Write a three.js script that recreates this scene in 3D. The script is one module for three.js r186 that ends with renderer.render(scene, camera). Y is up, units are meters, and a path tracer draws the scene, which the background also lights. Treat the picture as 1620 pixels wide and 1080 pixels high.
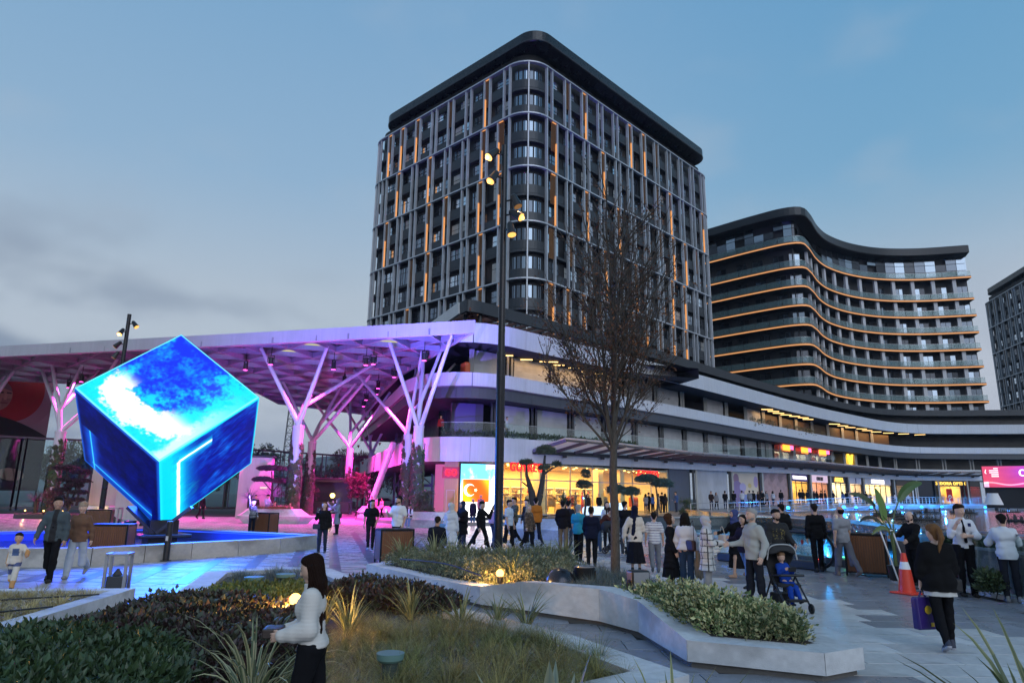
import * as THREE from 'three';
import { mergeGeometries, mergeVertices } from 'three/addons/utils/BufferGeometryUtils.js';
import { RoundedBoxGeometry } from 'three/addons/geometries/RoundedBoxGeometry.js';
import { RectAreaLightUniformsLib } from 'three/addons/lights/RectAreaLightUniformsLib.js';
import { FontLoader } from 'three/addons/loaders/FontLoader.js';
import { TextGeometry } from 'three/addons/geometries/TextGeometry.js';

RectAreaLightUniformsLib.init();
const scene = new THREE.Scene();

// ---------------------------------------------------------------- camera
const camera = new THREE.PerspectiveCamera(53.37, 1024 / 682, 0.05, 6000);
camera.position.set(0, 1.92, 0);
camera.rotation.order = 'YXZ';
camera.rotation.set(Math.atan(245 / 1075), 0, 0.0137);
scene.add(camera);

// ---------------------------------------------------------------- noise
function rng(seed) { let s = seed >>> 0; return () => { s = (s + 0x6D2B79F5) | 0; let t = Math.imul(s ^ (s >>> 15), 1 | s); t = (t + Math.imul(t ^ (t >>> 7), 61 | t)) ^ t; return ((t ^ (t >>> 14)) >>> 0) / 4294967296; }; }
const R0 = rng(7);
const rnd = (a = 0, b = 1, r = R0) => a + (b - a) * r();
const clamp = (x, a = 0, b = 1) => Math.min(b, Math.max(a, x));
const lerp = (a, b, t) => a + (b - a) * t;
const sstep = (a, b, x) => { const t = clamp((x - a) / (b - a)); return t * t * (3 - 2 * t); };
function hash3(x, y, z) { let h = Math.imul(x, 374761393) ^ Math.imul(y, 668265263) ^ Math.imul(z, 1274126177); h = Math.imul(h ^ (h >>> 13), 1274126177); return ((h ^ (h >>> 16)) >>> 0) / 4294967296; }
function vnoise(x, y, z, px = 0) {       // value noise; px: period for tiling
  const X = Math.floor(x), Y = Math.floor(y), Z = Math.floor(z), fx = x - X, fy = y - Y, fz = z - Z;
  const u = fx * fx * (3 - 2 * fx), v = fy * fy * (3 - 2 * fy), w = fz * fz * (3 - 2 * fz);
  const m = px ? (a) => ((a % px) + px) % px : (a) => a;
  const h = (a, b, c) => hash3(m(X + a), m(Y + b), Z + c);
  return lerp(lerp(lerp(h(0, 0, 0), h(1, 0, 0), u), lerp(h(0, 1, 0), h(1, 1, 0), u), v), lerp(lerp(h(0, 0, 1), h(1, 0, 1), u), lerp(h(0, 1, 1), h(1, 1, 1), u), v), w);
}
function fbm(x, y, z, oct = 5, px = 0) { let s = 0, a = 0.5, f = 1; for (let i = 0; i < oct; i++) { s += a * vnoise(x * f, y * f, z + i * 7.3, px ? px * f : 0); a *= 0.5; f *= 2; } return s / (1 - Math.pow(0.5, oct)); }

// ---------------------------------------------------------------- sky: dusk, pale near the horizon, thin cloud low on the left
{
  const W = 1024, Hh = 512, d = new Float32Array(W * Hh * 4);
  const stops = [[-0.02, [0.47, 0.525, 0.60]], [0.06, [0.48, 0.54, 0.62]], [0.16, [0.49, 0.56, 0.645]], [0.27, [0.44, 0.53, 0.63]], [0.42, [0.285, 0.45, 0.635]], [0.62, [0.20, 0.385, 0.605]], [1.0, [0.13, 0.28, 0.49]]];
  for (let j = 0; j < Hh; j++) for (let i = 0; i < W; i++) {
    const az = ((i + 0.5) / W - 0.5) * Math.PI * 2, el = ((j + 0.5) / Hh - 0.5) * Math.PI;
    const x = Math.cos(el) * Math.cos(az), y = Math.sin(el), z = Math.cos(el) * Math.sin(az);
    let k = 0; const yy = Math.max(y, -0.02); while (k < stops.length - 2 && yy > stops[k + 1][0]) k++;
    const t = clamp((yy - stops[k][0]) / (stops[k + 1][0] - stops[k][0])), a = stops[k][1], b = stops[k + 1][1];
    let c = [0, 1, 2].map((n) => lerp(a[n], b[n], t));
    const left = sstep(0.1, 0.75, -x);             // the west of the picture is a little greyer
    const right = sstep(0.0, 0.8, x) * sstep(0.5, 0.0, y);
    c = [c[0] * (1 + 0.05 * right), c[1] * (1 - 0.01 * right), c[2] * (1 + 0.01 * right)]; const hr = sstep(-0.05, 0.5, x) * sstep(0.22, 0.45, y); c = [c[0] * (1 - 0.34 * hr), c[1] * (1 - 0.12 * hr), c[2] * (1 - 0.05 * hr)];
    const glow = sstep(-0.1, 1.0, (x * 0.55 + z * 0.83)) * sstep(0.75, 0.0, Math.abs(y));   // afterglow behind the camera
    c = [c[0] + 0.34 * glow, c[1] + 0.35 * glow, c[2] + 0.36 * glow];
    // clouds: layered, flattened
    const q = 1 / (Math.max(y, 0.015) + 0.16);
    const n1 = fbm(x * q * 1.9 + 3, z * q * 1.9 + 9, 1.5, 6), n2 = fbm(x * q * 5 + 1, z * q * 5, 4.2, 5);
    const bank = sstep(0.41, 0.58, n1 * 0.7 + n2 * 0.3 + 0.17 * left * sstep(0.36, 0.10, y) - 0.06) * sstep(0.40, 0.22, y) * sstep(-0.05, 0.05, y);
    const dk = bank * (0.12 + 0.78 * left);
    c = [lerp(c[0], 0.20, dk), lerp(c[1], 0.26, dk), lerp(c[2], 0.37, dk)];
    const wisp = sstep(0.52, 0.75, n2 * 0.55 + n1 * 0.45) * sstep(0.1, 0.35, y) * 0.30;
    c = [lerp(c[0], 0.42, wisp), lerp(c[1], 0.50, wisp), lerp(c[2], 0.60, wisp)];
    const o = (j * W + i) * 4; d[o] = c[0]; d[o + 1] = c[1]; d[o + 2] = c[2]; d[o + 3] = 1;
  }
  const sky = new THREE.DataTexture(d, W, Hh, THREE.RGBAFormat, THREE.FloatType);
  sky.mapping = THREE.EquirectangularReflectionMapping; sky.magFilter = sky.minFilter = THREE.LinearFilter; sky.colorSpace = THREE.LinearSRGBColorSpace; sky.needsUpdate = true;
  scene.background = sky; scene.environment = sky;
}
scene.fog = new THREE.FogExp2(0xb4c0cf, 0.00014);
scene.backgroundIntensity = 1.0; scene.environmentIntensity = 1.0;

// ---------------------------------------------------------------- the last of the daylight: broad, from behind the camera
const sun = new THREE.DirectionalLight(0xeef3ff, 1.1);
sun.position.set(34, 62, 58); sun.target.position.set(0, 0, -50);
sun.castShadow = true; sun.shadow.radius = 90; sun.shadow.mapSize.set(2048, 2048);
Object.assign(sun.shadow.camera, { left: -140, right: 140, top: 120, bottom: -60, near: 1, far: 400 });
scene.add(sun, sun.target);

const renderer = new THREE.WebGLRenderer({ antialias: true });
renderer.toneMapping = THREE.LinearToneMapping;
renderer.toneMappingExposure = 1.0;
renderer.shadowMap.enabled = true;
renderer.setSize(1024, 682);

// ================================================================ library
const V = (x, y, z) => new THREE.Vector3(x, y, z);
const used = {};
function numbered(name) { used[name] = (used[name] ?? -1) + 1; return used[name] ? `${name}_${String(used[name]).padStart(3, '0')}` : name; }
function thing(name, label, category, pos = [0, 0, 0], ry = 0, group) {
  const g = new THREE.Group(); g.name = numbered(name); g.position.set(...pos); g.rotation.y = ry;
  g.userData = { label, category }; if (group) g.userData.group = group; scene.add(g); return g;
}
function part(name, geo, material, parent, label, kind) {
  const m = new THREE.Mesh(geo, material); m.name = name; m.castShadow = m.receiveShadow = true;
  if (label) m.userData.label = label; if (kind) m.userData.kind = kind; parent.add(m); return m;
}
function single(name, geo, material, label, category, group) { const m = part(numbered(name), geo, material, scene); m.userData = { label, category }; if (group) m.userData.group = group; return m; }
function struct(name, geo, material, label) { const m = part(numbered(name), geo, material, scene); m.userData = { kind: 'structure', label }; return m; }
function stuffOf(name, geo, material, label, category) { const m = part(numbered(name), geo, material, scene); m.userData = { kind: 'stuff', label, category }; return m; }

// geometry: everything non-indexed with position, normal, uv (uv in metres by the dominant axis)
function flat(g) {
  const o = g.index ? g.toNonIndexed() : g; if (!o.attributes.normal) o.computeVertexNormals();
  for (const k of Object.keys(o.attributes)) if (!['position', 'normal', 'uv', 'color'].includes(k)) o.deleteAttribute(k);
  o.morphAttributes = {}; return o;
}
function boxUV(g, s = 1) {
  const p = g.attributes.position, n = p.count, uv = new Float32Array(n * 2);
  const a = V(), b = V(), c = V(), nn = V();
  for (let i = 0; i < n; i += 3) {
    a.fromBufferAttribute(p, i); b.fromBufferAttribute(p, i + 1); c.fromBufferAttribute(p, i + 2);
    nn.subVectors(b, a).cross(V().subVectors(c, a)); const x = Math.abs(nn.x), y = Math.abs(nn.y), z = Math.abs(nn.z);
    for (let k = 0; k < 3; k++) { const q = [a, b, c][k]; let u, v; if (y >= x && y >= z) { u = q.x; v = q.z; } else if (x >= z) { u = q.z; v = q.y; } else { u = q.x; v = q.y; } uv[(i + k) * 2] = u * s; uv[(i + k) * 2 + 1] = v * s; }
  }
  g.setAttribute('uv', new THREE.BufferAttribute(uv, 2)); return g;
}
function M(...list) { const l = list.flat().map(flat); l.forEach((g) => { if (!g.attributes.uv) boxUV(g); }); const hasC = l.some((g) => g.attributes.color); if (!hasC) l.forEach((g) => g.deleteAttribute('color')); return boxUV(l.length > 1 ? mergeGeometries(l) : l[0]); }
function box(w, h, d, x = 0, y = 0, z = 0, ry = 0, rx = 0, rz = 0) { const g = new THREE.BoxGeometry(w, h, d); if (rx) g.rotateX(rx); if (rz) g.rotateZ(rz); if (ry) g.rotateY(ry); g.translate(x, y, z); return boxUV(flat(g)); }
function rbox(w, h, d, r, x = 0, y = 0, z = 0, ry = 0, seg = 1) { const g = new RoundedBoxGeometry(w, h, d, seg, Math.min(r, w / 2.01, h / 2.01, d / 2.01)); if (ry) g.rotateY(ry); g.translate(x, y, z); return boxUV(flat(g)); }
function cyl(r0, r1, h, x = 0, y = 0, z = 0, seg = 12) { const g = new THREE.CylinderGeometry(r1, r0, h, seg); g.translate(x, y + h / 2, z); return flat(g); }
const UPV = V(0, 1, 0);
function rod(a, b, r0, r1 = r0, seg = 8) {
  const d = V().subVectors(b, a), l = d.length(); const g = new THREE.CylinderGeometry(r1, r0, l, seg); g.translate(0, l / 2, 0);
  g.applyQuaternion(new THREE.Quaternion().setFromUnitVectors(UPV, d.normalize())); g.translate(a.x, a.y, a.z); return flat(g);
}
function beam(a, b, w, h) { // rectangular bar from a to b, h is the upright side
  const d = V().subVectors(b, a), l = d.length(); const g = new THREE.BoxGeometry(w, h, l); g.translate(0, 0, l / 2);
  const m = new THREE.Matrix4().lookAt(b, a, UPV); g.applyMatrix4(m); g.translate(a.x, a.y, a.z); return boxUV(flat(g));
}
function slab(pts, y0, y1, bevel = 0, holes = []) { // pts [[x, z], ...]
  const s = new THREE.Shape(pts.map(([x, z]) => new THREE.Vector2(x, -z)));
  for (const h of holes) s.holes.push(new THREE.Path(h.map(([x, z]) => new THREE.Vector2(x, -z))));
  const g = new THREE.ExtrudeGeometry(s, { depth: y1 - y0 - 2 * bevel, bevelEnabled: bevel > 0, bevelSize: bevel, bevelThickness: bevel, bevelOffset: -bevel, bevelSegments: 1 });
  g.rotateX(-Math.PI / 2); g.translate(0, y0 + bevel, 0); return boxUV(flat(g));
}
function sweep(points, prof, closed = false) { // points [[x, z, yoff?]], prof [[offset to the left-hand normal, y]] open/closed polyline extruded along the path
  const n = points.length, N = [];
  for (let i = 0; i < n; i++) { const a = points[closed ? (i + n - 1) % n : Math.max(i - 1, 0)], b = points[closed ? (i + 1) % n : Math.min(i + 1, n - 1)]; const dx = b[0] - a[0], dz = b[1] - a[1], l = Math.hypot(dx, dz) || 1; N.push([-dz / l, dx / l]); }
  const pos = []; const P = (i, k) => [points[i][0] + N[i][0] * prof[k][0], prof[k][1] + (points[i][2] || 0), points[i][1] + N[i][1] * prof[k][0]];
  for (let i = 0; i < (closed ? n : n - 1); i++) { const j = (i + 1) % n; for (let k = 0; k < prof.length - 1; k++) { const a = P(i, k), b = P(j, k), c = P(j, k + 1), d = P(i, k + 1); pos.push(...a, ...b, ...c, ...a, ...c, ...d); } }
  const g = new THREE.BufferGeometry(); g.setAttribute('position', new THREE.Float32BufferAttribute(pos, 3)); g.computeVertexNormals(); return boxUV(g);
}
const rectProf = (o0, o1, y0, y1) => [[o0, y0], [o1, y0], [o1, y1], [o0, y1], [o0, y0]];
function tri3(list) { const g = new THREE.BufferGeometry(); g.setAttribute('position', new THREE.Float32BufferAttribute(list.flat(2), 3)); g.computeVertexNormals(); return boxUV(g); }
function text(str, size, depth, font) { const g = new TextGeometry(str, { font, size, depth, curveSegments: 3 }); g.computeBoundingBox(); const b = g.boundingBox; g.translate(-(b.min.x + b.max.x) / 2, -(b.min.y + b.max.y) / 2, 0); return boxUV(flat(g)); }
const FONT = await new FontLoader().loadAsync('fonts/droid/droid_sans_bold.typeface.json');
const FONTR = await new FontLoader().loadAsync('fonts/droid/droid_sans_regular.typeface.json');

// ---------------------------------------------------------------- textures and materials
function tex(size, fn, srgb = false, rep = 1) {
  const d = new Uint8Array(size * size * 4);
  for (let j = 0; j < size; j++) for (let i = 0; i < size; i++) { const c = fn(i / size, j / size); const o = (j * size + i) * 4; d[o] = clamp(c[0]) * 255; d[o + 1] = clamp(c[1]) * 255; d[o + 2] = clamp(c[2]) * 255; d[o + 3] = 255; }
  const t = new THREE.DataTexture(d, size, size); t.wrapS = t.wrapT = THREE.RepeatWrapping; t.magFilter = THREE.LinearFilter; t.minFilter = THREE.LinearMipmapLinearFilter; t.generateMipmaps = true; t.repeat.set(rep, rep);
  if (srgb) t.colorSpace = THREE.SRGBColorSpace; t.needsUpdate = true; return t;
}
const g1 = (v) => [v, v, v];
const T = {};
T.stone = tex(512, (u, v) => { const a = fbm(u * 6, v * 6, 1, 4, 6), b = fbm(u * 48, v * 48, 3, 3, 48); const s = sstep(0.52, 0.68, fbm(u * 3, v * 3, 7, 4, 3)); return g1((0.60 + 0.36 * a + 0.22 * (b - 0.5)) * (1 - 0.32 * s)); }, false, 0.4);
T.grit = tex(512, (u, v) => { const a = vnoise(u * 160, v * 160, 2, 160), b = fbm(u * 20, v * 20, 5, 4, 20); return g1(0.5 * a + 0.5 * b); }, false, 0.9);
T.streak = tex(512, (u, v) => { const a = fbm(u * 60, v * 3, 1, 3, 0), b = fbm(u * 5, v * 5, 8, 4, 5); return g1(0.70 + 0.16 * a + 0.16 * b); }, false, 0.25);
T.rough = tex(256, (u, v) => g1(0.55 + 0.45 * fbm(u * 8, v * 8, 9, 5, 8)), false, 0.5);
T.wood = tex(512, (u, v) => { const r = fbm(u * 40, v * 2.5, 2, 4), q = fbm(u * 140, v * 5, 6, 2); return [0.30 + 0.26 * r + 0.08 * q, 0.135 + 0.13 * r + 0.04 * q, 0.055 + 0.06 * r]; }, false, 1.0);
T.bark = tex(512, (u, v) => { const r = fbm(u * 30, v * 8, 2, 5, 0); return g1(0.3 + 0.7 * r); }, false, 2);
T.cloth = tex(256, (u, v) => g1(0.6 + 0.4 * fbm(u * 6, v * 3, 3, 4, 6)), false, 0.25);
T.wave = tex(512, (u, v) => g1(0.55 * fbm(u * 10, v * 16, 3, 4, 0) + 0.45 * fbm(u * 34, v * 50, 7, 3, 0)), false, 0.18);
const C = (r, g, b) => new THREE.Color().setRGB(r, g, b);
function mat(rgb, rough = 0.8, o = {}) {
  const { metal = 0, map, bump, bs = 0.004, rmap, ...rest } = o;
  const P = (rest.transmission !== undefined || rest.clearcoat !== undefined || rest.sheen !== undefined || rest.ior !== undefined) ? THREE.MeshPhysicalMaterial : THREE.MeshStandardMaterial;
  const m = new P({ color: C(...rgb), roughness: rough, metalness: metal, ...rest });
  if (map) m.map = map; if (bump) { m.bumpMap = bump; m.bumpScale = bs; } if (rmap) m.roughnessMap = rmap; return m;
}
function glow(rgb, k = 1) { return new THREE.MeshStandardMaterial({ color: C(0.02, 0.02, 0.02), roughness: 0.6, emissive: C(...rgb), emissiveIntensity: k }); }
const MT = {
  white: mat([0.62, 0.625, 0.64], 0.55, { map: T.streak, rmap: T.rough }),
  whiteB: mat([0.66, 0.66, 0.68], 0.5, { map: T.streak }),
  concrete: mat([0.66, 0.67, 0.68], 0.75, { map: T.stone, bump: T.grit, bs: 0.003 }),
  dark: mat([0.020, 0.022, 0.026], 0.42, { metal: 0.3, rmap: T.rough }),
  darkgrey: mat([0.045, 0.05, 0.058], 0.5, { metal: 0.3, map: T.streak }),
  midgrey: mat([0.075, 0.08, 0.09], 0.5, { metal: 0.3, map: T.streak }),
  baluster: mat([0.040, 0.045, 0.052], 0.4, { metal: 0.4, map: T.streak }),
  fin: mat([0.50, 0.52, 0.56], 0.42, { metal: 0.35, map: T.streak }),
  black: mat([0.012, 0.012, 0.014], 0.5, { rmap: T.rough }),
  blackm: mat([0.014, 0.014, 0.016], 0.35, { metal: 0.5 }),
  steel: mat([0.34, 0.35, 0.37], 0.42, { metal: 0.8, rmap: T.rough }),
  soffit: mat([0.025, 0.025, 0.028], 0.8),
  glassD: mat([0.22, 0.27, 0.33], 0.06, { metal: 0.9 }),
  glassB: mat([0.56, 0.64, 0.72], 0.08, { metal: 0.95 }),
  glassK: mat([0.035, 0.04, 0.05], 0.08, { metal: 0.6 }),
  curtain: mat([0.50, 0.49, 0.47], 0.35, { metal: 0.15, map: T.cloth }),
  clear: mat([0.86, 0.95, 0.94], 0.03, { transmission: 1, thickness: 0, ior: 1.45 }),
  teal: mat([0.86, 0.93, 0.93], 0.03, { transmission: 1, thickness: 0, ior: 1.5 }),
  wood: mat([1, 1, 1], 0.5, { map: T.wood, bump: T.wood, bs: 0.002 }),
  rust: mat([0.20, 0.075, 0.05], 0.6, { map: T.streak }),
  louver: mat([0.30, 0.15, 0.06], 0.55, { metal: 0.3 }),
  canvas: mat([0.62, 0.61, 0.62], 0.85, { map: T.cloth, bump: T.cloth, bs: 0.08 }),
  soil: mat([0.045, 0.032, 0.024], 0.95, { bump: T.grit, bs: 0.02 }),
  glassN: mat([0.10, 0.12, 0.15], 0.12, { metal: 0.8 }),
  warmwall: mat([0.70, 0.52, 0.30], 0.7),
  skin: mat([0.52, 0.32, 0.23], 0.55),
};

// ================================================================ the setting
function inPoly(x, z, P) { let c = false; for (let i = 0, j = P.length - 1; i < P.length; j = i++) { const [xi, zi] = P[i], [xj, zj] = P[j]; if ((zi > z) !== (zj > z) && x < (xj - xi) * (z - zi) / (zj - zi) + xi) c = !c; } return c; }
const inset = (P, d) => { // shrink a polygon by d
  const n = P.length; let A = 0; for (let i = 0; i < n; i++) { const [a, b] = P[i], [c, e] = P[(i + 1) % n]; A += a * e - c * b; } const sg = A > 0 ? 1 : -1;
  return P.map((p, i) => { const a = P[(i + n - 1) % n], b = P[(i + 1) % n]; const d1 = V(p[0] - a[0], 0, p[1] - a[1]).normalize(), d2 = V(b[0] - p[0], 0, b[1] - p[1]).normalize(); const n1 = V(-d1.z, 0, d1.x), n2 = V(-d2.z, 0, d2.x); const m = n1.clone().add(n2).normalize(); const k = d / Math.max(0.35, m.dot(n1)); return [p[0] + m.x * k * sg, p[1] + m.z * k * sg]; });
};
// plan of the planters and pools (metres; the camera stands at 0, 0 and looks along -z)
const BED_L = [[-6.55, -12.6], [-6.2, -8.9], [-5.9, -5.2], [-13.5, -7.6], [-8.7, -12.3]];
const BED_F = [[-5.35, -11.4], [-6.3, -14.9], [-5.2, -16.1], [-3.95, -15.85], [-3.0, -14.1], [-1.0, -11.05], [0.74, -8.85], [1.72, -6.95], [0.5, -5.95], [-0.95, -5.62], [-2.0, -5.6], [-2.15, -2.6], [-4.9, -2.6], [-5.0, -8]];
const BED_M = [[-3.4, -17.0], [-2.6, -18.4], [1.7, -19.0], [2.55, -14.3], [3.25, -11.8], [3.45, -10.4], [4.05, -8.3], [3.45, -7.95], [2.1, -8.55], [1.85, -10.3], [1.4, -11.1], [0.2, -12.1], [-0.5, -12.6]];
const BED_C = [[-0.4, -4.95], [2.6, -4.75], [4.6, -5.2], [4.6, -2.2], [-0.4, -2.2]];
const POOL = [[-6.95, -26.05], [-7.6, -23.5], [-9.4, -21.0], [-10.9, -18.55], [-13, -18.0], [-18, -18.5], [-22, -22], [-17, -27], [-14.8, -29.7]];

// far ground out to the horizon
{
  const g = new THREE.PlaneGeometry(6000, 6000, 1, 1); g.rotateX(-Math.PI / 2); g.translate(0, -0.07, -1500);
  struct('ground', boxUV(flat(g)), mat([0.10, 0.10, 0.10], 0.9, { map: T.stone }), 'dull asphalt ground reaching the horizon');
}
// plaza paving: every stone is a slab of its own on a dark bed of joints
{
  const plaza = struct('plaza', slab([[-75, 2], [10.35, 2], [10.35, -41], [4, -50], [-3, -58], [-75, -100]], -0.065, -0.028), mat([0.05, 0.05, 0.052], 0.95, { bump: T.grit }), 'stone paved plaza between planters, pool and shops');
  const edgeR = (z) => lerp(5.5, 7.85, (z + 17.3) / 6.2);                  // right of this line the paving is dark
  const pathF = (x, z) => z > -13.6 && (x > -5.4 - (z + 12) * 0.1) && x < 4.6 + (z + 8) * 0.2 && z > -17 && !(x > 3.6 && z < -8.4);
  const L = 1.2, D = 0.6, r = rng(31), near = [], far = [];
  for (let k = 0; k < 100; k++) for (let i = -58; i < 12; i++) {
    const z = -3.2 - k * D, x = (i + (k % 2) * 0.5 + 0.15 * ((k * 7) % 3)) * L;
    if (x > 9.75 || x < -66 || z < -56) continue;
    if ([BED_L, BED_F, BED_M, BED_C, POOL].some((P) => inPoly(x, z, P) && inPoly(x + 0.6, z, P) && inPoly(x - 0.6, z, P))) continue;
    let dark = false;
    const hsh = hash3(i, k, 5), hs2 = hash3(i >> 1, k >> 1, 9);
    if (x > -1 && z > -25 && x > edgeR(z) - 0.2 && z < -9.2) dark = true;
    else if (pathF(x, z)) dark = true;
    else if (x > 2.6 && z > -24 && (hs2 < 0.16 || hash3(i, k >> 1, 3) < 0.05)) dark = true;
    const lattice = x < 1.5 && z < -15 && z > -36;
    const tone = dark ? 0.27 + 0.09 * hsh : lattice || x < 2.6 ? 0.46 + 0.08 * hsh : 0.64 + 0.12 * hsh;
    const d = Math.hypot(x, z), vis = x / -z > -0.86 && x / -z < 0.86 && z < -5.6;
    (vis ? near : far).push([d, x, z, tone, dark]);
  }
  near.sort((a, b) => a[0] - b[0]);
  const rest = near.splice(300).concat(far);
  const geos = [0, 1, 2].map((n) => rbox(L - 0.012, 0.05, D - 0.012, 0.006, 0, -0.025, 0));
  const tones = new Map();
  const pm = (t, dark) => { const k = Math.round(t * 40) + (dark ? 100 : 0); if (!tones.has(k)) { const q = Math.round(t * 40) / 40; tones.set(k, mat(dark ? [q * 0.92, q * 0.97, q * 1.1] : [q, q * 0.985, q * 0.96], dark ? 0.38 : 0.50, { map: T.stone, bump: T.grit, bs: 0.0025, rmap: T.rough })); } return tones.get(k); };
  near.forEach(([d, x, z, t, dark], n) => { const m = part('paving_stone', geos[n % 3], pm(t, dark), plaza); m.position.set(x, (hash3(n, 1, 1) - 0.5) * 0.003, z); });
  for (const dk of [false, true]) {
    const l = rest.filter((q) => q[4] === dk), im = new THREE.InstancedMesh(geos[0], mat([1, 1, 1], dk ? 0.36 : 0.36, { map: T.stone, bump: T.grit, bs: 0.0025, rmap: T.rough }), l.length), mm = new THREE.Matrix4();
    l.forEach(([d, x, z, t], n) => { im.setMatrixAt(n, mm.makeTranslation(x, (hash3(n, 2, 1) - 0.5) * 0.003, z)); im.setColorAt(n, dk ? C(t * 0.92, t * 0.97, t * 1.1) : C(t, t * 0.985, t * 0.96)); });
    im.name = dk ? 'dark_paving_stones' : 'light_paving_stones'; im.userData.kind = 'stuff'; im.receiveShadow = true; plaza.add(im);
  }
  // the lattice of dark bands inlaid in the left half
  const bandM = mat([0.15, 0.16, 0.19], 0.45, { map: T.stone, rmap: T.rough });
  const line = (n, z) => -8.45 + n * 1.12 + (z + 25) * 0.262;
  const thin = [];
  for (let n = -8; n < 9; n++) {
    const z0 = n > 3 ? -36 : -36, z1 = -15.2; const a = V(line(n, z0), 0, z0), b = V(line(n, z1), 0, z1);
    const ok = (z) => { const x = line(n, z); return !inPoly(x, z, POOL) && !inPoly(x, z, BED_F) && !inPoly(x, z, BED_M); };
    let s0 = null; for (let z = z0; z <= z1; z += 0.3) { if (ok(z) && s0 === null) s0 = z; if ((!ok(z) || z + 0.3 > z1) && s0 !== null) { if (z - s0 > 0.6) part('paving_band', beam(V(line(n, s0), -0.002, s0), V(line(n, z), -0.002, z), 0.30, 0.016), bandM, plaza); s0 = null; } }
    for (let z = z0, k = 0; z < z1; z += 0.62, k++) { const zz = z + (k % 2 ? 0.34 : -0.1), p = V(line(n, z) + 0.15, -0.004, z), q = V(line(n + 1, zz) - 0.15, -0.004, zz); if (!inPoly(p.x, p.z, POOL) && !inPoly(q.x, q.z, POOL)) thin.push(beam(p, q, 0.10, 0.014)); }
  }
  part('thin_paving_band', M(thin), bandM, plaza, null, 'stuff');
}

// the wall line of the shopping building, as a smooth path from the back left round the corner to the far right
const WC = new THREE.CatmullRomCurve3([[-21, -95], [-14.5, -74], [-9.7, -58.5], [-7.9, -53.2], [-5.7, -50.3], [-3.2, -49.8], [-1.0, -50.6], [1.5, -52.9], [5, -56.2], [9, -60], [14, -64.8], [20, -71], [26, -77.4], [32, -83.8], [38, -90], [44, -96], [51, -102.3], [58, -108.5], [63, -112.2], [67.5, -114.2], [73, -114.5], [84, -112.8], [95, -110.5], [112, -106]].map(([x, z]) => V(x, 0, z)), false, 'centripetal');
const WL = WC.getLength(), WN = 400, WP = WC.getSpacedPoints(WN);
function wall(s) { const f = clamp(s / WL) * WN, i = Math.min(WN - 1, Math.floor(f)); const p = WP[i].clone().lerp(WP[i + 1], f - i); const t = V().subVectors(WP[Math.min(WN, i + 2)], WP[Math.max(0, i - 1)]).normalize(); return { p, t, n: V(-t.z, 0, t.x) }; }
const wpt = (s, off = 0) => { const w = wall(s); return [w.p.x + w.n.x * off, w.p.z + w.n.z * off]; };
const sFrom = (t) => { let best = 0, bd = 9; for (let s = 40; s < WL; s += 0.1) { const w = wall(s).p; const d = Math.abs(w.x / -w.z - t); if (d < bd) { bd = d; best = s; } } return best; };
const sAt = (px) => sFrom((px - 807) / 1102);          // by bearing from the viewpoint
const S_LED0 = sAt(725), S_COR = sAt(700), S_END = WL - 1;
const sA = sAt(735), sB = sAt(1065), sC = sAt(1260), sD = sAt(1500);
const floorY = (s) => s < sA ? 0.2 : s < sB ? lerp(0.2, 0.72, (s - sA) / (sB - sA)) : s < sC ? lerp(0.72, 1.42, (s - sB) / (sC - sB)) : s < sD ? lerp(1.42, 1.6, (s - sC) / (sD - sC)) : 1.6;
const headY = (s) => floorY(s) + 4.12 - 0.30 * sstep(sA, sC, s);
function wrow(s0, s1, step, off, yf) { const n = Math.max(1, Math.ceil((s1 - s0) / step)), o = []; for (let i = 0; i <= n; i++) { const s = lerp(s0, s1, i / n); const [x, z] = wpt(s, off); o.push([x, z, yf ? yf(s) : 0]); } return o; }
// a frame standing at the wall: +x runs along it to the right, +z points out to the plaza
function wframe(s0, s1, off = 0) { const [x0, z0] = wpt(s0, off), [x1, z1] = wpt(s1, off); return { x: x0, z: z0, ry: Math.atan2(-(z1 - z0), x1 - x0), w: Math.hypot(x1 - x0, z1 - z0) }; }

// promenade in front of the shops, rising gently to the right, and its low front wall
const PROM = (s) => lerp(3.5, 9.5, sstep(sAt(830), sAt(1010), s)) - 1.5 * sstep(sC, sD, s);
{
  const a = [], n = 150, s0 = S_COR - 6; const row = (i, k) => { const s = lerp(s0, S_END, i / n); const off = [-8, PROM(s), PROM(s) + 0.001][k]; const [x, z] = wpt(s, off); return [x, k < 2 ? floorY(s) : -0.06, z]; };
  for (let i = 0; i < n; i++) for (let k = 0; k < 2; k++) { const p = row(i, k), q = row(i + 1, k), r2 = row(i + 1, k + 1), t = row(i, k + 1); a.push(p, t, r2, p, r2, q); }
  const prom = struct('promenade', tri3(a), mat([0.32, 0.31, 0.30], 0.45, { map: T.stone, bump: T.grit, rmap: T.rough }), 'raised stone walkway along the shop fronts');
  const kerb = []; for (let s = sAt(830); s < S_END - 3; s += 2.4) { const f = wframe(s, s + 2.38, 0); const [x0, z0] = wpt(s, PROM(s) - 0.05), [x1, z1] = wpt(s + 2.38, PROM(s + 2.38) - 0.05); part('kerb_stone', beam(V(x0, floorY(s) + 0.03, z0), V(x1, floorY(s + 2.38) + 0.03, z1), 0.4, 0.10), MT.concrete, prom); }
}
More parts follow.
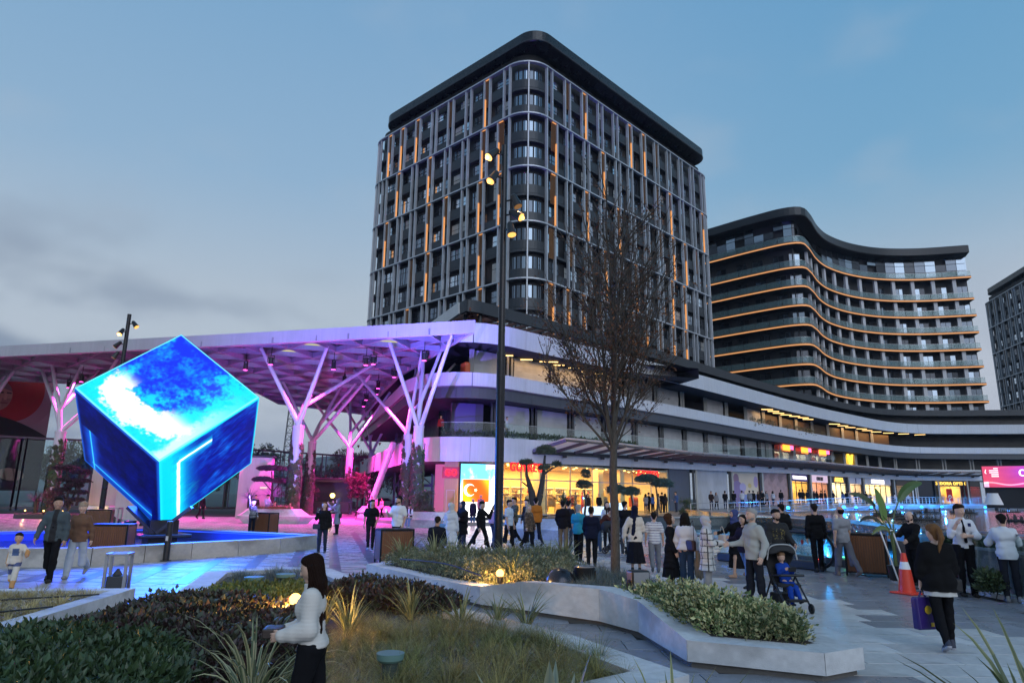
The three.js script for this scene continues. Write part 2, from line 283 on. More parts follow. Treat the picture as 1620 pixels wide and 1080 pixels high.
// the raised lake on the right with its lit channel
const WATER = 1.0;
const EDGE_N = (() => { const o = []; for (let s = sAt(985); s < S_END - 4; s += 3) { const [x, z] = wpt(s, PROM(s) + 3.4); o.push([x, z]); } return o.filter(([x, z]) => x > 10.9 && z < -41); })();
{
  const poly = [[11.95, -10], [12.2, -20.5], [13.7, -23], [15.1, -30], [15.6, -44.2], ...EDGE_N.filter(([x]) => x > 16.2), [130, -70], [130, 10], [11.4, 10]];
  struct('lake', slab(poly, 0.55, WATER), mat([0.012, 0.020, 0.028], 0.035, { ior: 1.33, specularIntensity: 1, bump: T.wave, bs: 0.055 }), 'dark rippled water of the raised pool in front of the shops');
  // channel of pale blue tiles along the far edge and along the near edge
  const chM = mat([0.10, 0.45, 0.80], 0.16, { bump: T.wave, bs: 0.02 });
  const ch = [], rim = [];
  const outer = [...EDGE_N.filter(([x]) => x > 15)];
  for (let i = 0; i < outer.length - 1; i++) { const a = outer[i], b = outer[i + 1]; const t = V(b[0] - a[0], 0, b[1] - a[1]).normalize(), n = V(-t.z, 0, t.x); const q = (p, o) => V(p[0] + n.x * o, 0, p[1] + n.z * o); const p0 = q(a, -3.2), p1 = q(b, -3.2), r0 = q(a, 0.6), r1 = q(b, 0.6); for (const p of [p0, p1, r0, r1]) p.y = WATER + 0.03; ch.push([p0.toArray(), r0.toArray(), r1.toArray()], [p0.toArray(), r1.toArray(), p1.toArray()]); rim.push(beam(q(a, 0.72).setY(WATER + 0.03), q(b, 0.72).setY(WATER + 0.03), 0.25, 0.14)); }
  struct('water_channel', tri3(ch.flat().map((p) => p)), chM, 'shallow pale blue water channel along the promenade');
  struct('channel_edge', M(rim), mat([0.25, 0.25, 0.26], 0.6, { map: T.stone }), 'stone edge between the blue channel and the lake');
  struct('water_channel', slab([[10.95, -20.4], [12.1, -20.4], [12.0, -10], [10.95, -10]], WATER - 0.2, WATER + 0.03), chM, 'shallow pale blue water channel above the grey wall');
  struct('water_channel', slab([[10.4, -41.5], [16.6, -44.9], [15.05, -30], [13.6, -23], [12.1, -20.5], [10.4, -20.5]], 0.0, 0.12), mat([0.16, 0.50, 0.72], 0.12, { bump: T.wave, bs: 0.02 }), 'wide pale blue water basin beside the glass railing');
  struct('channel_edge', M(beam(V(15.6, WATER + 0.03, -44.2), V(15.1, WATER + 0.03, -30), 0.25, 0.14), beam(V(15.1, WATER + 0.03, -30), V(13.7, WATER + 0.03, -23), 0.25, 0.14), beam(V(13.7, WATER + 0.03, -23), V(12.2, WATER + 0.03, -20.5), 0.25, 0.14), beam(V(12.2, WATER + 0.03, -20.5), V(12.1, WATER + 0.03, -10), 0.25, 0.14)), mat([0.25, 0.25, 0.26], 0.6, { map: T.stone }), 'stone edge of the blue channel nearest the railing');
  // grey wall of the raised lake, clad in panels, with a hedge trough on top
  const wl = thing('lake_wall', 'grey panelled wall holding up the lake behind the railing', 'wall');
  for (let z = -9; z > -17.9; z -= 1.75) part('wall_panel', rbox(0.10, 0.88, 1.735, 0.012, 10.62, 0.44, z - 0.87), mat([0.17, 0.17, 0.18], 0.6, { map: T.stone }), wl);
  part('coping', M(box(0.42, 0.06, 9.4, 10.78, 0.915, -13.3)), mat([0.42, 0.42, 0.43], 0.6, { map: T.stone }), wl);
}
// hills behind the left side
{
  const a = []; const N = 60; const yy = (i) => 30 + 130 * fbm(i * 0.16 + 2.2, 3.3, 1, 4) * sstep(0, 10, i) * sstep(64, 44, i);
  for (let i = 0; i < N; i++) { const x0 = -1900 + i * 38, x1 = x0 + 38; a.push([x0, -1, -2000], [x1, -1, -2000], [x1, yy(i + 1), -2150], [x0, -1, -2000], [x1, yy(i + 1), -2150], [x0, yy(i), -2150], [x0, yy(i), -2150], [x1, yy(i + 1), -2150], [x1, -1, -2500], [x0, yy(i), -2150], [x1, -1, -2500], [x0, -1, -2500]); }
  struct('hills', tri3(a), mat([0.07, 0.09, 0.08], 0.95), 'low wooded hills fading into the dusk haze');
}

// ================================================================ buildings
function roundRect(x0, x1, z0, z1, r, n = 8) { // starts at (x0, z0) side, runs towards +z, then +x ...
  const o = []; const arc = (cx, cz, a0, a1) => { for (let i = 0; i <= n; i++) { const a = lerp(a0, a1, i / n); o.push([cx + r * Math.cos(a), cz + r * Math.sin(a)]); } };
  arc(x0 + r, z0 + r, 1.5 * Math.PI, Math.PI); arc(x0 + r, z1 - r, Math.PI, 0.5 * Math.PI); arc(x1 - r, z1 - r, 0.5 * Math.PI, 0); arc(x1 - r, z0 + r, 0, -0.5 * Math.PI); return o;
}
const ledM = glow([1.0, 0.42, 0.13], 0.95), ledSoft = glow([1.0, 0.46, 0.14], 1.3);
// ---- the tall tower: two-storey frames of pale fins over dark balconies
function tower(name, label, pos, ry, LA, LB, y0, rows, seed, detail) {
  const r = rng(seed), t = thing(name, label, 'building', pos, ry);
  const R = 3.4, top = 55, H2 = 7.1, path = roundRect(0, LB, -LA, 0, R), yb = top - H2 * rows;
  part('wall', slab(inset(path, 0.92), y0, top + 1.6), mat([0.010, 0.011, 0.013], 0.6), t);
  // roof slab with a deep dark fascia
  const roofP = roundRect(-0.2, LB - 3.4, -LA + 3.2, 1.3, 2.6, 10);
  const roof = part('roof', slab(roofP, top + 1.95, top + 3.45, 0.12), mat([0.016, 0.018, 0.021], 0.38, { metal: 0.3, rmap: T.rough }), t);
  part('roof_edge', sweep(roofP, [[0.03, top + 1.98], [0.06, top + 2.05], [0.06, top + 2.12], [0.03, top + 2.15]], true), MT.darkgrey, roof);
  for (let k = 0; k <= rows; k++) { const y = top - k * H2; part('rail', sweep(path, rectProf(-0.42, 0.10, y - 0.09, y + 0.09), true), MT.fin, t); }
  const finG = box(0.20, H2 - 0.18, 0.36), finN = box(0.15, H2 - 0.18, 0.30);
  const put = (m, face, s, y, inn) => { if (face === 0) { m.position.set(inn, y, -s); m.rotation.y = -Math.PI / 2; } else m.position.set(s, y, -inn); };
  const louG = M(Array.from({ length: 22 }, (_, i) => box(0.80, 0.05, 0.10, 0, -1.9 + i * 0.174, 0)), box(0.86, 3.9, 0.03, 0, 0, -0.06));
  const balG = {}, frameG = {}, paneG = {};
  const gl = [MT.glassD, MT.glassN, MT.glassD, MT.glassB, MT.curtain, MT.glassD, MT.glassB, MT.glassK];
  const storey = H2 / 2;
  for (let k = 0; k < rows * 2; k++) part('balcony_slab', sweep(path, rectProf(-1.0, -0.30, top - (k + 1) * storey - 0.16, top - (k + 1) * storey + 0.16), true), MT.darkgrey, t);
  for (const [face, len] of [[0, LA], [1, LB]]) {
    for (let k = 0; k < rows; k++) {
      const yc = top - k * H2 - H2 / 2; let s = R + (k % 2 ? 0.55 : 0) + (k % 3) * 0.4, n = 0; const cells = [];
      put(part('fin', finG, MT.fin, t), face, R, yc, 0.16);
      while (s < len - R - 0.6) { const w = n % 2 ? (r() < 0.25 ? 2.0 : 2.55) : 1.02; cells.push([s, w, n % 2 === 0]); s += w; n++; if (s < len - R) put(part('fin', finG, MT.fin, t), face, s, yc, 0.16); }
      put(part('fin', finN, MT.fin, t), face, len - R + 0.4, yc, 0.2);
      for (const [cs, w, nar] of cells) if (nar && r() < 0.5 && cs > R + 0.3) {
        const lou = part('louvre_panel', louG, MT.louver, t); put(lou, face, cs + w / 2, yc + 1.45, 0.22);
        const lit = detail && r() < 0.66; if (lit) { const side = face === 0 ? 1 : -1; const st = part('light_strip', box(0.09, H2 * 0.55, 0.20), ledM, t); put(st, face, cs + w - 0.17, yc - 1.3, 0.14); const st2 = part('light_strip', box(w - 0.3, 0.05, 0.10), ledM, t); put(st2, face, cs + w / 2, yc + H2 / 2 - 0.16, 0.14); }
      }
    }
    // balconies and windows, storey by storey
    for (let k = 0; k < rows * 2; k++) {
      const y = top - (k + 1) * storey; const n = Math.floor((len - 2 * R) / 3.6), w = (len - 2 * R) / n;
      for (let i = 0; i < n; i++) {
        const s = R + (i + 0.5) * w;
        const key = w.toFixed(2);
        if (!balG[key]) { balG[key] = M(rbox(w - 0.05, 1.06, 0.05, 0.01), box(w - 0.02, 0.06, 0.09, 0, 0.55, 0)); frameG[key] = M(box(0.07, 2.7, 0.09, -w * 0.36, 0, 0), box(0.07, 2.7, 0.09, 0, 0, 0), box(0.07, 2.7, 0.09, w * 0.36, 0, 0), box(w * 0.74, 0.07, 0.09, 0, 1.33, 0), box(w * 0.74, 0.07, 0.09, 0, -1.33, 0), box(w * 0.74, 0.05, 0.08, 0, 0.55, 0)); paneG[key] = box(w * 0.355, 2.6, 0.03); }
        if (r() < 0.93) put(part('balustrade', balG[key], MT.baluster, t), face, s, y + 0.72, 0.34);
        const f = part('window_frame', frameG[key], MT.dark, t); put(f, face, s, y + 1.62, 0.87);
        for (const q of [-1, 1]) { const p = part('window_pane', paneG[key], gl[Math.floor(r() * gl.length)], f); p.position.set(q * w * 0.18, 0, -0.01); }
        if (r() < 0.10) { const b = part('balcony_light', box(0.9, 0.05, 0.05), ledSoft, t); put(b, face, s, y + storey - 0.22, 1.6); }
      }
    }
  }
  // the rounded corner: one slim fin at its middle, curved balustrades and panes
  const cx = R, cz = -R; const arcPts = (rad, a0, a1, n) => Array.from({ length: n + 1 }, (_, i) => { const a = lerp(a0, a1, i / n); return [cx + rad * Math.cos(a), cz + rad * Math.sin(a)]; });
  for (let k = 0; k < rows; k++) { const a = 0.75 * Math.PI, m = part('fin', finN, MT.fin, t); m.position.set(cx + (R - 0.1) * Math.cos(a), top - k * H2 - H2 / 2, cz + (R - 0.1) * Math.sin(a)); m.rotation.y = Math.PI / 2 - a; }
  for (let k = 0; k < rows * 2; k++) { const y = top - (k + 1) * storey;
    for (const [a0, a1] of [[0.99, 0.76], [0.74, 0.51]]) { part('curved_balustrade', sweep(arcPts(R - 0.34, a0 * Math.PI, a1 * Math.PI, 6), rectProf(-0.025, 0.025, y + 0.2, y + 1.28)), MT.baluster, t);
      const q = (a1 - a0) / 3; for (let i = 0; i < 3; i++) part('window_pane', sweep(arcPts(R - 0.87, (a0 + q * i + 0.012 * Math.sign(q)) * Math.PI, (a0 + q * (i + 1) - 0.012 * Math.sign(q)) * Math.PI, 3), rectProf(-0.02, 0.02, y + 0.3, y + 2.95)), gl[Math.floor(r() * 3)], t); } }
  for (const [ex, ez, a0] of [[R, -LA + R, Math.PI], [LB - R, -R, 0.0]]) for (let k = 0; k < rows; k++) for (let i = 0; i < 5; i++) { const a = a0 + (i + 0.3) * (Math.PI / 2) / 5 * (a0 ? 1 : 1); const m = part('fin', finN, MT.fin, t); m.position.set(ex + R * Math.cos(a) * 0.97, top - k * H2 - H2 / 2, ez + R * Math.sin(a) * 0.97); m.rotation.y = Math.PI / 2 - a; }
  return t;
}
tower('apartment_tower', 'tall dark tower with rounded corners, pale fins and orange lit strips', [1.68, 0, -73.6], 46.2 * Math.PI / 180, 33.8, 46.5, 12, 6, 11, true);
{
  // the far tower on the right edge: same make, seen end on
  tower('apartment_tower', 'distant dark finned tower cut off by the right picture edge', [122.4, 0, -143.8], -0.2, 38, 30, 2, 7, 23, false);
}

// ---- the curved block with glass balconies and bronze lit slab edges
{
  const t = thing('curved_apartment_block', 'curved dark apartment block with glowing bronze edges and glass balconies', 'building');
  const cv = new THREE.CatmullRomCurve3([[24, -141], [31, -134.3], [38.4, -127.4], [45.2, -120.4], [49.9, -116.4], [52.2, -115.9], [54.4, -118.2], [58.6, -124.2], [62.6, -128.6], [69.3, -133.2], [77, -135.9], [85, -136.0], [94.8, -133.6]].map(([x, z]) => V(x, 0, z)), false, 'centripetal');
  const Ln = cv.getLength(), pts = cv.getSpacedPoints(150).map((p) => [p.x, p.z]);
  const at = (s, off) => { const u = s / Ln, p = cv.getPointAt(u), d = cv.getTangentAt(u); return { x: p.x - d.z * off, z: p.z + d.x * off, ry: Math.atan2(-d.z, d.x) }; };
  const off = (d, a = 0, b = Ln, n = 110) => Array.from({ length: n + 1 }, (_, i) => { const q = at(lerp(a, b - 1e-3, i / n), d); return [q.x, q.z]; });
  const close = (l) => [...l, [102, -152], [70, -170], [30, -158]];
  const levels = [47.45, 42.8, 39.25, 35.7, 32.15, 28.6, 25.05, 21.5, 17.95, 14.4];
  part('wall', slab(close(off(-2.3)), 10, 52.6), mat([0.045, 0.047, 0.054], 0.65, { map: T.streak }), t);
  part('roof', slab(close(off(0.8)), 52.4, 54.15, 0.15), mat([0.018, 0.02, 0.024], 0.4, { metal: 0.3 }), t);
  part('roof_box', box(26, 1.3, 8, 78, 55.1, -146), MT.dark, t);
  const bronze = mat([0.30, 0.13, 0.05], 0.45, { metal: 0.4 }), line = glow([1.0, 0.45, 0.16], 0.85);
  const teal = mat([0.20, 0.31, 0.32], 0.12, { metal: 0.2, transparent: true, opacity: 0.34 });
  levels.forEach((y, k) => {
    const sl = part('balcony_slab', sweep(off(0), rectProf(-2.4, 0.0, y - 0.26, y + 0.22)), MT.darkgrey, t);
    part('bronze_edge', sweep(off(0.02), [[0, y - 0.26], [0.05, y - 0.24], [0.05, y + 0.20], [0, y + 0.22]]), bronze, sl);
    part('light_strip', sweep(off(0.07), rectProf(0, 0.02, y - 0.20, y + 0.02)), line, sl);
    const n = 34; const pl = Ln / n;
    for (let i = 0; i < n; i++) part('glass_balustrade', sweep(off(-0.10, i * pl + 0.04, (i + 1) * pl - 0.04, 3), rectProf(-0.012, 0.012, y + 0.22, y + 1.32)), teal, t);
    part('handrail', sweep(off(-0.10), rectProf(-0.03, 0.03, y + 1.32, y + 1.37)), MT.steel, t);
  });
  // bays between the slabs
  const colM = mat([0.62, 0.62, 0.64], 0.6, { map: T.streak }), r = rng(5);
  const gl = [MT.glassD, MT.glassN, MT.glassK, MT.glassK, MT.glassN, MT.glassN, MT.glassD];
  const frameG = M(box(0.08, 2.5, 0.10, -1.0), box(0.08, 2.5, 0.10, 1.0), box(0.06, 2.5, 0.08, 0), box(2.08, 0.08, 0.10, 0, 1.25), box(2.08, 0.08, 0.10, 0, -1.25)), paneG = box(0.94, 2.44, 0.03);
  const sCor = 38; let bays = []; for (let s = 2; s < Ln - 1; s += 3.9) bays.push(s);
  levels.forEach((y, k) => {
    if (k === 0) return; const h = (k === 1 ? 4.65 : 3.55) - 0.5;
    for (const s of bays) {
      if (s > sCor + 3) { const c = at(s - 1.7, -0.75), m = part('column', rbox(0.72, h, 0.5, 0.03), colM, t); m.position.set(c.x, y + 0.22 + h / 2, c.z); m.rotation.y = c.ry; }
      const q = at(s + 0.2 + (s < sCor ? rnd(-0.4, 0.4, r) : 0), -2.26), f = part('window_frame', frameG, MT.dark, t); f.position.set(q.x, y + 1.62, q.z); f.rotation.y = q.ry; f.scale.y = h / 3.1;
      for (const e of [-1, 1]) { const p = part('window_pane', paneG, gl[Math.floor(r() * gl.length)], f); p.position.set(e * 0.5, 0, -0.02); }
    }
  });
  // glazed top storey
  const n = 46; for (let i = 0; i < n; i++) for (let j = 0; j < 3; j++) if (hash3(i, j, 3) < 0.86) part('window_pane', sweep(off(-1.5, i * Ln / n + 0.05, (i + 1) * Ln / n - 0.05, 1), rectProf(-0.02, 0.02, 47.9 + j * 1.5, 49.3 + j * 1.5)), gl[(i * 5 + j * 3) % 3], t);
}

// ---- the shopping building with its sweeping white bands
const mall = thing('shopping_building', 'long curved three storey shopping building with sweeping white bands', 'building');
const S0 = 2;
{
  const joint = mat([0.03, 0.03, 0.03], 0.9);
  const band = (name, y0, y1, off, m, step, sA0 = S0, sB0 = S_END, yf = null) => { // panels with open joints on a dark backing
    part(name + '_backing', sweep(wrow(sA0, sB0, 1.2, off - 0.06, yf), rectProf(-0.2, 0, y0 + 0.01, y1 - 0.01)), joint, mall);
    const n = Math.round((sB0 - sA0) / step); for (let i = 0; i < n; i++) { const a = lerp(sA0, sB0, i / n), b = lerp(sA0, sB0, (i + 1) / n) - 0.025; part(name + '_panel', sweep(wrow(a, b, 0.6, off, yf), rectProf(-0.05, 0, y0, y1)), m, mall); }
  };
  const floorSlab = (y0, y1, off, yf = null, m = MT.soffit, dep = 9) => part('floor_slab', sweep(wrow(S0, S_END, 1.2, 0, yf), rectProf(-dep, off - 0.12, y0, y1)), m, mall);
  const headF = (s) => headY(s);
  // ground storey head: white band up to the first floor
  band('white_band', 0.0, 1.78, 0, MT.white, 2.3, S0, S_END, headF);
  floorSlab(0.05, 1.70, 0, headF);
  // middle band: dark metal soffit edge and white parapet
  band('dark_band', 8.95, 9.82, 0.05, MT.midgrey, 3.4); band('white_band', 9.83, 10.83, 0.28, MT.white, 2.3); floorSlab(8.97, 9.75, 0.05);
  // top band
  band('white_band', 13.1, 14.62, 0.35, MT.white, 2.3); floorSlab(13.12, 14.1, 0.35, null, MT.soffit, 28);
  // dark roof edge of the roof pavilion, set back
  { const a = sAt(672) - 4, b = S_END; band('roof_edge', 16.55, 17.55, -3.6, MT.darkgrey, 3.0, sAt(650), b); part('pavilion_roof', sweep(wrow(sAt(1050), b, 1.2, 0), rectProf(-16, -3.75, 16.7, 17.4)), MT.dark, mall); part('pavilion_wall', sweep(wrow(sAt(1090), b, 1.2, 0), rectProf(-14, -6.2, 14.1, 16.7)), MT.black, mall);
    for (let s = sAt(660); s < sAt(1050); s += 1.15) { const [x0, z0] = wpt(s, -3.8), [x1, z1] = wpt(s + 0.2, -7.4); part('rusty_joist', beam(V(x0, 16.75, z0), V(x1, 16.75, z1), 0.09, 0.26), MT.rust, mall); }
    part('rusty_beam', sweep(wrow(sAt(655), sAt(1060), 1, -7.4), rectProf(-0.12, 0.12, 16.5, 16.95)), MT.rust, mall); part('rusty_beam', sweep(wrow(sAt(655), sAt(1060), 1, -5.6), rectProf(-0.07, 0.07, 16.5, 16.7)), MT.rust, mall);
    for (let s = sAt(670); s < sAt(1060); s += 5.2) { const [x, z] = wpt(s, -5.2); part('roof_post', cyl(0.16, 0.16, 2.6, x, 14.1, z), MT.dark, mall); }
    // bright end cap of the roof edge where it turns back on the left
    const e0 = wpt(sAt(650), -3.6); part('roof_edge_cap', beam(V(e0[0], 17.05, e0[1]), V(e0[0] - 3.2, 16.1, e0[1] - 4.5), 0.25, 1.0), MT.white, mall);
  }
  // recessed upper storeys: walls, hoardings, columns
  const rowY = [[7.9, 8.97, 6.1], [0, 0, 0]];
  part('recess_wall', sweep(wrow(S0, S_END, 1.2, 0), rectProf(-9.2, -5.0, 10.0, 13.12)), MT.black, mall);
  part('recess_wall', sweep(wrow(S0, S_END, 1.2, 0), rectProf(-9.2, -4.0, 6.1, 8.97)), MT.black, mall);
  part('terrace_floor', sweep(wrow(S0, S_END, 1.2, 0), rectProf(-5.2, 0.2, 9.76, 9.95)), mat([0.2, 0.2, 0.2], 0.8, { map: T.stone }), mall);
  const steelPair = (s, off, y0, y1, m) => { for (const q of [-0.22, 0.22]) { const [x, z] = wpt(s + q, off); part('column', rbox(0.2, y1 - y0, 0.2, 0.02, x, (y0 + y1) / 2, z), m, mall); } };
  const pale = mat([0.40, 0.39, 0.37], 0.6, { map: T.streak });
  // second floor: white sheeting near the corner, then dark fronts, with strip lights under the soffit
  for (let s = sAt(745), i = 0; s < sAt(1440); s += 5.2, i++) { steelPair(s, -2.2, 9.95, 13.1, pale);
    if (s < sAt(1100)) part('white_sheeting', sweep(wrow(s + 0.6, s + 4.7, 0.4, -2.4), [[-0.02, 9.98], [0.05, 10.8], [0.0, 11.6], [0.06, 12.4], [0, 13.08]]), MT.canvas, mall); else if (s > sAt(1225)) part('shop_hoarding', sweep(wrow(s + 0.5, s + 4.8, 0.6, -2.4), rectProf(-0.06, 0, 9.96, 12.8)), mat([0.10, 0.058, 0.03], 0.6), mall); else if (i % 2) part('white_sheeting', sweep(wrow(s + 0.6, s + 4.7, 0.4, -2.4), [[-0.02, 9.98], [0.05, 10.8], [0.0, 11.6], [0.06, 12.4], [0, 13.08]]), MT.canvas, mall); }
  const stripM = glow([1.0, 0.62, 0.22], 3.2);
  const strip = (s, off, len) => { const [x0, z0] = wpt(s, off), w = wall(s); const a = V(x0, 13.03, z0), b = a.clone().addScaledVector(w.t, len * 0.75).addScaledVector(w.n, len * 0.66); part('ceiling_light_strip', beam(a, b, 0.09, 0.07), stripM, mall); };
  const rs = rng(91);
  for (let s = sAt(826); s < sAt(1000); s += 1.9) strip(s, -1.6 - 1.0 * rs(), 0.8 + rs() * 1.0);
  for (let s = sAt(1232); s < sAt(1308); s += 2.3) strip(s, -1.3 - 0.6 * rs(), 1.5);
  for (let s = sAt(1340); s < sAt(1480); s += 3.2) strip(s, -1.3 - 0.6 * rs(), 1.6);
  for (const [u0, u1, k] of [[826, 1000, 14], [1232, 1310, 16], [1345, 1480, 22]]) { const sm = (sAt(u0) + sAt(u1)) / 2, w = wall(sm), [x, z] = wpt(sm, -1.3); const l = new THREE.RectAreaLight(new THREE.Color(1, 0.58, 0.22), k * 0.28, Math.min(20, sAt(u1) - sAt(u0)), 1.2); l.position.set(x, 12.95, z); l.rotation.set(-Math.PI / 2, 0, Math.atan2(-w.t.z, w.t.x)); scene.add(l); }
  // first floor: sheeting, glass railing, planting strip
  for (let s = sAt(800), i = 0; s < sAt(1240); s += 4.6, i++) { steelPair(s, -1.6, headY(s) + 1.78, 8.97, MT.dark); part('white_sheeting', sweep(wrow(s + 0.5, s + 4.2, 0.4, -1.8), [[-0.03, headY(s) + 1.8], [0.05, headY(s) + 2.5], [0.0, 7.4], [0.06, 8.2], [0, 8.92]]), MT.canvas, mall); }
  for (let s = sAt(1240); s < S_END; s += 4.2) steelPair(s, -1.6, headY(s) + 1.78, 8.97, pale);
  for (let s = sAt(690); s < sAt(1330); s += 1.3) { part('glass_railing', sweep(wrow(s + 0.02, s + 1.28, 0.65, -0.35, (q) => headY(q) + 1.78), rectProf(-0.01, 0.01, 0.0, 1.08)), MT.teal, mall); }
  part('handrail', sweep(wrow(sAt(690), sAt(1330), 1, -0.35, (q) => headY(q) + 1.78), rectProf(-0.025, 0.025, 1.08, 1.12)), MT.steel, mall);
  // dark rooms at the corner behind the railing
  for (const [u, w, m] of [[695, 1.4, mat([0.10, 0.08, 0.13], 0.6)], [715, 1.2, mat([0.14, 0.11, 0.16], 0.6)], [735, 1.6, mat([0.12, 0.09, 0.22], 0.5)], [770, 1.5, mat([0.08, 0.07, 0.1], 0.5)]]) { const [x, z] = wpt(sAt(u), -3.2); part('terrace_column', rbox(w, 2.9, 0.5, 0.02, x, 7.5, z, 0.2), m, mall); }
}
// shop fronts at the ground
function shopAt(s0, s1) { const f = wframe(s0, s1, -0.5), y = floorY((s0 + s1) / 2), h = headY((s0 + s1) / 2) - y + 0.05; const g = new THREE.Group(); g.position.set(f.x, y, f.z); g.rotation.y = f.ry; mall.add(g); return { g, w: f.w, h, y }; }
const noTag = (g, name) => { g.name = name; return g; };
const stockM = [[0.5, 0.3, 0.12], [0.6, 0.45, 0.3], [0.15, 0.1, 0.08], [0.7, 0.65, 0.55], [0.5, 0.08, 0.05], [0.2, 0.22, 0.3]].map((c) => mat(c, 0.7));
function shopInterior(sh, { deep = 6, wallC = [0.72, 0.55, 0.32], light = [1, 0.60, 0.18], k = 6, doors = 1, mull = 2.2, head = 0.55, shelves = true, frame = MT.steel }) {
  const { g, w, h } = sh, W = mat(wallC, 0.7), r = rng(Math.round(w * 1000));
  part('interior_wall', M(box(w, h, 0.12, w / 2, h / 2, -deep), box(0.12, h, deep, 0.06, h / 2, -deep / 2), box(0.12, h, deep, w - 0.06, h / 2, -deep / 2)), W, g);
  part('interior_floor', box(w, 0.06, deep, w / 2, 0.04, -deep / 2), mat([0.45, 0.36, 0.26], 0.35), g);
  part('interior_ceiling', box(w, 0.1, deep, w / 2, h - 0.2, -deep / 2), W, g);
  const L = new THREE.RectAreaLight(new THREE.Color(...light), k, w * 0.8, deep * 0.7); L.position.set(w / 2, h - 0.3, -deep / 2); L.rotation.x = -Math.PI / 2; g.add(L);
  const spots = []; const n = Math.max(3, Math.round(w / 1.3)); for (let i = 0; i < n; i++) for (const q of [0.6, 2.4]) spots.push(cyl(0.09, 0.09, 0.04, (i + 0.5) * w / n + (q > 1 ? 0.4 : 0), h - 0.30, -q, 8));
  part('ceiling_light', M(spots), glow(light.map((c) => Math.min(1, c * 1.1)), 14), g);
  if (shelves) {
    for (let x = 0.4; x < w - 1.6; x += 1.9) { const sf = part('shelf', M([0.6, 1.15, 1.7, 2.25].map((y) => box(1.7, 0.05, 0.4, x + 0.85, y, -deep + 0.35)), box(0.05, 2.3, 0.4, x, 1.15, -deep + 0.35), box(0.05, 2.3, 0.4, x + 1.72, 1.15, -deep + 0.35)), W, g); const st = [[], [], [], [], [], []];
      for (const y of [0.63, 1.18, 1.73]) for (let q = 0.1; q < 1.5; q += 0.22) if (r() < 0.75) { const hh = 0.14 + 0.22 * r(); st[Math.floor(r() * 6)].push(box(0.16, hh, 0.25, x + q + 0.08, y + hh / 2, -deep + 0.38)); }
      st.forEach((l, i) => l.length && part('stock', M(l), stockM[i], g)); part('shelf_light', box(1.6, 0.03, 0.05, x + 0.85, 2.22, -deep + 0.55), glow([1, 0.75, 0.3], 4), g); }
    for (let x = 1.0; x < w - 1; x += 2.3) { const bx = part('display_table', rbox(1.1, 0.8, 0.7, 0.03, x, 0.45, -deep * 0.45), W, g); const st = []; for (let q = 0; q < 3; q++) st.push(rbox(0.28, 0.12 + 0.1 * r(), 0.4, 0.03, x - 0.35 + q * 0.35, 0.93, -deep * 0.45)); part('stock', M(st), stockM[Math.floor(r() * 6)], g);
      const rk = part('clothes_rail', M(rod(V(x - 0.5, 1.5, -1.7), V(x + 0.6, 1.5, -1.7), 0.02), rod(V(x - 0.5, 0.1, -1.7), V(x - 0.5, 1.5, -1.7), 0.02), rod(V(x + 0.6, 0.1, -1.7), V(x + 0.6, 1.5, -1.7), 0.02)), MT.blackm, g); const cl = []; for (let q = 0; q < 8; q++) cl.push(rbox(0.05, 0.7 + 0.2 * r(), 0.4, 0.02, x - 0.42 + q * 0.13, 1.05, -1.7)); part('hanging_clothes', M(cl), stockM[Math.floor(r() * 6)], g); }
  }
  const nm = Math.max(1, Math.round(w / mull)); for (let i = 0; i < nm; i++) part('shop_pane', box(w / nm - 0.06, h - 0.1, 0.012, (i + 0.5) * w / nm, (h - 0.1) / 2, 0.02), MT.clear, g);
  for (let i = 0; i <= nm; i++) part('mullion', box(0.06, h, 0.10, i * w / nm, h / 2, 0.02), frame, g);
  part('transom', box(w, 0.08, 0.09, w / 2, 2.7, 0.06), frame, g); part('sill', box(w, 0.12, 0.14, w / 2, 0.06, 0.03), frame, g);
}
function wallSign(sh, str, size, x, y, m, label, o = {}) { const s = thing('shop_sign', label, 'sign', [0, 0, 0], 0); sh.g.updateMatrixWorld(true); const p = V(x, y, (o.z ?? 0.25)).applyMatrix4(sh.g.matrixWorld); s.position.copy(p); s.rotation.y = sh.g.rotation.y;
  const tg = text(str, size, 0.07, o.font || FONT); part('sign_letters', tg, m, s); if (o.back) part('sign_board', rbox(o.back[0], o.back[1], 0.06, 0.01, 0, 0, -0.05), o.back[2], s); return s; }
mall.updateMatrixWorld(true);
const redGlow = glow([1, 0.012, 0.012], 2.2), whiteGlow = glow([1, 0.95, 1], 2.0), yelGlow = glow([1, 0.62, 0.10], 2.2), blackLet = mat([0.01, 0.01, 0.012], 0.4);
const redLight = (sh, x, y, k, w = 2.4) => { sh.g.updateMatrixWorld(true); const l = new THREE.RectAreaLight(new THREE.Color(1, 0.03, 0.03), k, w, 0.4); l.position.copy(V(x, y, 0.45).applyMatrix4(sh.g.matrixWorld)); l.rotation.y = sh.g.rotation.y + Math.PI; scene.add(l); };
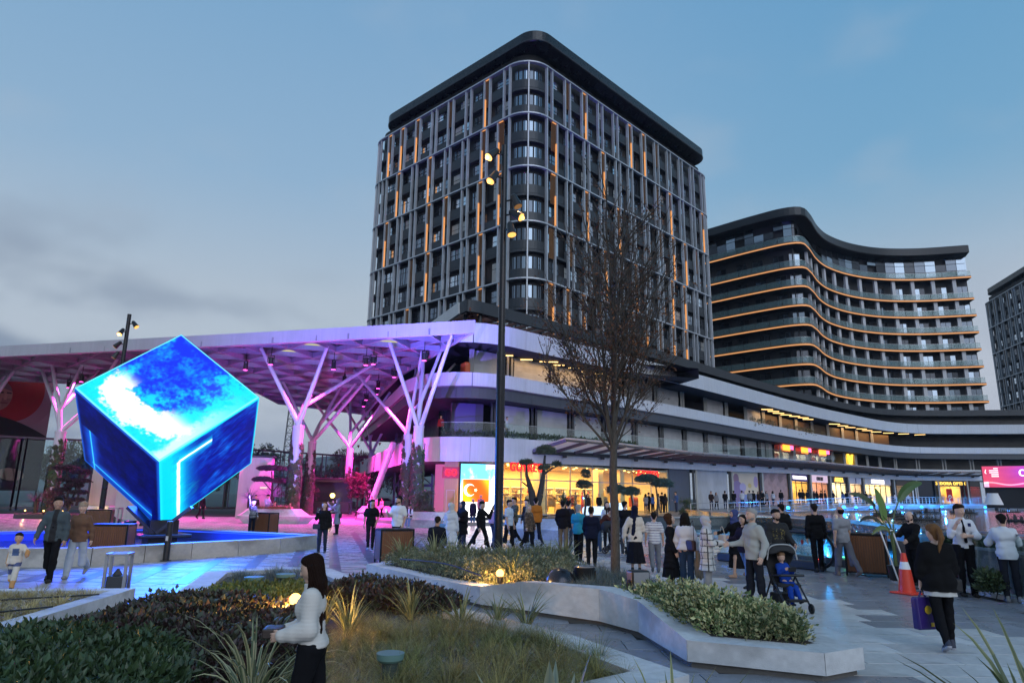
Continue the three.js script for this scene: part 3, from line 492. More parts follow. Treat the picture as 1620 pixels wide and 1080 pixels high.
{
  // orange lit entrance wall left of the screen with the end of a red sign
  const e = shopAt(sAt(698), sAt(724)); const panelM = mat([0.62, 0.34, 0.16], 0.6, { map: T.streak });
  part('entrance_wall', rbox(e.w, e.h, 0.2, 0.01, e.w / 2, e.h / 2, -0.1), panelM, noTag(e.g, 'entrance'));
  part('door_trim', M(box(0.04, 2.1, 0.03, e.w * 0.2, 1.05, 0.02), box(0.04, 2.1, 0.03, e.w * 0.78, 1.05, 0.02), box(e.w * 0.6, 0.04, 0.03, e.w * 0.49, 2.1, 0.02)), mat([0.6, 0.45, 0.35], 0.5), e.g);
  wallSign(e, 'GO', 0.46, e.w * 0.5, 3.35, redGlow, 'short red illuminated sign left of the flag screen', { back: [1.3, 0.8, mat([0.45, 0.03, 0.02], 0.5)], z: 0.1 });
  const big = shopAt(sAt(787), sAt(1065)); noTag(big.g, 'clothes_shop'); shopInterior(big, { deep: 7, k: 13, light: [1, 0.53, 0.13], mull: 2.7 });
  part('interior_column', M(box(0.7, big.h, 0.7, big.w * 0.27, big.h / 2, -1.2), box(0.7, big.h, 0.7, big.w * 0.62, big.h / 2, -1.6), box(0.6, big.h, 0.6, big.w * 0.72, big.h / 2, -0.9)), mat([0.75, 0.55, 0.30], 0.6), big.g);
  for (const [x, c] of [[0.40, [0.8, 0.75, 0.68]], [0.50, [0.55, 0.05, 0.05]], [0.46, [0.08, 0.06, 0.06]], [0.15, [0.6, 0.2, 0.05]]]) part('mannequin', M(cyl(0.10, 0.16, 0.35, big.w * x, 1.25, -1.1, 10), cyl(0.15, 0.10, 0.5, big.w * x, 0.75, -1.1, 10), new THREE.SphereGeometry(0.1, 10, 8).translate(big.w * x, 1.78, -1.1), cyl(0.05, 0.05, 0.12, big.w * x, 1.6, -1.1), cyl(0.07, 0.08, 0.7, big.w * x - 0.08, 0.12, -1.1, 8), cyl(0.07, 0.08, 0.7, big.w * x + 0.08, 0.12, -1.1, 8)), mat(c, 0.7), big.g);
  const sx = (u) => { const s = sAt(u), [x, z] = wpt(s, -0.5); big.g.updateMatrixWorld(true); return big.g.worldToLocal(V(x, big.y, z)).x; };
  wallSign(big, 'GOYREO', 0.66, sx(838), 3.62, redGlow, 'large red letter sign above the lit clothes shop by the twisted olive', {}); redLight(big, sx(838), 3.62, 4, 3.6);
  wallSign(big, 'GOYREO', 0.62, sx(1031), 3.60, redGlow, 'red letter sign at the right end of the lit clothes shop', {}); redLight(big, sx(1031), 3.6, 4, 3.2);
  // shutter, hoardings and posters
  const hoard = (u0, u1, m, name) => { const h = shopAt(sAt(u0), sAt(u1)); part(name, rbox(h.w, h.h, 0.1, 0.01, h.w / 2, h.h / 2, 0), m, noTag(h.g, name === 'roller_shutter' ? 'shutter_bay' : 'hoarding_bay')); return h; };
  hoard(1067, 1100, mat([0.09, 0.095, 0.105], 0.5, { map: T.streak }), 'roller_shutter');
  hoard(1110, 1159, MT.canvas, 'white_sheeting'); hoard(1215, 1254, mat([0.62, 0.40, 0.38], 0.75, { map: T.stone }), 'pink_hoarding');
  const mural = tex(256, (u, v) => { const n = fbm(u * 4, v * 4, 2, 4); let c = [0.62 + 0.2 * n, 0.50 + 0.15 * n, 0.36 + 0.1 * n]; const face = Math.hypot((u - 0.17) * 1.3, (v - 0.78) * 0.9), body = Math.hypot((u - 0.2) * 1.0, (v - 0.32) * 0.62); if (face < 0.13) c = [0.33, 0.19, 0.24]; if (body < 0.25) c = [0.30, 0.21, 0.38]; if (Math.hypot(u - 0.4, v - 0.55) < 0.12) c = [0.50, 0.42, 0.62]; if (Math.hypot((u - 0.9) * 1.6, (v - 0.72) * 0.8) < 0.13) c = [0.46, 0.33, 0.52]; if (Math.hypot(u - 0.66, v - 0.6) < 0.07) c = [0.68, 0.5, 0.2]; if (v < 0.35 && u > 0.35) c = lerp(0, 1, n) > 0.5 ? [0.28, 0.33, 0.6] : [0.36, 0.40, 0.62]; return c; });
  mural.repeat.set(1, 1); { const h = shopAt(sAt(1166), sAt(1208)); const pl = new THREE.BoxGeometry(h.w, h.h, 0.1); pl.translate(h.w / 2, h.h / 2, 0); part('painted_hoarding', pl, mat([1, 1, 1], 0.7, { map: mural }), noTag(h.g, 'hoarding_bay')); }
  for (const u of [1105, 1162.5, 1211, 1256, 1288, 1319, 1348, 1372, 1420, 1454, 1487, 1533]) { const s = sAt(u), y = floorY(s); for (const q of [-0.3, 0.3]) { const [x, z] = wpt(s + q, -0.25); part('column', rbox(0.22, headY(s) - y, 0.22, 0.02, x, (y + headY(s)) / 2, z), q < 0 ? MT.dark : mat([0.42, 0.40, 0.36], 0.5, { metal: 0.3 }), mall); } }
  const shop = (u0, u1, o, str, size, m, back, label, name) => { const h = shopAt(sAt(u0) + 0.5, sAt(u1) - 0.4); noTag(h.g, name || 'small_shop'); shopInterior(h, { deep: 5, mull: 2.0, frame: MT.blackm, ...o }); part('sign_fascia', rbox(h.w, 1.0, 0.12, 0.02, h.w / 2, h.h - 0.5, 0.1), back, h.g); if (str) wallSign(h, str, size, h.w / 2, h.h - 0.5, m, label, { z: 0.17 }); return h; };
  shop(1256, 1288, { k: 15, light: [1, 0.53, 0.11] }, 'TERRA MATERIA', 0.42, whiteGlow, mat([0.10, 0.05, 0.2], 0.4), 'white lettered shop sign on a violet fascia');
  shop(1289, 1319, { k: 10, light: [1, 0.50, 0.24], wallC: [0.7, 0.45, 0.38] }, 'OVENT', 0.5, blackLet, glow([0.95, 0.72, 0.95], 0.75), 'black lettered shop sign on a glowing pale lilac fascia');
  shop(1320, 1348, { k: 18, light: [1, 0.74, 0.44], wallC: [0.8, 0.7, 0.58] }, 'AVUCA', 0.62, yelGlow, mat([0.05, 0.035, 0.03], 0.4), 'yellow lit shop sign on a dark brown fascia');
  shop(1349, 1372, { k: 14, light: [1, 0.64, 0.36], wallC: [0.75, 0.6, 0.5] }, 'J', 0.6, mat([0.03, 0.03, 0.16], 0.4), mat([0.66, 0.6, 0.64], 0.5), 'single dark letter sign on a pale fascia');
  shop(1373, 1419, { k: 17, light: [1, 0.70, 0.38], wallC: [0.8, 0.7, 0.55] }, 'DIANAECIR', 0.62, whiteGlow, mat([0.62, 0.56, 0.56], 0.5), 'wide white lit shop sign on a pale fascia');
  shop(1423, 1453, { k: 4, light: [1, 0.6, 0.2], wallC: [0.25, 0.16, 0.1] }, null, 0, null, mat([0.10, 0.07, 0.05], 0.5), null);
  { const h = shopAt(sAt(1457), sAt(1486)); part('dark_shop_front', rbox(h.w, h.h, 0.1, 0.01, h.w / 2, h.h / 2, 0), MT.glassK, noTag(h.g, 'closed_shop')); }
  const op = shop(1488, 1530, { k: 16, light: [1, 0.60, 0.17] }, 'GEDORA OPTIK', 0.5, yelGlow, mat([0.03, 0.025, 0.02], 0.4), 'yellow lit optician sign at the far right of the arcade');
  { const fl = thing('hanging_flag', 'red flag hanging in the optician window', 'flag'); const p = V(1.3, 1.5, 0.3).applyMatrix4(op.g.matrixWorld); fl.position.copy(p); fl.rotation.y = op.g.rotation.y; part('cloth', rbox(0.95, 2.0, 0.03, 0.01), mat([0.55, 0.012, 0.012], 0.7), fl); const cr = new THREE.Shape(); cr.absarc(0, 0, 0.28, 0, Math.PI * 2); const ho = new THREE.Path(); ho.absarc(0.0, 0.09, 0.22, 0, Math.PI * 2); cr.holes.push(ho); part('crescent', flat(new THREE.ExtrudeGeometry(cr, { depth: 0.01, bevelEnabled: false, curveSegments: 16 }).translate(0, -0.3, 0.016)), mat([0.8, 0.8, 0.8], 0.6), fl); }
  const re = shop(1535, 1562, { k: 1.4, light: [1, 0.06, 0.08], wallC: [0.5, 0.08, 0.08] }, null, 0, null, MT.black, null);
}
// first floor shops with glowing signs
{
  const up = (u0, u1) => { const s0 = sAt(u0) + 0.3, s1 = sAt(u1) - 0.3, f = wframe(s0, s1, -2.1), y = headY((s0 + s1) / 2) + 1.78; const g = new THREE.Group(); g.position.set(f.x, y, f.z); g.rotation.y = f.ry; g.name = 'upper_shop'; mall.add(g); g.updateMatrixWorld(true); return { g, w: f.w, h: 9.0 - y }; };
  [[1254, 1281, 'near'], [1284, 1308, 'middle'], [1311, 1338, 'far']].forEach(([a, b, w]) => { const h = up(a, b); shopInterior(h, { deep: 3.5, k: 9, light: [1, 0.78, 0.6], wallC: [0.75, 0.66, 0.62], mull: 2, shelves: false }); part('red_fascia', box(h.w, 0.9, 0.12, h.w / 2, h.h - 0.45, 0.12), mat([0.16, 0.01, 0.05], 0.5), h.g); part('counter', rbox(h.w * 0.7, 1.0, 0.5, 0.03, h.w * 0.45, 0.5, -1.2), mat([0.5, 0.1, 0.08], 0.5), h.g);
    const s = thing('restaurant_sign', { near: 'orange glowing box sign nearest the camera on the upper gallery', middle: 'orange glowing box sign between two others on the upper gallery', far: 'orange glowing box sign farthest right of three on the upper gallery' }[w], 'sign'); s.position.copy(V(h.w * 0.42, h.h - 0.2, 0.9).applyMatrix4(h.g.matrixWorld)); s.rotation.y = h.g.rotation.y; part('sign_box', rbox(2.0, 1.25, 0.2, 0.04), glow([1, 0.28, 0.02], 3.2), s); part('sign_tail', rbox(1.2, 0.6, 0.16, 0.04, 1.55, -0.05, 0), glow([1, 0.12, 0.3], 3), s);
    const l = new THREE.RectAreaLight(new THREE.Color(1, 0.10, 0.18), 16, 3, 0.6); l.position.copy(V(h.w * 0.5, h.h - 0.5, 0.9).applyMatrix4(h.g.matrixWorld)); l.rotation.set(Math.PI / 2, 0, -h.g.rotation.y); scene.add(l); });
  const y = up(1364, 1382); shopInterior(y, { deep: 2, k: 8, light: [1, 0.6, 0.1], wallC: [0.7, 0.5, 0.2], shelves: false, mull: 3 }); 
  const s = thing('gold_sign', 'tall golden V shaped sign on the upper gallery', 'sign'); s.position.copy(V(y.w / 2, 0, 0.2).applyMatrix4(y.g.matrixWorld)); s.rotation.y = y.g.rotation.y; part('sign_bar', M(beam(V(-0.9, 2.1, 0), V(-0.1, 0.3, 0), 0.3, 0.2), beam(V(0.9, 2.1, 0), V(0.1, 0.3, 0), 0.3, 0.2), box(1.2, 0.16, 0.2, 0, 1.3, 0)), glow([1, 0.55, 0.05], 2.4), s);
}
// glass awning over the shops
{
  const aw = thing('glass_awning', 'long curved glass awning on sloping ribs above the shop fronts', 'awning');
  const s0 = sAt(842), s1 = sAt(1556), n = 42, gl = mat([0.93, 0.91, 0.92], 0.8, { transmission: 0.85, thickness: 0 });
  const ribM = mat([0.10, 0.085, 0.085], 0.45, { metal: 0.4 });
  const A = (s) => { const [x, z] = wpt(s, 0.12); return V(x, headY(s) + 0.92, z); }, B = (s) => { const [x, z] = wpt(s, 3.5); return V(x, headY(s) + lerp(1.55, 1.2, sstep(s0, sB, s)), z); };
  for (let i = 0; i <= n; i++) { const s = lerp(s0, s1, i / n); part('rib', beam(A(s), B(s), 0.10, 0.24), i === 0 ? mat([0.16, 0.15, 0.22], 0.4, { metal: 0.4 }) : ribM, aw); if (i < n) { const q = lerp(s0, s1, (i + 1) / n); const a = A(s), b = B(s), c = B(q), d = A(q); for (const p of [a, b, c, d]) p.y += 0.2; const lo = [a, b, c, d].map((p) => [p.x, p.y, p.z]), hi = lo.map((p) => [p[0], p[1] + 0.03, p[2]]); const tr = (p, q2, r2, t2) => [p, q2, r2, p, r2, t2]; part('glass_panel', tri3([...tr(...lo), ...tr(...hi), ...tr(lo[0], lo[1], hi[1], hi[0]), ...tr(lo[1], lo[2], hi[2], hi[1])]), gl, aw);
      if (i % 2 === 1) { const m = A((s + q) / 2); part('flood_light', rbox(0.34, 0.22, 0.3, 0.05, m.x, m.y - 0.32, m.z + 0.2), MT.black, aw); } } }
  part('wall_beam', M(Array.from({ length: n }, (_, i) => beam(A(lerp(s0, s1, i / n)).add(V(0, -0.1, 0)), A(lerp(s0, s1, (i + 1) / n)).add(V(0, -0.1, 0)), 0.18, 0.26))), MT.dark, aw);
  part('edge_beam', M(Array.from({ length: n }, (_, i) => beam(B(lerp(s0, s1, i / n)), B(lerp(s0, s1, (i + 1) / n)), 0.10, 0.16))), ribM, aw);
}
// flag screen at the corner
{
  const f = wframe(S_LED0 + 0.1, sAt(784), 0.0), g = thing('led_screen', 'bright wall screen showing a red flag with crescent and star', 'screen', [f.x, 0.45, f.z], f.ry); const w = f.w, h = 3.7;
  part('screen_case', M(box(w + 0.1, 0.1, 0.3, w / 2, h + 0.05, 0), box(0.1, h, 0.3, -0.05, h / 2, 0), box(0.1, h, 0.3, w + 0.05, h / 2, 0), box(w + 0.1, 0.35, 0.34, w / 2, -0.2, 0)), MT.darkgrey, g);
  const img = tex(512, (u, v) => { const n = fbm(u * 5, v * 5, 1, 4); let c = v > 0.55 ? [0.35 + 0.65 * sstep(0.45, 0.7, n), 0.85, 1] : [0.95, 0.98, 1]; c = c.map((x, i) => lerp(x, 1, sstep(0.75, 0.5, v)));
    if (u > 0.06 && u < 0.80 && v > 0.28 && v < 0.71) { const a = (u - 0.06) / 0.74, b = (v - 0.28) / 0.43; const wv = 0.5 + 0.5 * Math.sin(a * 5 + b * 2.4 + 0.6); c = [1, 0.28 + 0.38 * wv * wv, 0.06 * wv]; const dx = (a - 0.26) * 1.0, dy = (b - 0.52) * 0.78; if (Math.hypot(dx, dy) < 0.215 && Math.hypot(dx - 0.055, dy) > 0.17) c = [1, 1, 0.95]; const sx = a - 0.49, sy = (b - 0.52) * 0.78, an = Math.atan2(sy, -sx), rr = Math.hypot(sx, sy); const k = Math.cos(((an + Math.PI * 3) % (Math.PI * 0.4)) - Math.PI * 0.2); if (rr * k < 0.042 + 0.03 * (1 - Math.abs(((an + Math.PI * 3) % (Math.PI * 0.4)) - Math.PI * 0.2) / 0.63) * -1 + 0.012) c = [1, 0.96, 0.8]; } return c; }, true);
  img.repeat.set(1, 1); const pl = new THREE.BoxGeometry(w, h, 0.06); pl.translate(w / 2, h / 2, 0.1);
  part('screen_face', pl, new THREE.MeshStandardMaterial({ color: C(0.01, 0.01, 0.01), emissive: C(1, 1, 1), emissiveMap: img, emissiveIntensity: 3.2 }), g);
  const L = new THREE.RectAreaLight(new THREE.Color(0.85, 0.92, 1), 3.0, w, h); L.position.set(w / 2, h / 2, 0.2); L.rotation.y = Math.PI; g.add(L);
}
// pink event screen on the right
{
  const g = thing('led_screen', 'wide pink event screen with white lettering beside the lake', 'screen', [63.3, 3.95, -92.4], -0.62), w = 11, h = 2.72;
  part('screen_case', rbox(w + 0.2, h + 0.2, 0.4, 0.03, w / 2, h / 2, -0.25), MT.black, g); part('screen_stand', M(box(0.4, 3.0, 0.5, 1, -1.5, -0.3), box(0.4, 3.0, 0.5, 9, -1.5, -0.3), box(w, 2.6, 0.2, w / 2, -1.4, -0.6)), MT.black, g);
  const img = tex(512, (u, v) => { const n = fbm(u * 3, v * 3, 4, 4); let c = [0.72 + 0.25 * n, 0.20 + 0.16 * n, 0.42 + 0.3 * u]; const y = 0.16 + 0.07 * Math.sin(u * 16 + 0.5) * Math.exp(-u * 1.2); const d = Math.abs(v - y); c = c.map((x, i) => x + [1, 0.5, 0.4][i] * Math.exp(-d * d * 900)); const e = Math.hypot((u - 0.45) * 2, v - 0.75); c = [c[0] - 0.2 * Math.exp(-e * 3), c[1], c[2] + 0.5 * Math.exp(-e * 3)]; if (u < 0.05) c = c.map((x) => x + 0.5 * sstep(0.32, 0.2, v)); return c; }, true); img.repeat.set(1, 1);
  const pl = new THREE.BoxGeometry(w, h, 0.06); pl.translate(w / 2, h / 2, 0); part('screen_face', pl, new THREE.MeshStandardMaterial({ color: C(0.01, 0.01, 0.01), emissive: C(1, 1, 1), emissiveMap: img, emissiveIntensity: 1.15 }), g);
  part('screen_text', M(text('CONCERT', 0.86, 0.02, FONT).translate(6.6, 1.85, 0.04), ...[[0.5, 2.42], [1.0, 2.16], [1.0, 1.9], [0.8, 1.64], [0.8, 1.4]].map(([l, y]) => rbox(l, 0.10, 0.02, 0.005, 1.55 - l / 2 + 0.2, y, 0.04)), rod(V(0.28, 1.9, 0.05), V(0.4, 2.3, 0.05), 0.04), rod(V(0.28, 1.9, 0.05), V(0.42, 1.75, 0.05), 0.04)), glow([1, 0.95, 1], 1.8), g);
  const L = new THREE.RectAreaLight(new THREE.Color(1, 0.42, 0.55), 1.6, w, h); L.position.set(w / 2, h / 2, 0.15); L.rotation.y = Math.PI; g.add(L);
}

// ================================================================ the tree-column canopy
const CAN_Y = 12.15;
const CAN = [[-2.5, -42.6], [-10.2, -60.2], [-19.6, -89.5], [-27.5, -80], [-26.8, -71], [-43.2, -66.6], [-58, -63], [-58, -57.6], [-41, -53], [-18.6, -47.1]];
{
  const t = thing('canopy', 'large white plaza canopy on branching tree columns lit pink and violet', 'canopy');
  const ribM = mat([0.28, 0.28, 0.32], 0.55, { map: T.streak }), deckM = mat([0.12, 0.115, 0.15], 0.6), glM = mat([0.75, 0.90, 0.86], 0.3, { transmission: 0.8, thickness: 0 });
  part('fascia', sweep(CAN, [[-0.25, CAN_Y - 0.02], [0.10, CAN_Y], [0.12, CAN_Y + 0.86], [-0.25, CAN_Y + 0.86], [-0.25, CAN_Y - 0.02]], true), mat([0.46, 0.46, 0.50], 0.5, { map: T.streak }), t);
  // triangular grid: ribs along three directions, clipped to the outline, a deck panel or a skylight in every triangle
  const a = 3.4, hgt = a * Math.sqrt(3) / 2, rot = 0.27, cr = Math.cos(rot), sr = Math.sin(rot);
  const W = (u, v) => [-30 + u * cr + v * sr, -66 - u * sr + v * cr];
  const clipSeg = (p, q) => { const n = 900, o = []; let s = null; for (let i = 0; i <= n; i++) { const x = lerp(p[0], q[0], i / n), z = lerp(p[1], q[1], i / n), k = inPoly(x, z, CAN); if (k && s === null) s = [x, z]; if ((!k || i === n) && s) { o.push([s, [x, z]]); s = null; } } return o; };
  for (let k = -16; k <= 16; k++) for (const [dx, dz, ox, oz] of [[1, 0, 0, k * hgt], [0.5, hgt / a, k * a, 0], [-0.5, hgt / a, k * a, 0]]) {
    const p = W(ox - dx * 75, oz - dz * 75), q = W(ox + dx * 75, oz + dz * 75);
    for (const [s, e] of clipSeg(p, q)) if (Math.hypot(s[0] - e[0], s[1] - e[1]) > 1.2) part('roof_rib', beam(V(s[0], CAN_Y + 0.22, s[1]), V(e[0], CAN_Y + 0.22, e[1]), 0.11, 0.38), ribM, t);
  }
  const yel = glow([0.75, 0.85, 0.12], 0.9), holes = [], strips = [];
  for (let j = -16; j < 16; j++) for (let i = -30; i < 30; i++) for (const up of [0, 1]) {
    const u0 = i * a + (((j % 2) + 2) % 2) * a / 2, P = up ? [[u0, j * hgt], [u0 + a, j * hgt], [u0 + a / 2, (j + 1) * hgt]] : [[u0 + a / 2, (j + 1) * hgt], [u0 + a * 1.5, (j + 1) * hgt], [u0 + a, j * hgt]];
    const w = P.map(([u, v]) => W(u, v)), c = [(w[0][0] + w[1][0] + w[2][0]) / 3, (w[0][1] + w[1][1] + w[2][1]) / 3];
    if (![...w, ...w.map((q) => [q[0] + 0.4, q[1] + 0.3]), ...w.map((q) => [q[0] - 0.4, q[1] - 0.3])].every((q) => inPoly(q[0], q[1], CAN))) continue;
    const inn = true;
    const sky = up && inn, y = CAN_Y + (sky ? 0.42 : 0.5); const S = (f, yy) => w.map((q) => [lerp(c[0], q[0], f), yy, lerp(c[1], q[1], f)]);
    const lo = S(sky ? 0.62 : inn ? 0.995 : 0.99, y), hi = lo.map((q) => [q[0], q[1] + 0.06, q[2]]); const tl = [lo, hi, ...[0, 1, 2].flatMap((n) => { const m = (n + 1) % 3; return [[lo[n], lo[m], hi[m]], [lo[n], hi[m], hi[n]]]; })];
    if (sky) { part('skylight', tri3(tl.flat()), glM, t); holes.push(w.map((q) => [lerp(c[0], q[0], 0.60), lerp(c[1], q[1], 0.60)])); if (c[0] > -22 && c[0] < -3 && c[1] > -54 && hash3(i, j, 2) < 0.5) { const m = 1 + (hash3(i, j, 8) > 0.5 ? 1 : 0); strips.push(beam(V(lo[m - 1][0], y - 0.05, lo[m - 1][2]), V(lo[m][0], y - 0.05, lo[m][2]), 0.08, 0.06)); } }
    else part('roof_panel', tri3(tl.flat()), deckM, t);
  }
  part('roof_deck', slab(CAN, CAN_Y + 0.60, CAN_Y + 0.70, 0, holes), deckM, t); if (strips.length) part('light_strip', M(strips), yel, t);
  // columns: a clad trunk, forks, climbing leaves
  const colM = mat([0.60, 0.60, 0.63], 0.5, { map: T.streak }), leafM = mat([0.05, 0.075, 0.035], 0.8, { side: THREE.DoubleSide });
  const r = rng(77), leafG = (() => { const l = []; for (let i = 0; i < 5; i++) { const g = new THREE.PlaneGeometry(0.10, 0.13); g.rotateX(rnd(-0.6, 0.6, r)); g.rotateZ(rnd(0, 6, r)); g.translate(rnd(-0.12, 0.12, r), rnd(-0.14, 0.14, r), rnd(0, 0.07, r)); l.push(flat(g)); } return M(l); })();
  const cols = [[-6.42, -47.57, 6.6, 0.36, 1, [[2.4, 3.5], [-2.2, 0.9], [-0.2, -2.4]]], [-7.66, -50.95, 6.3, 0.33, 1, [[-6.0, -7.0], [1.0, 1.6], [-0.5, -6]]], [-15.18, -48.69, 6.6, 0.38, 1, [[-3.4, -0.5], [1.8, 0.6], [-1.3, -9.0]]], [-36.3, -55.1, 6.5, 0.38, 1, [[-5.0, -3.6], [-2.6, -1.4], [4.8, -3.4]]], [-18.07, -62.4, 6.5, 0.36, 0.9, [[-4, -2.5], [5.5, 2.5], [1, -5]]], [-17.2, -73.5, 6.7, 0.36, 0.7, [[-4.5, 2], [4.5, 3], [-1.5, -5]]], [-16.6, -82.2, 6.7, 0.36, 0.7, [[-3, 4], [3, 2], [-2, -3]]], [-48, -60.5, 6.4, 0.37, 0.5, [[-4, 0], [3, 0], [0, -3]]]];
  cols.forEach(([x, z, h, rad, vine, br], n) => {
    const c = new THREE.Group(); c.name = 'tree_column'; c.position.set(x, 0, z); t.add(c);
    part('trunk', M(cyl(rad + 0.04, rad, h, 0, 0, 0, 20), cyl(rad * 1.08, rad * 1.08, 0.12, 0, h - 0.1, 0, 20)), colM, c);
    const tilt = rnd(-0.15, 0.15, r), f = V(0.25, h + 2.2, tilt);
    br.forEach(([bx, bz], i) => { const base = i === 0 ? V(0.12, h - 0.1, 0.05) : V(-0.06 * i, h - 0.1, 0); const end = V(bx, CAN_Y + 0.2, bz); if (i < 2 && n !== 3) part('branch', rod(base, end, rad * 0.46, rad * 0.34, 12), colM, c); else { const mid = V(bx * 0.22, h + 1.7, bz * 0.22); part('branch', M(rod(base, mid, rad * 0.5, rad * 0.48, 12), rod(mid, end, rad * 0.44, rad * 0.34, 12), rod(mid, V(bx * 0.5 - bz * 0.55, CAN_Y + 0.2, bz * 0.5 + bx * 0.55), rad * 0.4, rad * 0.3, 12), new THREE.SphereGeometry(rad * 0.5, 10, 8).translate(mid.x, mid.y, mid.z)), colM, c); } });
    const N = Math.round(900 * vine), im = new THREE.InstancedMesh(leafG, leafM, N), m4 = new THREE.Matrix4(), q = new THREE.Quaternion();
    for (let i = 0; i < N; i++) { const k = Math.floor(rnd(0, 9, r)); let y = Math.pow(r(), 1.7) * (3.4 + 2.6 * hash3(k, n, 4)), an = k * 0.7 + rnd(-0.28, 0.28, r) * (1.3 - y / 6) + 0.25 * Math.sin(y * 2 + k); q.setFromEuler(new THREE.Euler(0, Math.PI / 2 - an, 0)); m4.compose(V(Math.cos(an) * (rad + 0.06), y, Math.sin(an) * (rad + 0.06)), q, V(1, 1, 1).multiplyScalar(rnd(0.7, 1.5, r))); im.setMatrixAt(i, m4); im.setColorAt(i, C(0.5 + r() * 0.9, 0.5 + r() * 0.7, 0.5 + 0.5 * r())); }
    im.name = 'climbing_leaves'; im.userData.kind = 'stuff'; im.castShadow = true; c.add(im);
  });
  // magenta floodlights on the forks and the floor
  const spot = (x, y, z, tx, ty, tz, k, ang, col = [1, 0.04, 0.55]) => { const l = new THREE.SpotLight(new THREE.Color(...col), k, 60, ang, 0.7, 2); l.position.set(x, y, z); l.target.position.set(tx, ty, tz); l.castShadow = true; scene.add(l, l.target); };
  // hanging projectors
  const pr = [[-23.5, -51.5], [-20, -50.2], [-17.3, -47.9], [-13.2, -49.5], [-10.4, -47.6], [-6.0, -45.6], [-9.2, -52.5], [-9.8, -47.2], [-13.8, -55.4], [-11.6, -58.5], [-12.4, -62], [-14.2, -66], [-15.5, -71], [-36.5, -57], [-39.8, -60.5], [-33, -61], [-46, -59]];
  pr.forEach(([x, z], i) => { const s = thing('hanging_projector', i < 13 ? `magenta lit projector under the canopy, ${['far left of the front row', 'second of the front row from the left', 'above the left column fork', 'behind the front left column', 'middle of the front row', 'nearest the right front corner', 'deep on the right side', 'right of the middle of the front row', 'fifth into the depth of the right side', 'sixth into the depth of the right side', 'seventh into the depth of the right side', 'second deepest on the right side', 'deepest on the right side'][i]}` : `projector under the left canopy, ${['above the portrait banner edge', 'left of the portrait banner edge', 'right of the portrait banner', 'at the left picture edge'][i - 13]}`, 'projector', [x, CAN_Y - 1.25, z], rnd(0, 6, r), 'projectors under the canopy');
    part('housing', M(cyl(0.17, 0.17, 0.5, 0, 0, 0, 12), box(0.46, 0.08, 0.1, 0, 0.45, 0), cyl(0.19, 0.19, 0.05, 0, 0.02, 0, 12)), MT.black, s); part('yoke', M(box(0.04, 0.5, 0.1, -0.22, 0.4, 0), box(0.04, 0.5, 0.1, 0.22, 0.4, 0), box(0.48, 0.05, 0.12, 0, 0.65, 0), cyl(0.03, 0.03, 0.62, 0, 0.66, 0, 6)), MT.black, s);
    part('lamp_lens', cyl(0.15, 0.15, 0.05, 0, -0.03, 0, 12), glow([1, 0.08, 0.55], 5), s); });
  for (const [i, tx, tz, k, an] of [[12, -16, -74, 3200, 0.85], [8, -13.5, -55, 3900, 0.8], [10, -12, -64, 3300, 0.8], [3, -17, -50, 1300, 0.85], [0, -26, -48, 900, 0.95], [6, -9.0, -51, 1500, 0.7], [13, -38, -52, 800, 0.95], [15, -32, -53, 700, 0.9], [4, -10, -44, 900, 0.8]]) spot(pr[i][0], CAN_Y - 1.35, pr[i][1], tx, 0, tz, k, an);
  for (const [x, y, z, tx, ty, tz, k] of [[-13.4, 4.6, -46.6, -13.9, 8.4, -45.4, 95], [-8.2, 5.0, -51.8, -8.6, 8.2, -50.6, 90], [-5.5, 9.6, -46.7, -6.2, 9.9, -45.9, 16], [-16.0, 4.3, -80.8, -16.6, 7, -82.2, 130]]) spot(x, y, z, tx, ty, tz, k, 0.5);
  for (const [i, tx, tz, k, an] of [[5, -4.6, -43.5, 900, 0.55]]) spot(-7.0, 2.6, -38.0, -4.5, 13, -45, 1900, 0.46, [0.14, 0.13, 1]);
  spot(-11.5, 1.5, -30, -9.5, 12.5, -46.5, 2600, 0.8, [0.22, 0.15, 1]);
}
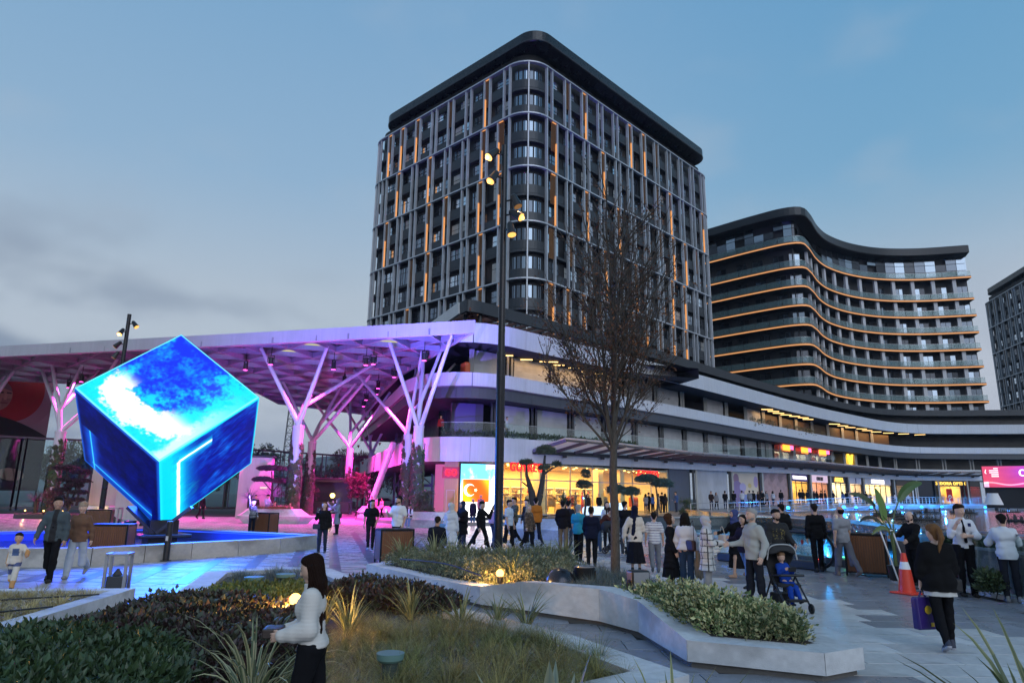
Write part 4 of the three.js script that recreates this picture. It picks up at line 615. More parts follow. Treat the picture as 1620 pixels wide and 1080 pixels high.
// ---- the tilted LED cube over its pool
{
  const F = V(-11.212, 2.84, -22), L = V(-14.478, 5.212, -22.35), Rr = V(-9.168, 5.285, -24.502), B = V(-12.465, 0.646, -25.167);
  const a = L.clone().sub(F), b = Rr.clone().sub(F), c = B.clone().sub(F), S = a.length();
  const t = thing('led_cube', 'large tilted cube of glowing blue LED screens balanced on one corner', 'light sculpture', [F.x, F.y, F.z]);
  const mk = (fn) => { const im = tex(512, fn, true); im.repeat.set(1, 1); return new THREE.MeshStandardMaterial({ color: C(0.004, 0.004, 0.008), roughness: 0.7, emissive: C(1, 1, 1), emissiveMap: im, emissiveIntensity: 1.2 }); };
  const mix3 = (p, q, k) => p.map((x, i) => lerp(x, q[i], k));
  const rag = (u, v, s = 0) => (fbm(u * 9 + s, v * 9, 1 + s, 5) - 0.5) + 0.6 * (fbm(u * 40 + s, v * 40, 3, 3) - 0.5);
  const module = (u, v) => 0.93 + 0.07 * (((u * 8) % 1 > 0.012 && (v * 8) % 1 > 0.012) ? 1 : 0);
  // u runs along a, v along b on the top face
  const top = mk((u, v) => { const n = rag(u, v); const d = Math.max(Math.abs(u - 0.52) * 1.0, Math.abs(v - 0.50)) * 0.6 + Math.hypot(u - 0.52, v - 0.50) * 0.4; const blue = sstep(0.56, 0.30, Math.hypot(u - 0.70, (v - 0.76) * 0.9) + n * 0.34); let c0 = [0.0, 0.90 + 0.2 * n, 1.0]; c0 = mix3(c0, [0.0, 0.16 + 0.95 * clamp(n + 0.08), 0.96], blue); c0 = mix3(c0, [0, 0.45, 1], clamp(n * 1.4) * (1 - blue) * 0.5);
    const edgeV = sstep(0.30, 0.46, v), ring = sstep(0.135, 0.075, Math.abs(d - 0.335) + n * 0.16) * (1 - edgeV * (u > 0.4 ? 1 : 0.9)); c0 = mix3(c0, [1, 1, 1], ring); const front = sstep(0.17, 0.05, u + n * 0.14) * sstep(1.15, 0.2, v); c0 = mix3(c0, [0.95, 1, 1], front * 0.85);
    const e = Math.min(u, v, 1 - u, 1 - v); c0 = mix3(c0, [0.5, 1, 1], sstep(0.016, 0.008, e) * 0.9); return c0.map((x) => x * module(u, v)); });
  const left = mk((u, v) => { const n = rag(u, v, 5); let c0 = [0.0, 0.01 + 0.10 * clamp(n + 0.1), 0.36 + 0.3 * n]; const ln = Math.min(Math.abs(u - 0.86) + (v < 0.42 ? 9 : 0), Math.abs(v - 0.9) + (u < 0.1 || u > 0.88 ? 9 : 0)); c0 = mix3(c0, [0.05, 0.45, 1], Math.exp(-ln * ln * 160) * 0.75); c0 = mix3(c0, [0.3, 0.9, 1], Math.exp(-ln * ln * 16000)); const e = Math.min(u, v, 1 - u, 1 - v); c0 = mix3(c0, [0.1, 0.5, 1], sstep(0.04, 0.0, e) * 0.7); return c0.map((x) => x * module(u, v)); });
  const right = mk((u, v) => { const n = rag(u * 0.6 + v * 0.6, v, 9); let c0 = [0.0, 0.06 + 0.85 * clamp(n + 0.10), 0.66 + 0.6 * n]; const cy = sstep(0.40, 0.10, u + n * 0.22); c0 = mix3(c0, [0.0, 0.85, 1], cy); const ln = Math.min(Math.abs(u - 0.17) + (v < 0.16 ? 9 : 0), Math.abs(v - 0.16 - 0.0 * u) + (u < 0.17 || u > 0.5 ? 9 : 0)); c0 = mix3(c0, [0.1, 0.9, 1], Math.exp(-ln * ln * 300) * 0.9); c0 = mix3(c0, [1, 1, 1], sstep(0.022, 0.012, ln + n * 0.01)); const e = Math.min(u, v, 1 - u, 1 - v); c0 = mix3(c0, [0.1, 0.9, 1], sstep(0.03, 0.004, e)); return c0.map((x) => x * module(u, v)); });
  const quad = (p, e1, e2, out) => { const g = new THREE.BufferGeometry(); const P = [p, p.clone().add(e1), p.clone().add(e1).add(e2), p.clone().add(e2)].map((q) => q.clone().addScaledVector(out, 0.03)), Q = P.map((q) => q.clone().addScaledVector(out, -0.06)); const ix = [[P[0], P[1], P[2]], [P[0], P[2], P[3]]], uv = [0, 0, 1, 0, 1, 1, 0, 0, 1, 1, 0, 1]; const pos = ix.flat().flatMap((q) => q.toArray()); for (let i = 0; i < 4; i++) { const j = (i + 1) % 4; pos.push(...P[i].toArray(), ...P[j].toArray(), ...Q[j].toArray(), ...P[i].toArray(), ...Q[j].toArray(), ...Q[i].toArray()); for (let q = 0; q < 6; q++) uv.push(0.003, 0.003); } g.setAttribute('position', new THREE.Float32BufferAttribute(pos, 3)); g.setAttribute('uv', new THREE.Float32BufferAttribute(uv, 2)); g.computeVertexNormals(); return g; };
  const O = V(0, 0, 0), na = a.clone().normalize(), nb = b.clone().normalize(), nc = c.clone().normalize();
  const sh = (e, k) => e.clone().multiplyScalar(k);
  part('screen_face', quad(O, a, b, nc.clone().negate()), top, t, 'bright upper face with white and cyan swirl'); part('screen_face', quad(O, a, c, nb.clone().negate()), left, t, 'dark navy left face'); part('screen_face', quad(O, b, c, na.clone().negate()), right, t, 'blue right face with a bright vertical line');
  part('screen_face', quad(sh(c, 1), a, b, nc), left, t); part('screen_face', quad(sh(a, 1), b, c, na), left, t); part('screen_face', quad(sh(b, 1), a, c, nb), left, t);
  for (const [n, e1, e2, k, col] of [[nc.clone().negate(), a, b, 10, [0.10, 0.42, 1]], [nb.clone().negate(), a, c, 30, [0.02, 0.08, 1]], [na.clone().negate(), b, c, 34, [0.02, 0.16, 1]]]) { const p = n === undefined ? O : V(0, 0, 0).add(e1.clone().multiplyScalar(0.5)).add(e2.clone().multiplyScalar(0.5)).addScaledVector(n, 0.08); const l = new THREE.RectAreaLight(new THREE.Color(...col), k, S * 0.95, S * 0.95); l.position.copy(p); t.add(l); t.updateMatrixWorld(true); l.lookAt(p.clone().add(F).addScaledVector(n, 5)); l.rotateY(0); }
  // mount: black clasp round the lower corner and a leg on a base plate in the pool
  const bp = c.clone(); const dn = V(-12.2, 0.3, -24.6).sub(F);
  part('mount', M(beam(bp.clone().add(V(0, -0.15, 0.2)), bp.clone().add(V(-0.95, 0.72, 0.35)), 0.9, 0.1), beam(bp.clone().add(V(0, -0.15, 0.2)), bp.clone().add(V(0.95, 0.74, -0.15)), 0.9, 0.1), rbox(0.95, 1.1, 0.95, 0.03, bp.x, bp.y - 0.25, bp.z, 0.7), rbox(1.7, 0.12, 1.7, 0.03, bp.x, 0.40 - F.y, bp.z, 0.7)), MT.black, t);
  part('cable_drum', M(cyl(0.16, 0.2, 0.5, bp.x - 0.9, 0.4 - F.y, bp.z + 0.4), rbox(0.9, 0.18, 0.3, 0.05, bp.x - 1.2, 0.5 - F.y, bp.z + 0.9, 0.5)), MT.black, t);
}
// pool round the cube
{
  const t = thing('pool_wall', 'low stone wall of the blue lit pool under the LED cube', 'wall');
  const inner = inset(POOL, 0.42), base = inset(POOL, 0.06);
  for (let i = 0; i < POOL.length; i++) { const p = POOL[i], q = POOL[(i + 1) % POOL.length], pi = inner[i], qi = inner[(i + 1) % POOL.length]; const n = Math.max(1, Math.round(Math.hypot(p[0] - q[0], p[1] - q[1]) / 1.8)); for (let k = 0; k < n; k++) { const f = (a, b, t2) => [lerp(a[0], b[0], t2), lerp(a[1], b[1], t2)]; const g = 0.004; part('coping_stone', slab([f(p, q, k / n + g), f(p, q, (k + 1) / n - g), f(pi, qi, (k + 1) / n - g), f(pi, qi, k / n + g)], -0.02, 0.45, 0.008), mat([0.50, 0.48, 0.46], 0.55, { map: T.stone }), t); } }
  part('tiled_liner', sweep(inset(POOL, 0.425), rectProf(0, 0.02, 0.05, 0.43), true), mat([0.025, 0.06, 0.42], 0.35), t); part('light_strip', sweep(inset(POOL, 0.43), rectProf(0, 0.03, 0.36, 0.40), true), glow([0.02, 0.08, 1], 1.6), t);
  struct('pool_water', slab(inset(POOL, 0.44), 0.0, 0.12), mat([0.008, 0.014, 0.05], 0.05, { bump: T.wave, bs: 0.02 }), 'dark still water of the pool under the LED cube');
}
// ---- street lamps: black mast with clamped spotlights
function mast(name, label, x, z, h, heads, r0) {
  const t = thing(name, label, 'street lamp', [x, 0, z]); const split = h * 0.47;
  part('pole', M(cyl(r0, r0, split, 0, 0, 0, 20), cyl(r0 * 1.06, r0 * 1.06, 0.14, 0, split - 0.12, 0, 20), cyl(r0 * 0.8, r0 * 0.74, h - split, 0, split, 0, 20), cyl(r0 * 1.5, r0 * 1.5, 0.03, 0, 0.22, 0, 20)), mat([0.014, 0.014, 0.018], 0.38, { metal: 0.4, rmap: T.rough }), t);
  for (const [y, az, tilt, k] of heads) { const s = new THREE.Group(); s.name = 'lamp_head'; s.position.set(Math.cos(az) * (r0 + 0.25), y, Math.sin(az) * (r0 + 0.25)); s.rotation.set(0, -az + Math.PI / 2, 0); t.add(s);
    const dir = V(0, -Math.cos(tilt), Math.sin(tilt)), tip = dir.clone().multiplyScalar(0.26), back = dir.clone().multiplyScalar(-0.16);
    part('shade', M(rod(back, tip, 0.10, 0.155, 14), rod(back.clone().addScaledVector(dir, -0.05), back, 0.06, 0.10, 14), rod(V(0, 0, -0.28), V(0, 0.02, 0), 0.03)), MT.black, s);
    part('lamp_lens', rod(tip.clone().addScaledVector(dir, 0.0), tip.clone().addScaledVector(dir, 0.02), 0.135, 0.135, 14), glow([1, 0.46, 0.10], k * 0.6), s);
    if (k > 3) part('lamp_bulb', new THREE.SphereGeometry(0.07, 12, 8).translate(tip.x, tip.y - 0.03, tip.z + 0.05), glow([1, 0.52, 0.14], k * 1.0), s);
    const l = new THREE.SpotLight(new THREE.Color(1, 0.62, 0.28), k * 9, 40, 0.7, 0.6, 2); t.updateMatrixWorld(true); const wp = s.localToWorld(tip.clone().addScaledVector(dir, 0.06)), wt = s.localToWorld(tip.clone().addScaledVector(dir, 4)); l.position.copy(wp); l.target.position.copy(wt); l.castShadow = true; scene.add(l, l.target); }
  return t;
}
mast('street_lamp', 'tall black lamp mast with five clamped spotlights in the middle of the picture', -0.33, -20.7, 13.35, [[13.0, 2.75, 0.75, 8], [12.15, 2.6, 0.55, 3.5], [11.35, 0.3, 0.4, 0.4], [10.85, 0.35, 1.0, 3.5], [10.3, 0.9, 0.25, 3]], 0.135);
mast('street_lamp', 'black lamp mast with four spotlights rising behind the LED cube', -23.2, -39.8, 12.35, [[11.75, 0.1, 0.7, 3], [11.2, 1.8, 0.6, 9], [10.5, 3.1, 0.8, 1.2], [9.85, 2.9, 0.5, 0.8]], 0.15);

// ---- litter bins in wooden slats
function bin(label, x, z, ry, w = 1.0, d = 0.62, h = 0.98, y = 0) {
  const t = thing('litter_bin', label, 'litter bin', [x, y, z], ry); const fr = MT.blackm, wd = mat([0.34, 0.27, 0.25], 0.45, { map: T.wood, bump: T.wood, bs: 0.002 });
  part('frame', M(...[[-1, -1], [1, -1], [1, 1], [-1, 1]].map(([a, b]) => box(0.045, h, 0.045, a * (w / 2 - 0.022), h / 2, b * (d / 2 - 0.022))), box(w, 0.05, d, 0, h - 0.02, 0), box(w - 0.1, 0.04, d - 0.1, 0, 0.10, 0), box(w - 0.02, 0.05, 0.05, 0, 0.1, d / 2 - 0.03), box(w - 0.02, 0.05, 0.05, 0, 0.1, -d / 2 + 0.03)), fr, t);
  part('liner', box(w - 0.14, h - 0.2, d - 0.14, 0, h / 2, 0), MT.black, t);
  const n = Math.round((w - 0.1) / 0.062), m = Math.round((d - 0.1) / 0.062); for (const s of [1, -1]) { for (let i = 0; i < n; i++) part('slat', box(0.052, h - 0.16, 0.02, -(w - 0.1) / 2 + (i + 0.5) * (w - 0.1) / n, h / 2 + 0.02, s * (d / 2 - 0.015)), wd, t); for (let i = 0; i < m; i++) part('slat', box(0.02, h - 0.16, 0.052, s * (w / 2 - 0.015), h / 2 + 0.02, -(d - 0.1) / 2 + (i + 0.5) * (d - 0.1) / m), wd, t); }
  part('lid_opening', M(box(w * 0.32, 0.012, d * 0.4, -w * 0.22, h + 0.008, 0), box(w * 0.32, 0.012, d * 0.4, w * 0.22, h + 0.008, 0)), MT.black, t); return t;
}
bin('wood slatted litter bin in front of the pool beside the family', -11.55, -20.6, 0.12);
bin('bluish litter bin seen behind the pool wall on the left', -19.4, -33.2, 0.3, 1.1, 0.6, 1.05);
bin('wood slatted litter bin behind the pool near the checked shirt boy', -11.75, -33.6, -0.35, 1.15, 0.7, 1.0);
bin('wood slatted litter bin half hidden by the phormium of the middle planter', -3.35, -20.6, 0.45, 1.0, 0.62, 0.95);
bin('wide wood slatted litter bin right of the escalator', 9.55, -18.9, -0.55, 1.0, 0.75, 1.08);
// ---- open steel frame lantern and others at the left path
function lantern(label, x, z, ry, s = 1) {
  const t = thing('frame_lantern', label, 'bollard light', [x, 0, z], ry); const w = 0.36 * s, h = 0.72 * s;
  part('frame', M(...[[-1, -1], [1, -1], [1, 1], [-1, 1]].map(([a, b]) => box(0.055 * s, h, 0.055 * s, a * w / 2, h / 2, b * w / 2)), ...[[-1], [1]].map(([b]) => box(w, 0.05 * s, 0.055 * s, 0, h - 0.025, b * w / 2)), ...[[-1], [1]].map(([b]) => box(0.055 * s, 0.05 * s, w, b * w / 2, h - 0.026, 0)), box(w + 0.05, 0.03, w + 0.05, 0, 0.016, 0)), MT.steel, t);
  part('housing', M(rbox(w * 0.86, 0.26 * s, w * 0.86, 0.02, 0, 0.16 * s, 0), cyl(0.1 * s, 0.02, 0.12, 0, 0.30 * s, 0)), MT.darkgrey, t); part('lamp_glass', box(w * 0.7, 0.012, w * 0.7, 0, h - 0.03, 0), MT.clear, t); return t;
}
lantern('open steel frame lantern at the end of the left planter', -7.75, -14.15, 0.25); lantern('open steel frame lantern beside the far lamp mast', -21.9, -38.9, 0.1, 1.4);
{ const t = thing('bollard', 'slim black round bollard in front of the LED cube', 'bollard', [-9.75, 0, -20.2]); part('post', M(cyl(0.085, 0.085, 1.05, 0, 0, 0, 16), cyl(0.15, 0.15, 0.02, 0, 0.001, 0, 16), cyl(0.09, 0.075, 0.04, 0, 1.05, 0, 16)), MT.black, t); part('mark', box(0.07, 0.13, 0.004, 0, 0.62, 0.086), mat([0.5, 0.5, 0.52], 0.5), t); }
// ---- sculptural bench planters
function benchPlanter(label, x, z, ry, L = 3.9) {
  const t = thing('bench_planter', label, 'bench', [x, 0, z], ry); const h = MT.concrete;
  const ring = (y, lx, lz, sk = 0) => [[-lx, -lz], [-lx * 0.8, lz], [lx * 0.72, lz], [lx, -lz * 0.2], [lx * 0.8, -lz]].map(([a, b]) => [a + sk, y, b]);
  const loft = (A, B) => { const o = []; for (let i = 0; i < A.length; i++) { const j = (i + 1) % A.length; o.push(A[i], A[j], B[j], A[i], B[j], B[i]); } for (let i = 1; i < A.length - 1; i++) o.push(B[0], B[i], B[i + 1]); return tri3(o); };
  const g = [-0.5, 0.5].map(() => 0); part('hull', loft(ring(0, L * 0.40, 0.55), ring(0.45, L * 0.5, 0.85)), h, t); part('seat', loft(ring(0.452, L * 0.5, 0.85), ring(0.50, L * 0.49, 0.83)), h, t); part('back', loft(ring(0.502, L * 0.44, 0.5, -0.1), ring(0.92, L * 0.33, 0.34, -0.1)), h, t); part('soil', loft(ring(0.925, L * 0.30, 0.30, -0.1), ring(0.94, L * 0.29, 0.29, -0.1)), MT.soil, t); return t;
}
benchPlanter('white sculptural bench planter with dry grass in front of the left column', -15.3, -45.6, 0.03, 5.4); benchPlanter('white sculptural bench planter where a man in a vest sits', -5.3, -43.2, -0.25, 4.4); benchPlanter('white bench planter deep in the magenta light', -11.5, -60.5, 0.1, 3.6); benchPlanter('white sculptural bench beside the twisted olive near the shop', 1.6, -33.0, -0.5, 4.2); benchPlanter('low white bench behind the man in the denim jacket', -27.6, -47.5, 0.1, 2.6);
// ---- tall frame screen, banner, kiosks on the left
{
  const t = thing('glazed_screen_wall', 'tall steel framed glass wind screen at the back of the plaza', 'screen wall'); const P = [[-62, -50], [-46, -64.5], [-36, -71], [-29, -79], [-18, -93]]; const H = 6.7, fm = mat([0.09, 0.085, 0.10], 0.5, { metal: 0.3 });
  for (let i = 0; i < P.length - 1; i++) { const p = P[i], q = P[i + 1], l = Math.hypot(q[0] - p[0], q[1] - p[1]), n = Math.round(l / 3.1); part('top_rail', beam(V(p[0], H, p[1]), V(q[0], H, q[1]), 0.16, 0.2), fm, t); part('bottom_rail', beam(V(p[0], 0.25, p[1]), V(q[0], 0.25, q[1]), 0.12, 0.2), fm, t); for (let k = 0; k <= n; k++) { const x = lerp(p[0], q[0], k / n), z = lerp(p[1], q[1], k / n); part('post', box(0.14, H - 0.1, 0.14, x, H / 2, z), fm, t); part('post', box(0.1, H - 0.1, 0.1, x + 0.5, H / 2, z + 0.02), fm, t); if (k < n) { const x1 = lerp(p[0], q[0], (k + 1) / n), z1 = lerp(p[1], q[1], (k + 1) / n); part('glass_pane', beam(V(x, H / 2 + 0.1, z), V(x1, H / 2 + 0.1, z1), 0.02, H - 0.6), MT.clear, t); } } }
  // banner with a portrait: generic man in a dark suit before a red disc
  const img = tex(1024, (u, v) => { const X = u * 11.6 - 0.9, Y = v * 12; let c = [0.52, 0.40, 0.44]; const n = fbm(u * 8, v * 8, 3, 4); c = c.map((q) => q * (0.9 + 0.2 * n)); const disc = Math.hypot((X - 7.7) / 2.35, (Y - 9.8) / 3.1); if (disc < 1) c = [0.50, 0.07, 0.075]; const sw = Math.hypot((X - 7.8) / 3.2, (Y - 9.9) / 4.1); if (disc > 1 && sw < 1 && X > 7) c = [0.50, 0.38, 0.41];
    const body = Y < 7.3 - 0.16 * Math.pow(Math.abs(X - 6.4), 1.7) || (Y < 2.6 && X > 3.2 && X < 10.6); if (body) { c = [0.055, 0.055, 0.07]; if (Math.abs(X - 6.3 + (7.2 - Y) * 0.12) < 0.35 * (Y - 4.8) / 2.4 && Y > 4.8) c = [0.62, 0.58, 0.58]; if (Math.abs(X - 6.25 + (7.2 - Y) * 0.1) < 0.10 && Y > 4.9 && Y < 6.9) c = [0.28, 0.06, 0.08]; }
    const hx = (X - 6.8) / 0.98, hy = (Y - 9.3) / 1.15, head = Math.hypot(hx / 0.98, hy / 1.32); if (head < 1) { c = [0.60, 0.44, 0.38]; if (hx > 0.25 && hy < -0.2) c = [0.5, 0.36, 0.32]; if (hy > 0.75 - 0.35 * hx) c = [0.40, 0.33, 0.30]; if (Math.abs(hy - 0.28) < 0.07 && (Math.abs(hx - 0.1) < 0.22 || Math.abs(hx - 0.72) < 0.18)) c = [0.25, 0.18, 0.16]; if (Math.abs(hx - 0.5) < 0.1 && hy > -0.35 && hy < 0.2) c = [0.66, 0.48, 0.42]; if (Math.abs(hy + 0.62) < 0.05 && Math.abs(hx - 0.45) < 0.26) c = [0.38, 0.2, 0.2]; } if (Math.hypot((X - 6.5) / 0.5, (Y - 7.6) / 0.8) < 1 && !(head < 1)) c = [0.5, 0.37, 0.32];
    const hand = Math.hypot((X - 8.6 + 0.3 * (Y - 1.5)) / 0.95, (Y - 1.5) / 0.62); if (hand < 1) { c = [0.62, 0.47, 0.42]; if (Math.sin((X - 7.6) * 9 + Y * 2) > 0.8) c = [0.42, 0.3, 0.27]; } if (Y < 0.9) c = [0.12, 0.06, 0.09]; return c; }, true);
  img.repeat.set(1, 1); const bt = thing('portrait_banner', 'huge hanging banner of a man in a dark suit before a red disc', 'banner', [-46.3, 1.9, -68.2], 0.62); const g = new THREE.PlaneGeometry(13, 11.5, 24, 12); { const p = g.attributes.position; for (let i = 0; i < p.count; i++) p.setZ(i, 0.10 * Math.sin(p.getX(i) * 1.1) + 0.05 * Math.sin(p.getY(i) * 1.7 + p.getX(i))); g.computeVertexNormals(); } g.translate(-6.5, 5.75, 0); part('cloth', g, mat([1, 1, 1], 0.85, { map: img }), bt); part('hem_bar', M(rod(V(-13, 11.55, 0), V(0, 11.55, 0), 0.05), rod(V(-13, -0.05, 0), V(0, -0.05, 0), 0.05)), MT.darkgrey, bt); for (const x of [-12.8, -0.1]) part('pole', rod(V(x, -1.9, -0.1), V(x, 11.6, -0.1), 0.07), MT.darkgrey, bt);
  for (const [x, z, w, h, ry, lb] of [[-28.2, -49.6, 2.6, 4.3, 0.1, 'pale rendered kiosk wall behind the cloud pruned pine'], [-25.3, -47.3, 2.0, 3.9, -0.2, 'pale tapering kiosk block behind the lamp mast'], [-19.6, -53.5, 2.3, 4.6, 0.2, 'pale kiosk block right of the LED cube']]) { const k = thing('kiosk', lb, 'kiosk', [x, 0, z], ry); part('wall', slab([[-w / 2, -0.7], [w / 2, -0.7], [w / 2, 0.7], [-w / 2, 0.7]], 0, h, 0.04), mat([0.50, 0.46, 0.47], 0.7, { map: T.streak }), k); part('roof', rbox(w + 0.2, 0.12, 1.6, 0.03, 0, h + 0.06, 0), MT.darkgrey, k); if (w > 2.1) part('sign_light', M(box(0.5, 0.14, 0.04, w * 0.3, h * 0.66, 0.72), box(0.5, 0.14, 0.04, w * 0.3, h * 0.5, 0.72)), glow([1, 0.75, 0.5], 1.2), k); }
}
// dark steel stair tower and lift frame behind the right columns, ramp wall
{
  const t = thing('stair_tower', 'dark open steel stair tower behind the pink lit columns', 'stairs', [-13.5, 0, -84]); const l = []; for (const x of [0, 2.2, 4.4]) for (const z of [0, 3]) l.push(box(0.22, 13, 0.22, x, 6.5, z)); for (let y = 3; y < 13; y += 1.6) { l.push(box(4.6, 0.2, 0.2, 2.2, y, 0), box(4.6, 0.2, 0.2, 2.2, y, 3), box(0.2, 0.2, 3, 0, y, 1.5), box(0.2, 0.2, 3, 4.4, y, 1.5)); } part('frame', M(l), MT.dark, t); const d = []; for (let y = 3; y < 11; y += 3.2) d.push(beam(V(0.2, y, 3), V(2.2, y + 1.6, 3), 0.1, 0.25), beam(V(2.2, y + 1.6, 3), V(4.2, y + 3.2, 3), 0.1, 0.25), beam(V(0.2, y + 3.2, 0), V(4.2, y, 0), 0.1, 0.12)); part('brace', M(d), MT.dark, t); for (let y = 3; y < 12; y += 1.6) part('tread', box(4.4, 0.08, 1.4, 2.2, y + 0.15, 1.2), MT.darkgrey, t);
  const q = thing('inclined_column', 'slanting pink lit column beside the shop corner', 'column', [-10.2, 0, -57.5]); part('shaft', rod(V(-1.6, 0, 0), V(0.4, 6.2, 0), 0.26, 0.26, 10), MT.concrete, q); part('plinth', rbox(1.2, 0.3, 0.9, 0.04, -1.6, 0.15, 0), MT.concrete, q);
}
// lattice mast, flag strings
{
  const t = thing('lattice_mast', 'slim steel lattice mast far behind the plaza', 'mast', [-49.3, 0, -152]); const l = []; const H = 24; for (let s = 0; s < 4; s++) { const f = (y) => { const w = lerp(1.7, 0.55, y / H), a = s * Math.PI / 2 + 0.6; return V(Math.cos(a) * w, y, Math.sin(a) * w); }, g = (y) => { const w = lerp(1.7, 0.55, y / H), a = (s + 1) * Math.PI / 2 + 0.6; return V(Math.cos(a) * w, y, Math.sin(a) * w); }; l.push(rod(f(0), f(H), 0.09, 0.06, 5)); for (let y = 0; y < H; y += 1.5) { l.push(rod(f(y), g(Math.min(H, y + 1.5)), 0.045, 0.045, 4), rod(f(y), g(y), 0.045, 0.045, 4)); } } part('lattice', M(l), MT.darkgrey, t); part('antenna', M(rod(V(0, H, 0), V(0, H + 2.4, 0), 0.06, 0.04), box(0.3, 1.6, 0.2, 0.5, H - 1, 0.3)), MT.midgrey, t);
  [[[-24.5, 2.9, -86], [-16, 11.5, -86], 'lower left'], [[-22.0, 2.6, -87], [-14.6, 11.0, -87], 'middle'], [[-20, 2.4, -88], [-13.2, 11.0, -88], 'right hand']].forEach(([a, b, w]) => { const f = thing('flag_string', `string of little red flags, the ${w} one of three behind the canopy`, 'bunting'); const A = V(...a), B = V(...b), n = 11, pts = Array.from({ length: n + 1 }, (_, i) => A.clone().lerp(B, i / n).add(V(0, -0.5 * Math.sin(Math.PI * i / n), 0))); part('cord', M(pts.slice(1).map((p, i) => rod(pts[i], p, 0.012, 0.012, 4))), MT.black, f); pts.slice(1, -1).forEach((p) => part('flag', slab([[-0.19, 0], [0.19, 0], [0, 0.4]], -0.006, 0.006).rotateX(Math.PI / 2).translate(p.x, p.y, p.z), mat([0.35, 0.02, 0.02], 0.7), f)); });
}
// parked cars seen through the glass
function car(label, x, z, ry, col) {
  const t = thing('parked_car', label, 'car', [x, 0, z], ry, 'cars parked behind the glass screen'); const prof = [[-2.1, 0.35], [-2.12, 0.8], [-1.95, 0.95], [-1.2, 1.02], [-0.55, 1.42], [0.75, 1.44], [1.45, 1.0], [2.05, 0.88], [2.12, 0.4], [1.8, 0.28], [-1.8, 0.28]];
  const s = new THREE.Shape(prof.map(([a, b]) => new THREE.Vector2(a, b))); const g = new THREE.ExtrudeGeometry(s, { depth: 1.5, bevelEnabled: true, bevelSize: 0.08, bevelThickness: 0.10, bevelSegments: 2 }); g.translate(0, 0, -0.75); part('body', boxUV(flat(g)), mat(col, 0.28, { clearcoat: 0.7 }), t);
  const w2 = new THREE.Shape([[-1.05, 1.04], [-0.5, 1.36], [0.7, 1.37], [1.25, 1.02]].map(([a, b]) => new THREE.Vector2(a, b))); const gg = new THREE.ExtrudeGeometry(w2, { depth: 1.74, bevelEnabled: false }); gg.translate(0, 0, -0.87); part('window', boxUV(flat(gg)), MT.glassK, t);
  for (const a of [-1.3, 1.3]) for (const b of [-0.82, 0.82]) part('wheel', M(rod(V(a, 0.32, b - 0.11), V(a, 0.32, b + 0.11), 0.32, 0.32, 16), rod(V(a, 0.32, b - 0.12), V(a, 0.32, b + 0.12), 0.18, 0.18, 10)), MT.black, t);
  for (const b of [-0.6, 0.6]) part('headlight', rbox(0.06, 0.14, 0.34, 0.02, 2.16, 0.72, b), mat([0.6, 0.6, 0.6], 0.2), t); return t;
}
car('white car parked behind the glass screen below the flag strings', -18.5, -101, 0.3, [0.65, 0.66, 0.68]); car('grey car parked behind the glass screen left of the columns', -33, -92, 0.2, [0.3, 0.31, 0.33]); car('yellowish taxi parked behind the LED cube', -40, -84, -0.3, [0.6, 0.38, 0.08]); car('white car parked left behind the portrait column', -46, -84, 0.4, [0.6, 0.6, 0.6]); car('dark car parked behind the magenta bench', -24, -99, 0.1, [0.05, 0.05, 0.06]);
// dark refreshment stand with a lit lamp between the columns
{ const t = thing('refreshment_stand', 'dark refreshment stand with a yellow lamp between the columns', 'stall', [-18.9, 0, -71], 0.1); part('counter', rbox(5.2, 1.1, 1.2, 0.04, 0, 0.55, 0), MT.black, t); part('roof', rbox(6.2, 0.35, 2.4, 0.05, 0, 3.3, -0.3), mat([0.05, 0.02, 0.03], 0.6), t); part('back_wall', rbox(5.2, 3.1, 0.2, 0.02, 0, 1.6, -1.3), MT.black, t); for (const x of [-2.8, 2.8]) part('post', box(0.14, 3.2, 0.14, x, 1.6, 0.6), MT.black, t); part('lamp', new THREE.SphereGeometry(0.24, 14, 10).translate(0.9, 1.75, 0.7), glow([1, 0.72, 0.15], 7), t); const l = new THREE.PointLight(new THREE.Color(1, 0.7, 0.25), 14, 20, 2); l.position.set(0.9, 1.75, 1.05); t.add(l); }
// ---- right side: glass railing, escalator, cone, waterside lights, railings on the promenade
{
  const t = thing('glass_railing', 'clear glass railing along the edge of the lake and stair well', 'railing'); const seg = (z0, z1) => { const n = Math.round((z0 - z1) / 1.75); for (let i = 0; i < n; i++) { const a = lerp(z0, z1, i / n), b = lerp(z0, z1, (i + 1) / n); const X = 10.18; part('glass_pane', box(0.016, 1.2, Math.abs(b - a) - 0.03, X, 0.68, (a + b) / 2), MT.teal, t); part('clamp', M(box(0.05, 0.12, 0.06, X, 0.14, a - 0.25), box(0.05, 0.12, 0.06, X, 0.14, b + 0.25)), MT.steel, t); } part('handrail', box(0.05, 0.04, z0 - z1, 10.18, 1.30, (z0 + z1) / 2), MT.steel, t); part('base_kerb', box(0.3, 0.10, z0 - z1, 10.2, 0.05, (z0 + z1) / 2), MT.concrete, t); };
  seg(-9, -17.4); seg(-22.6, -40.5);
}
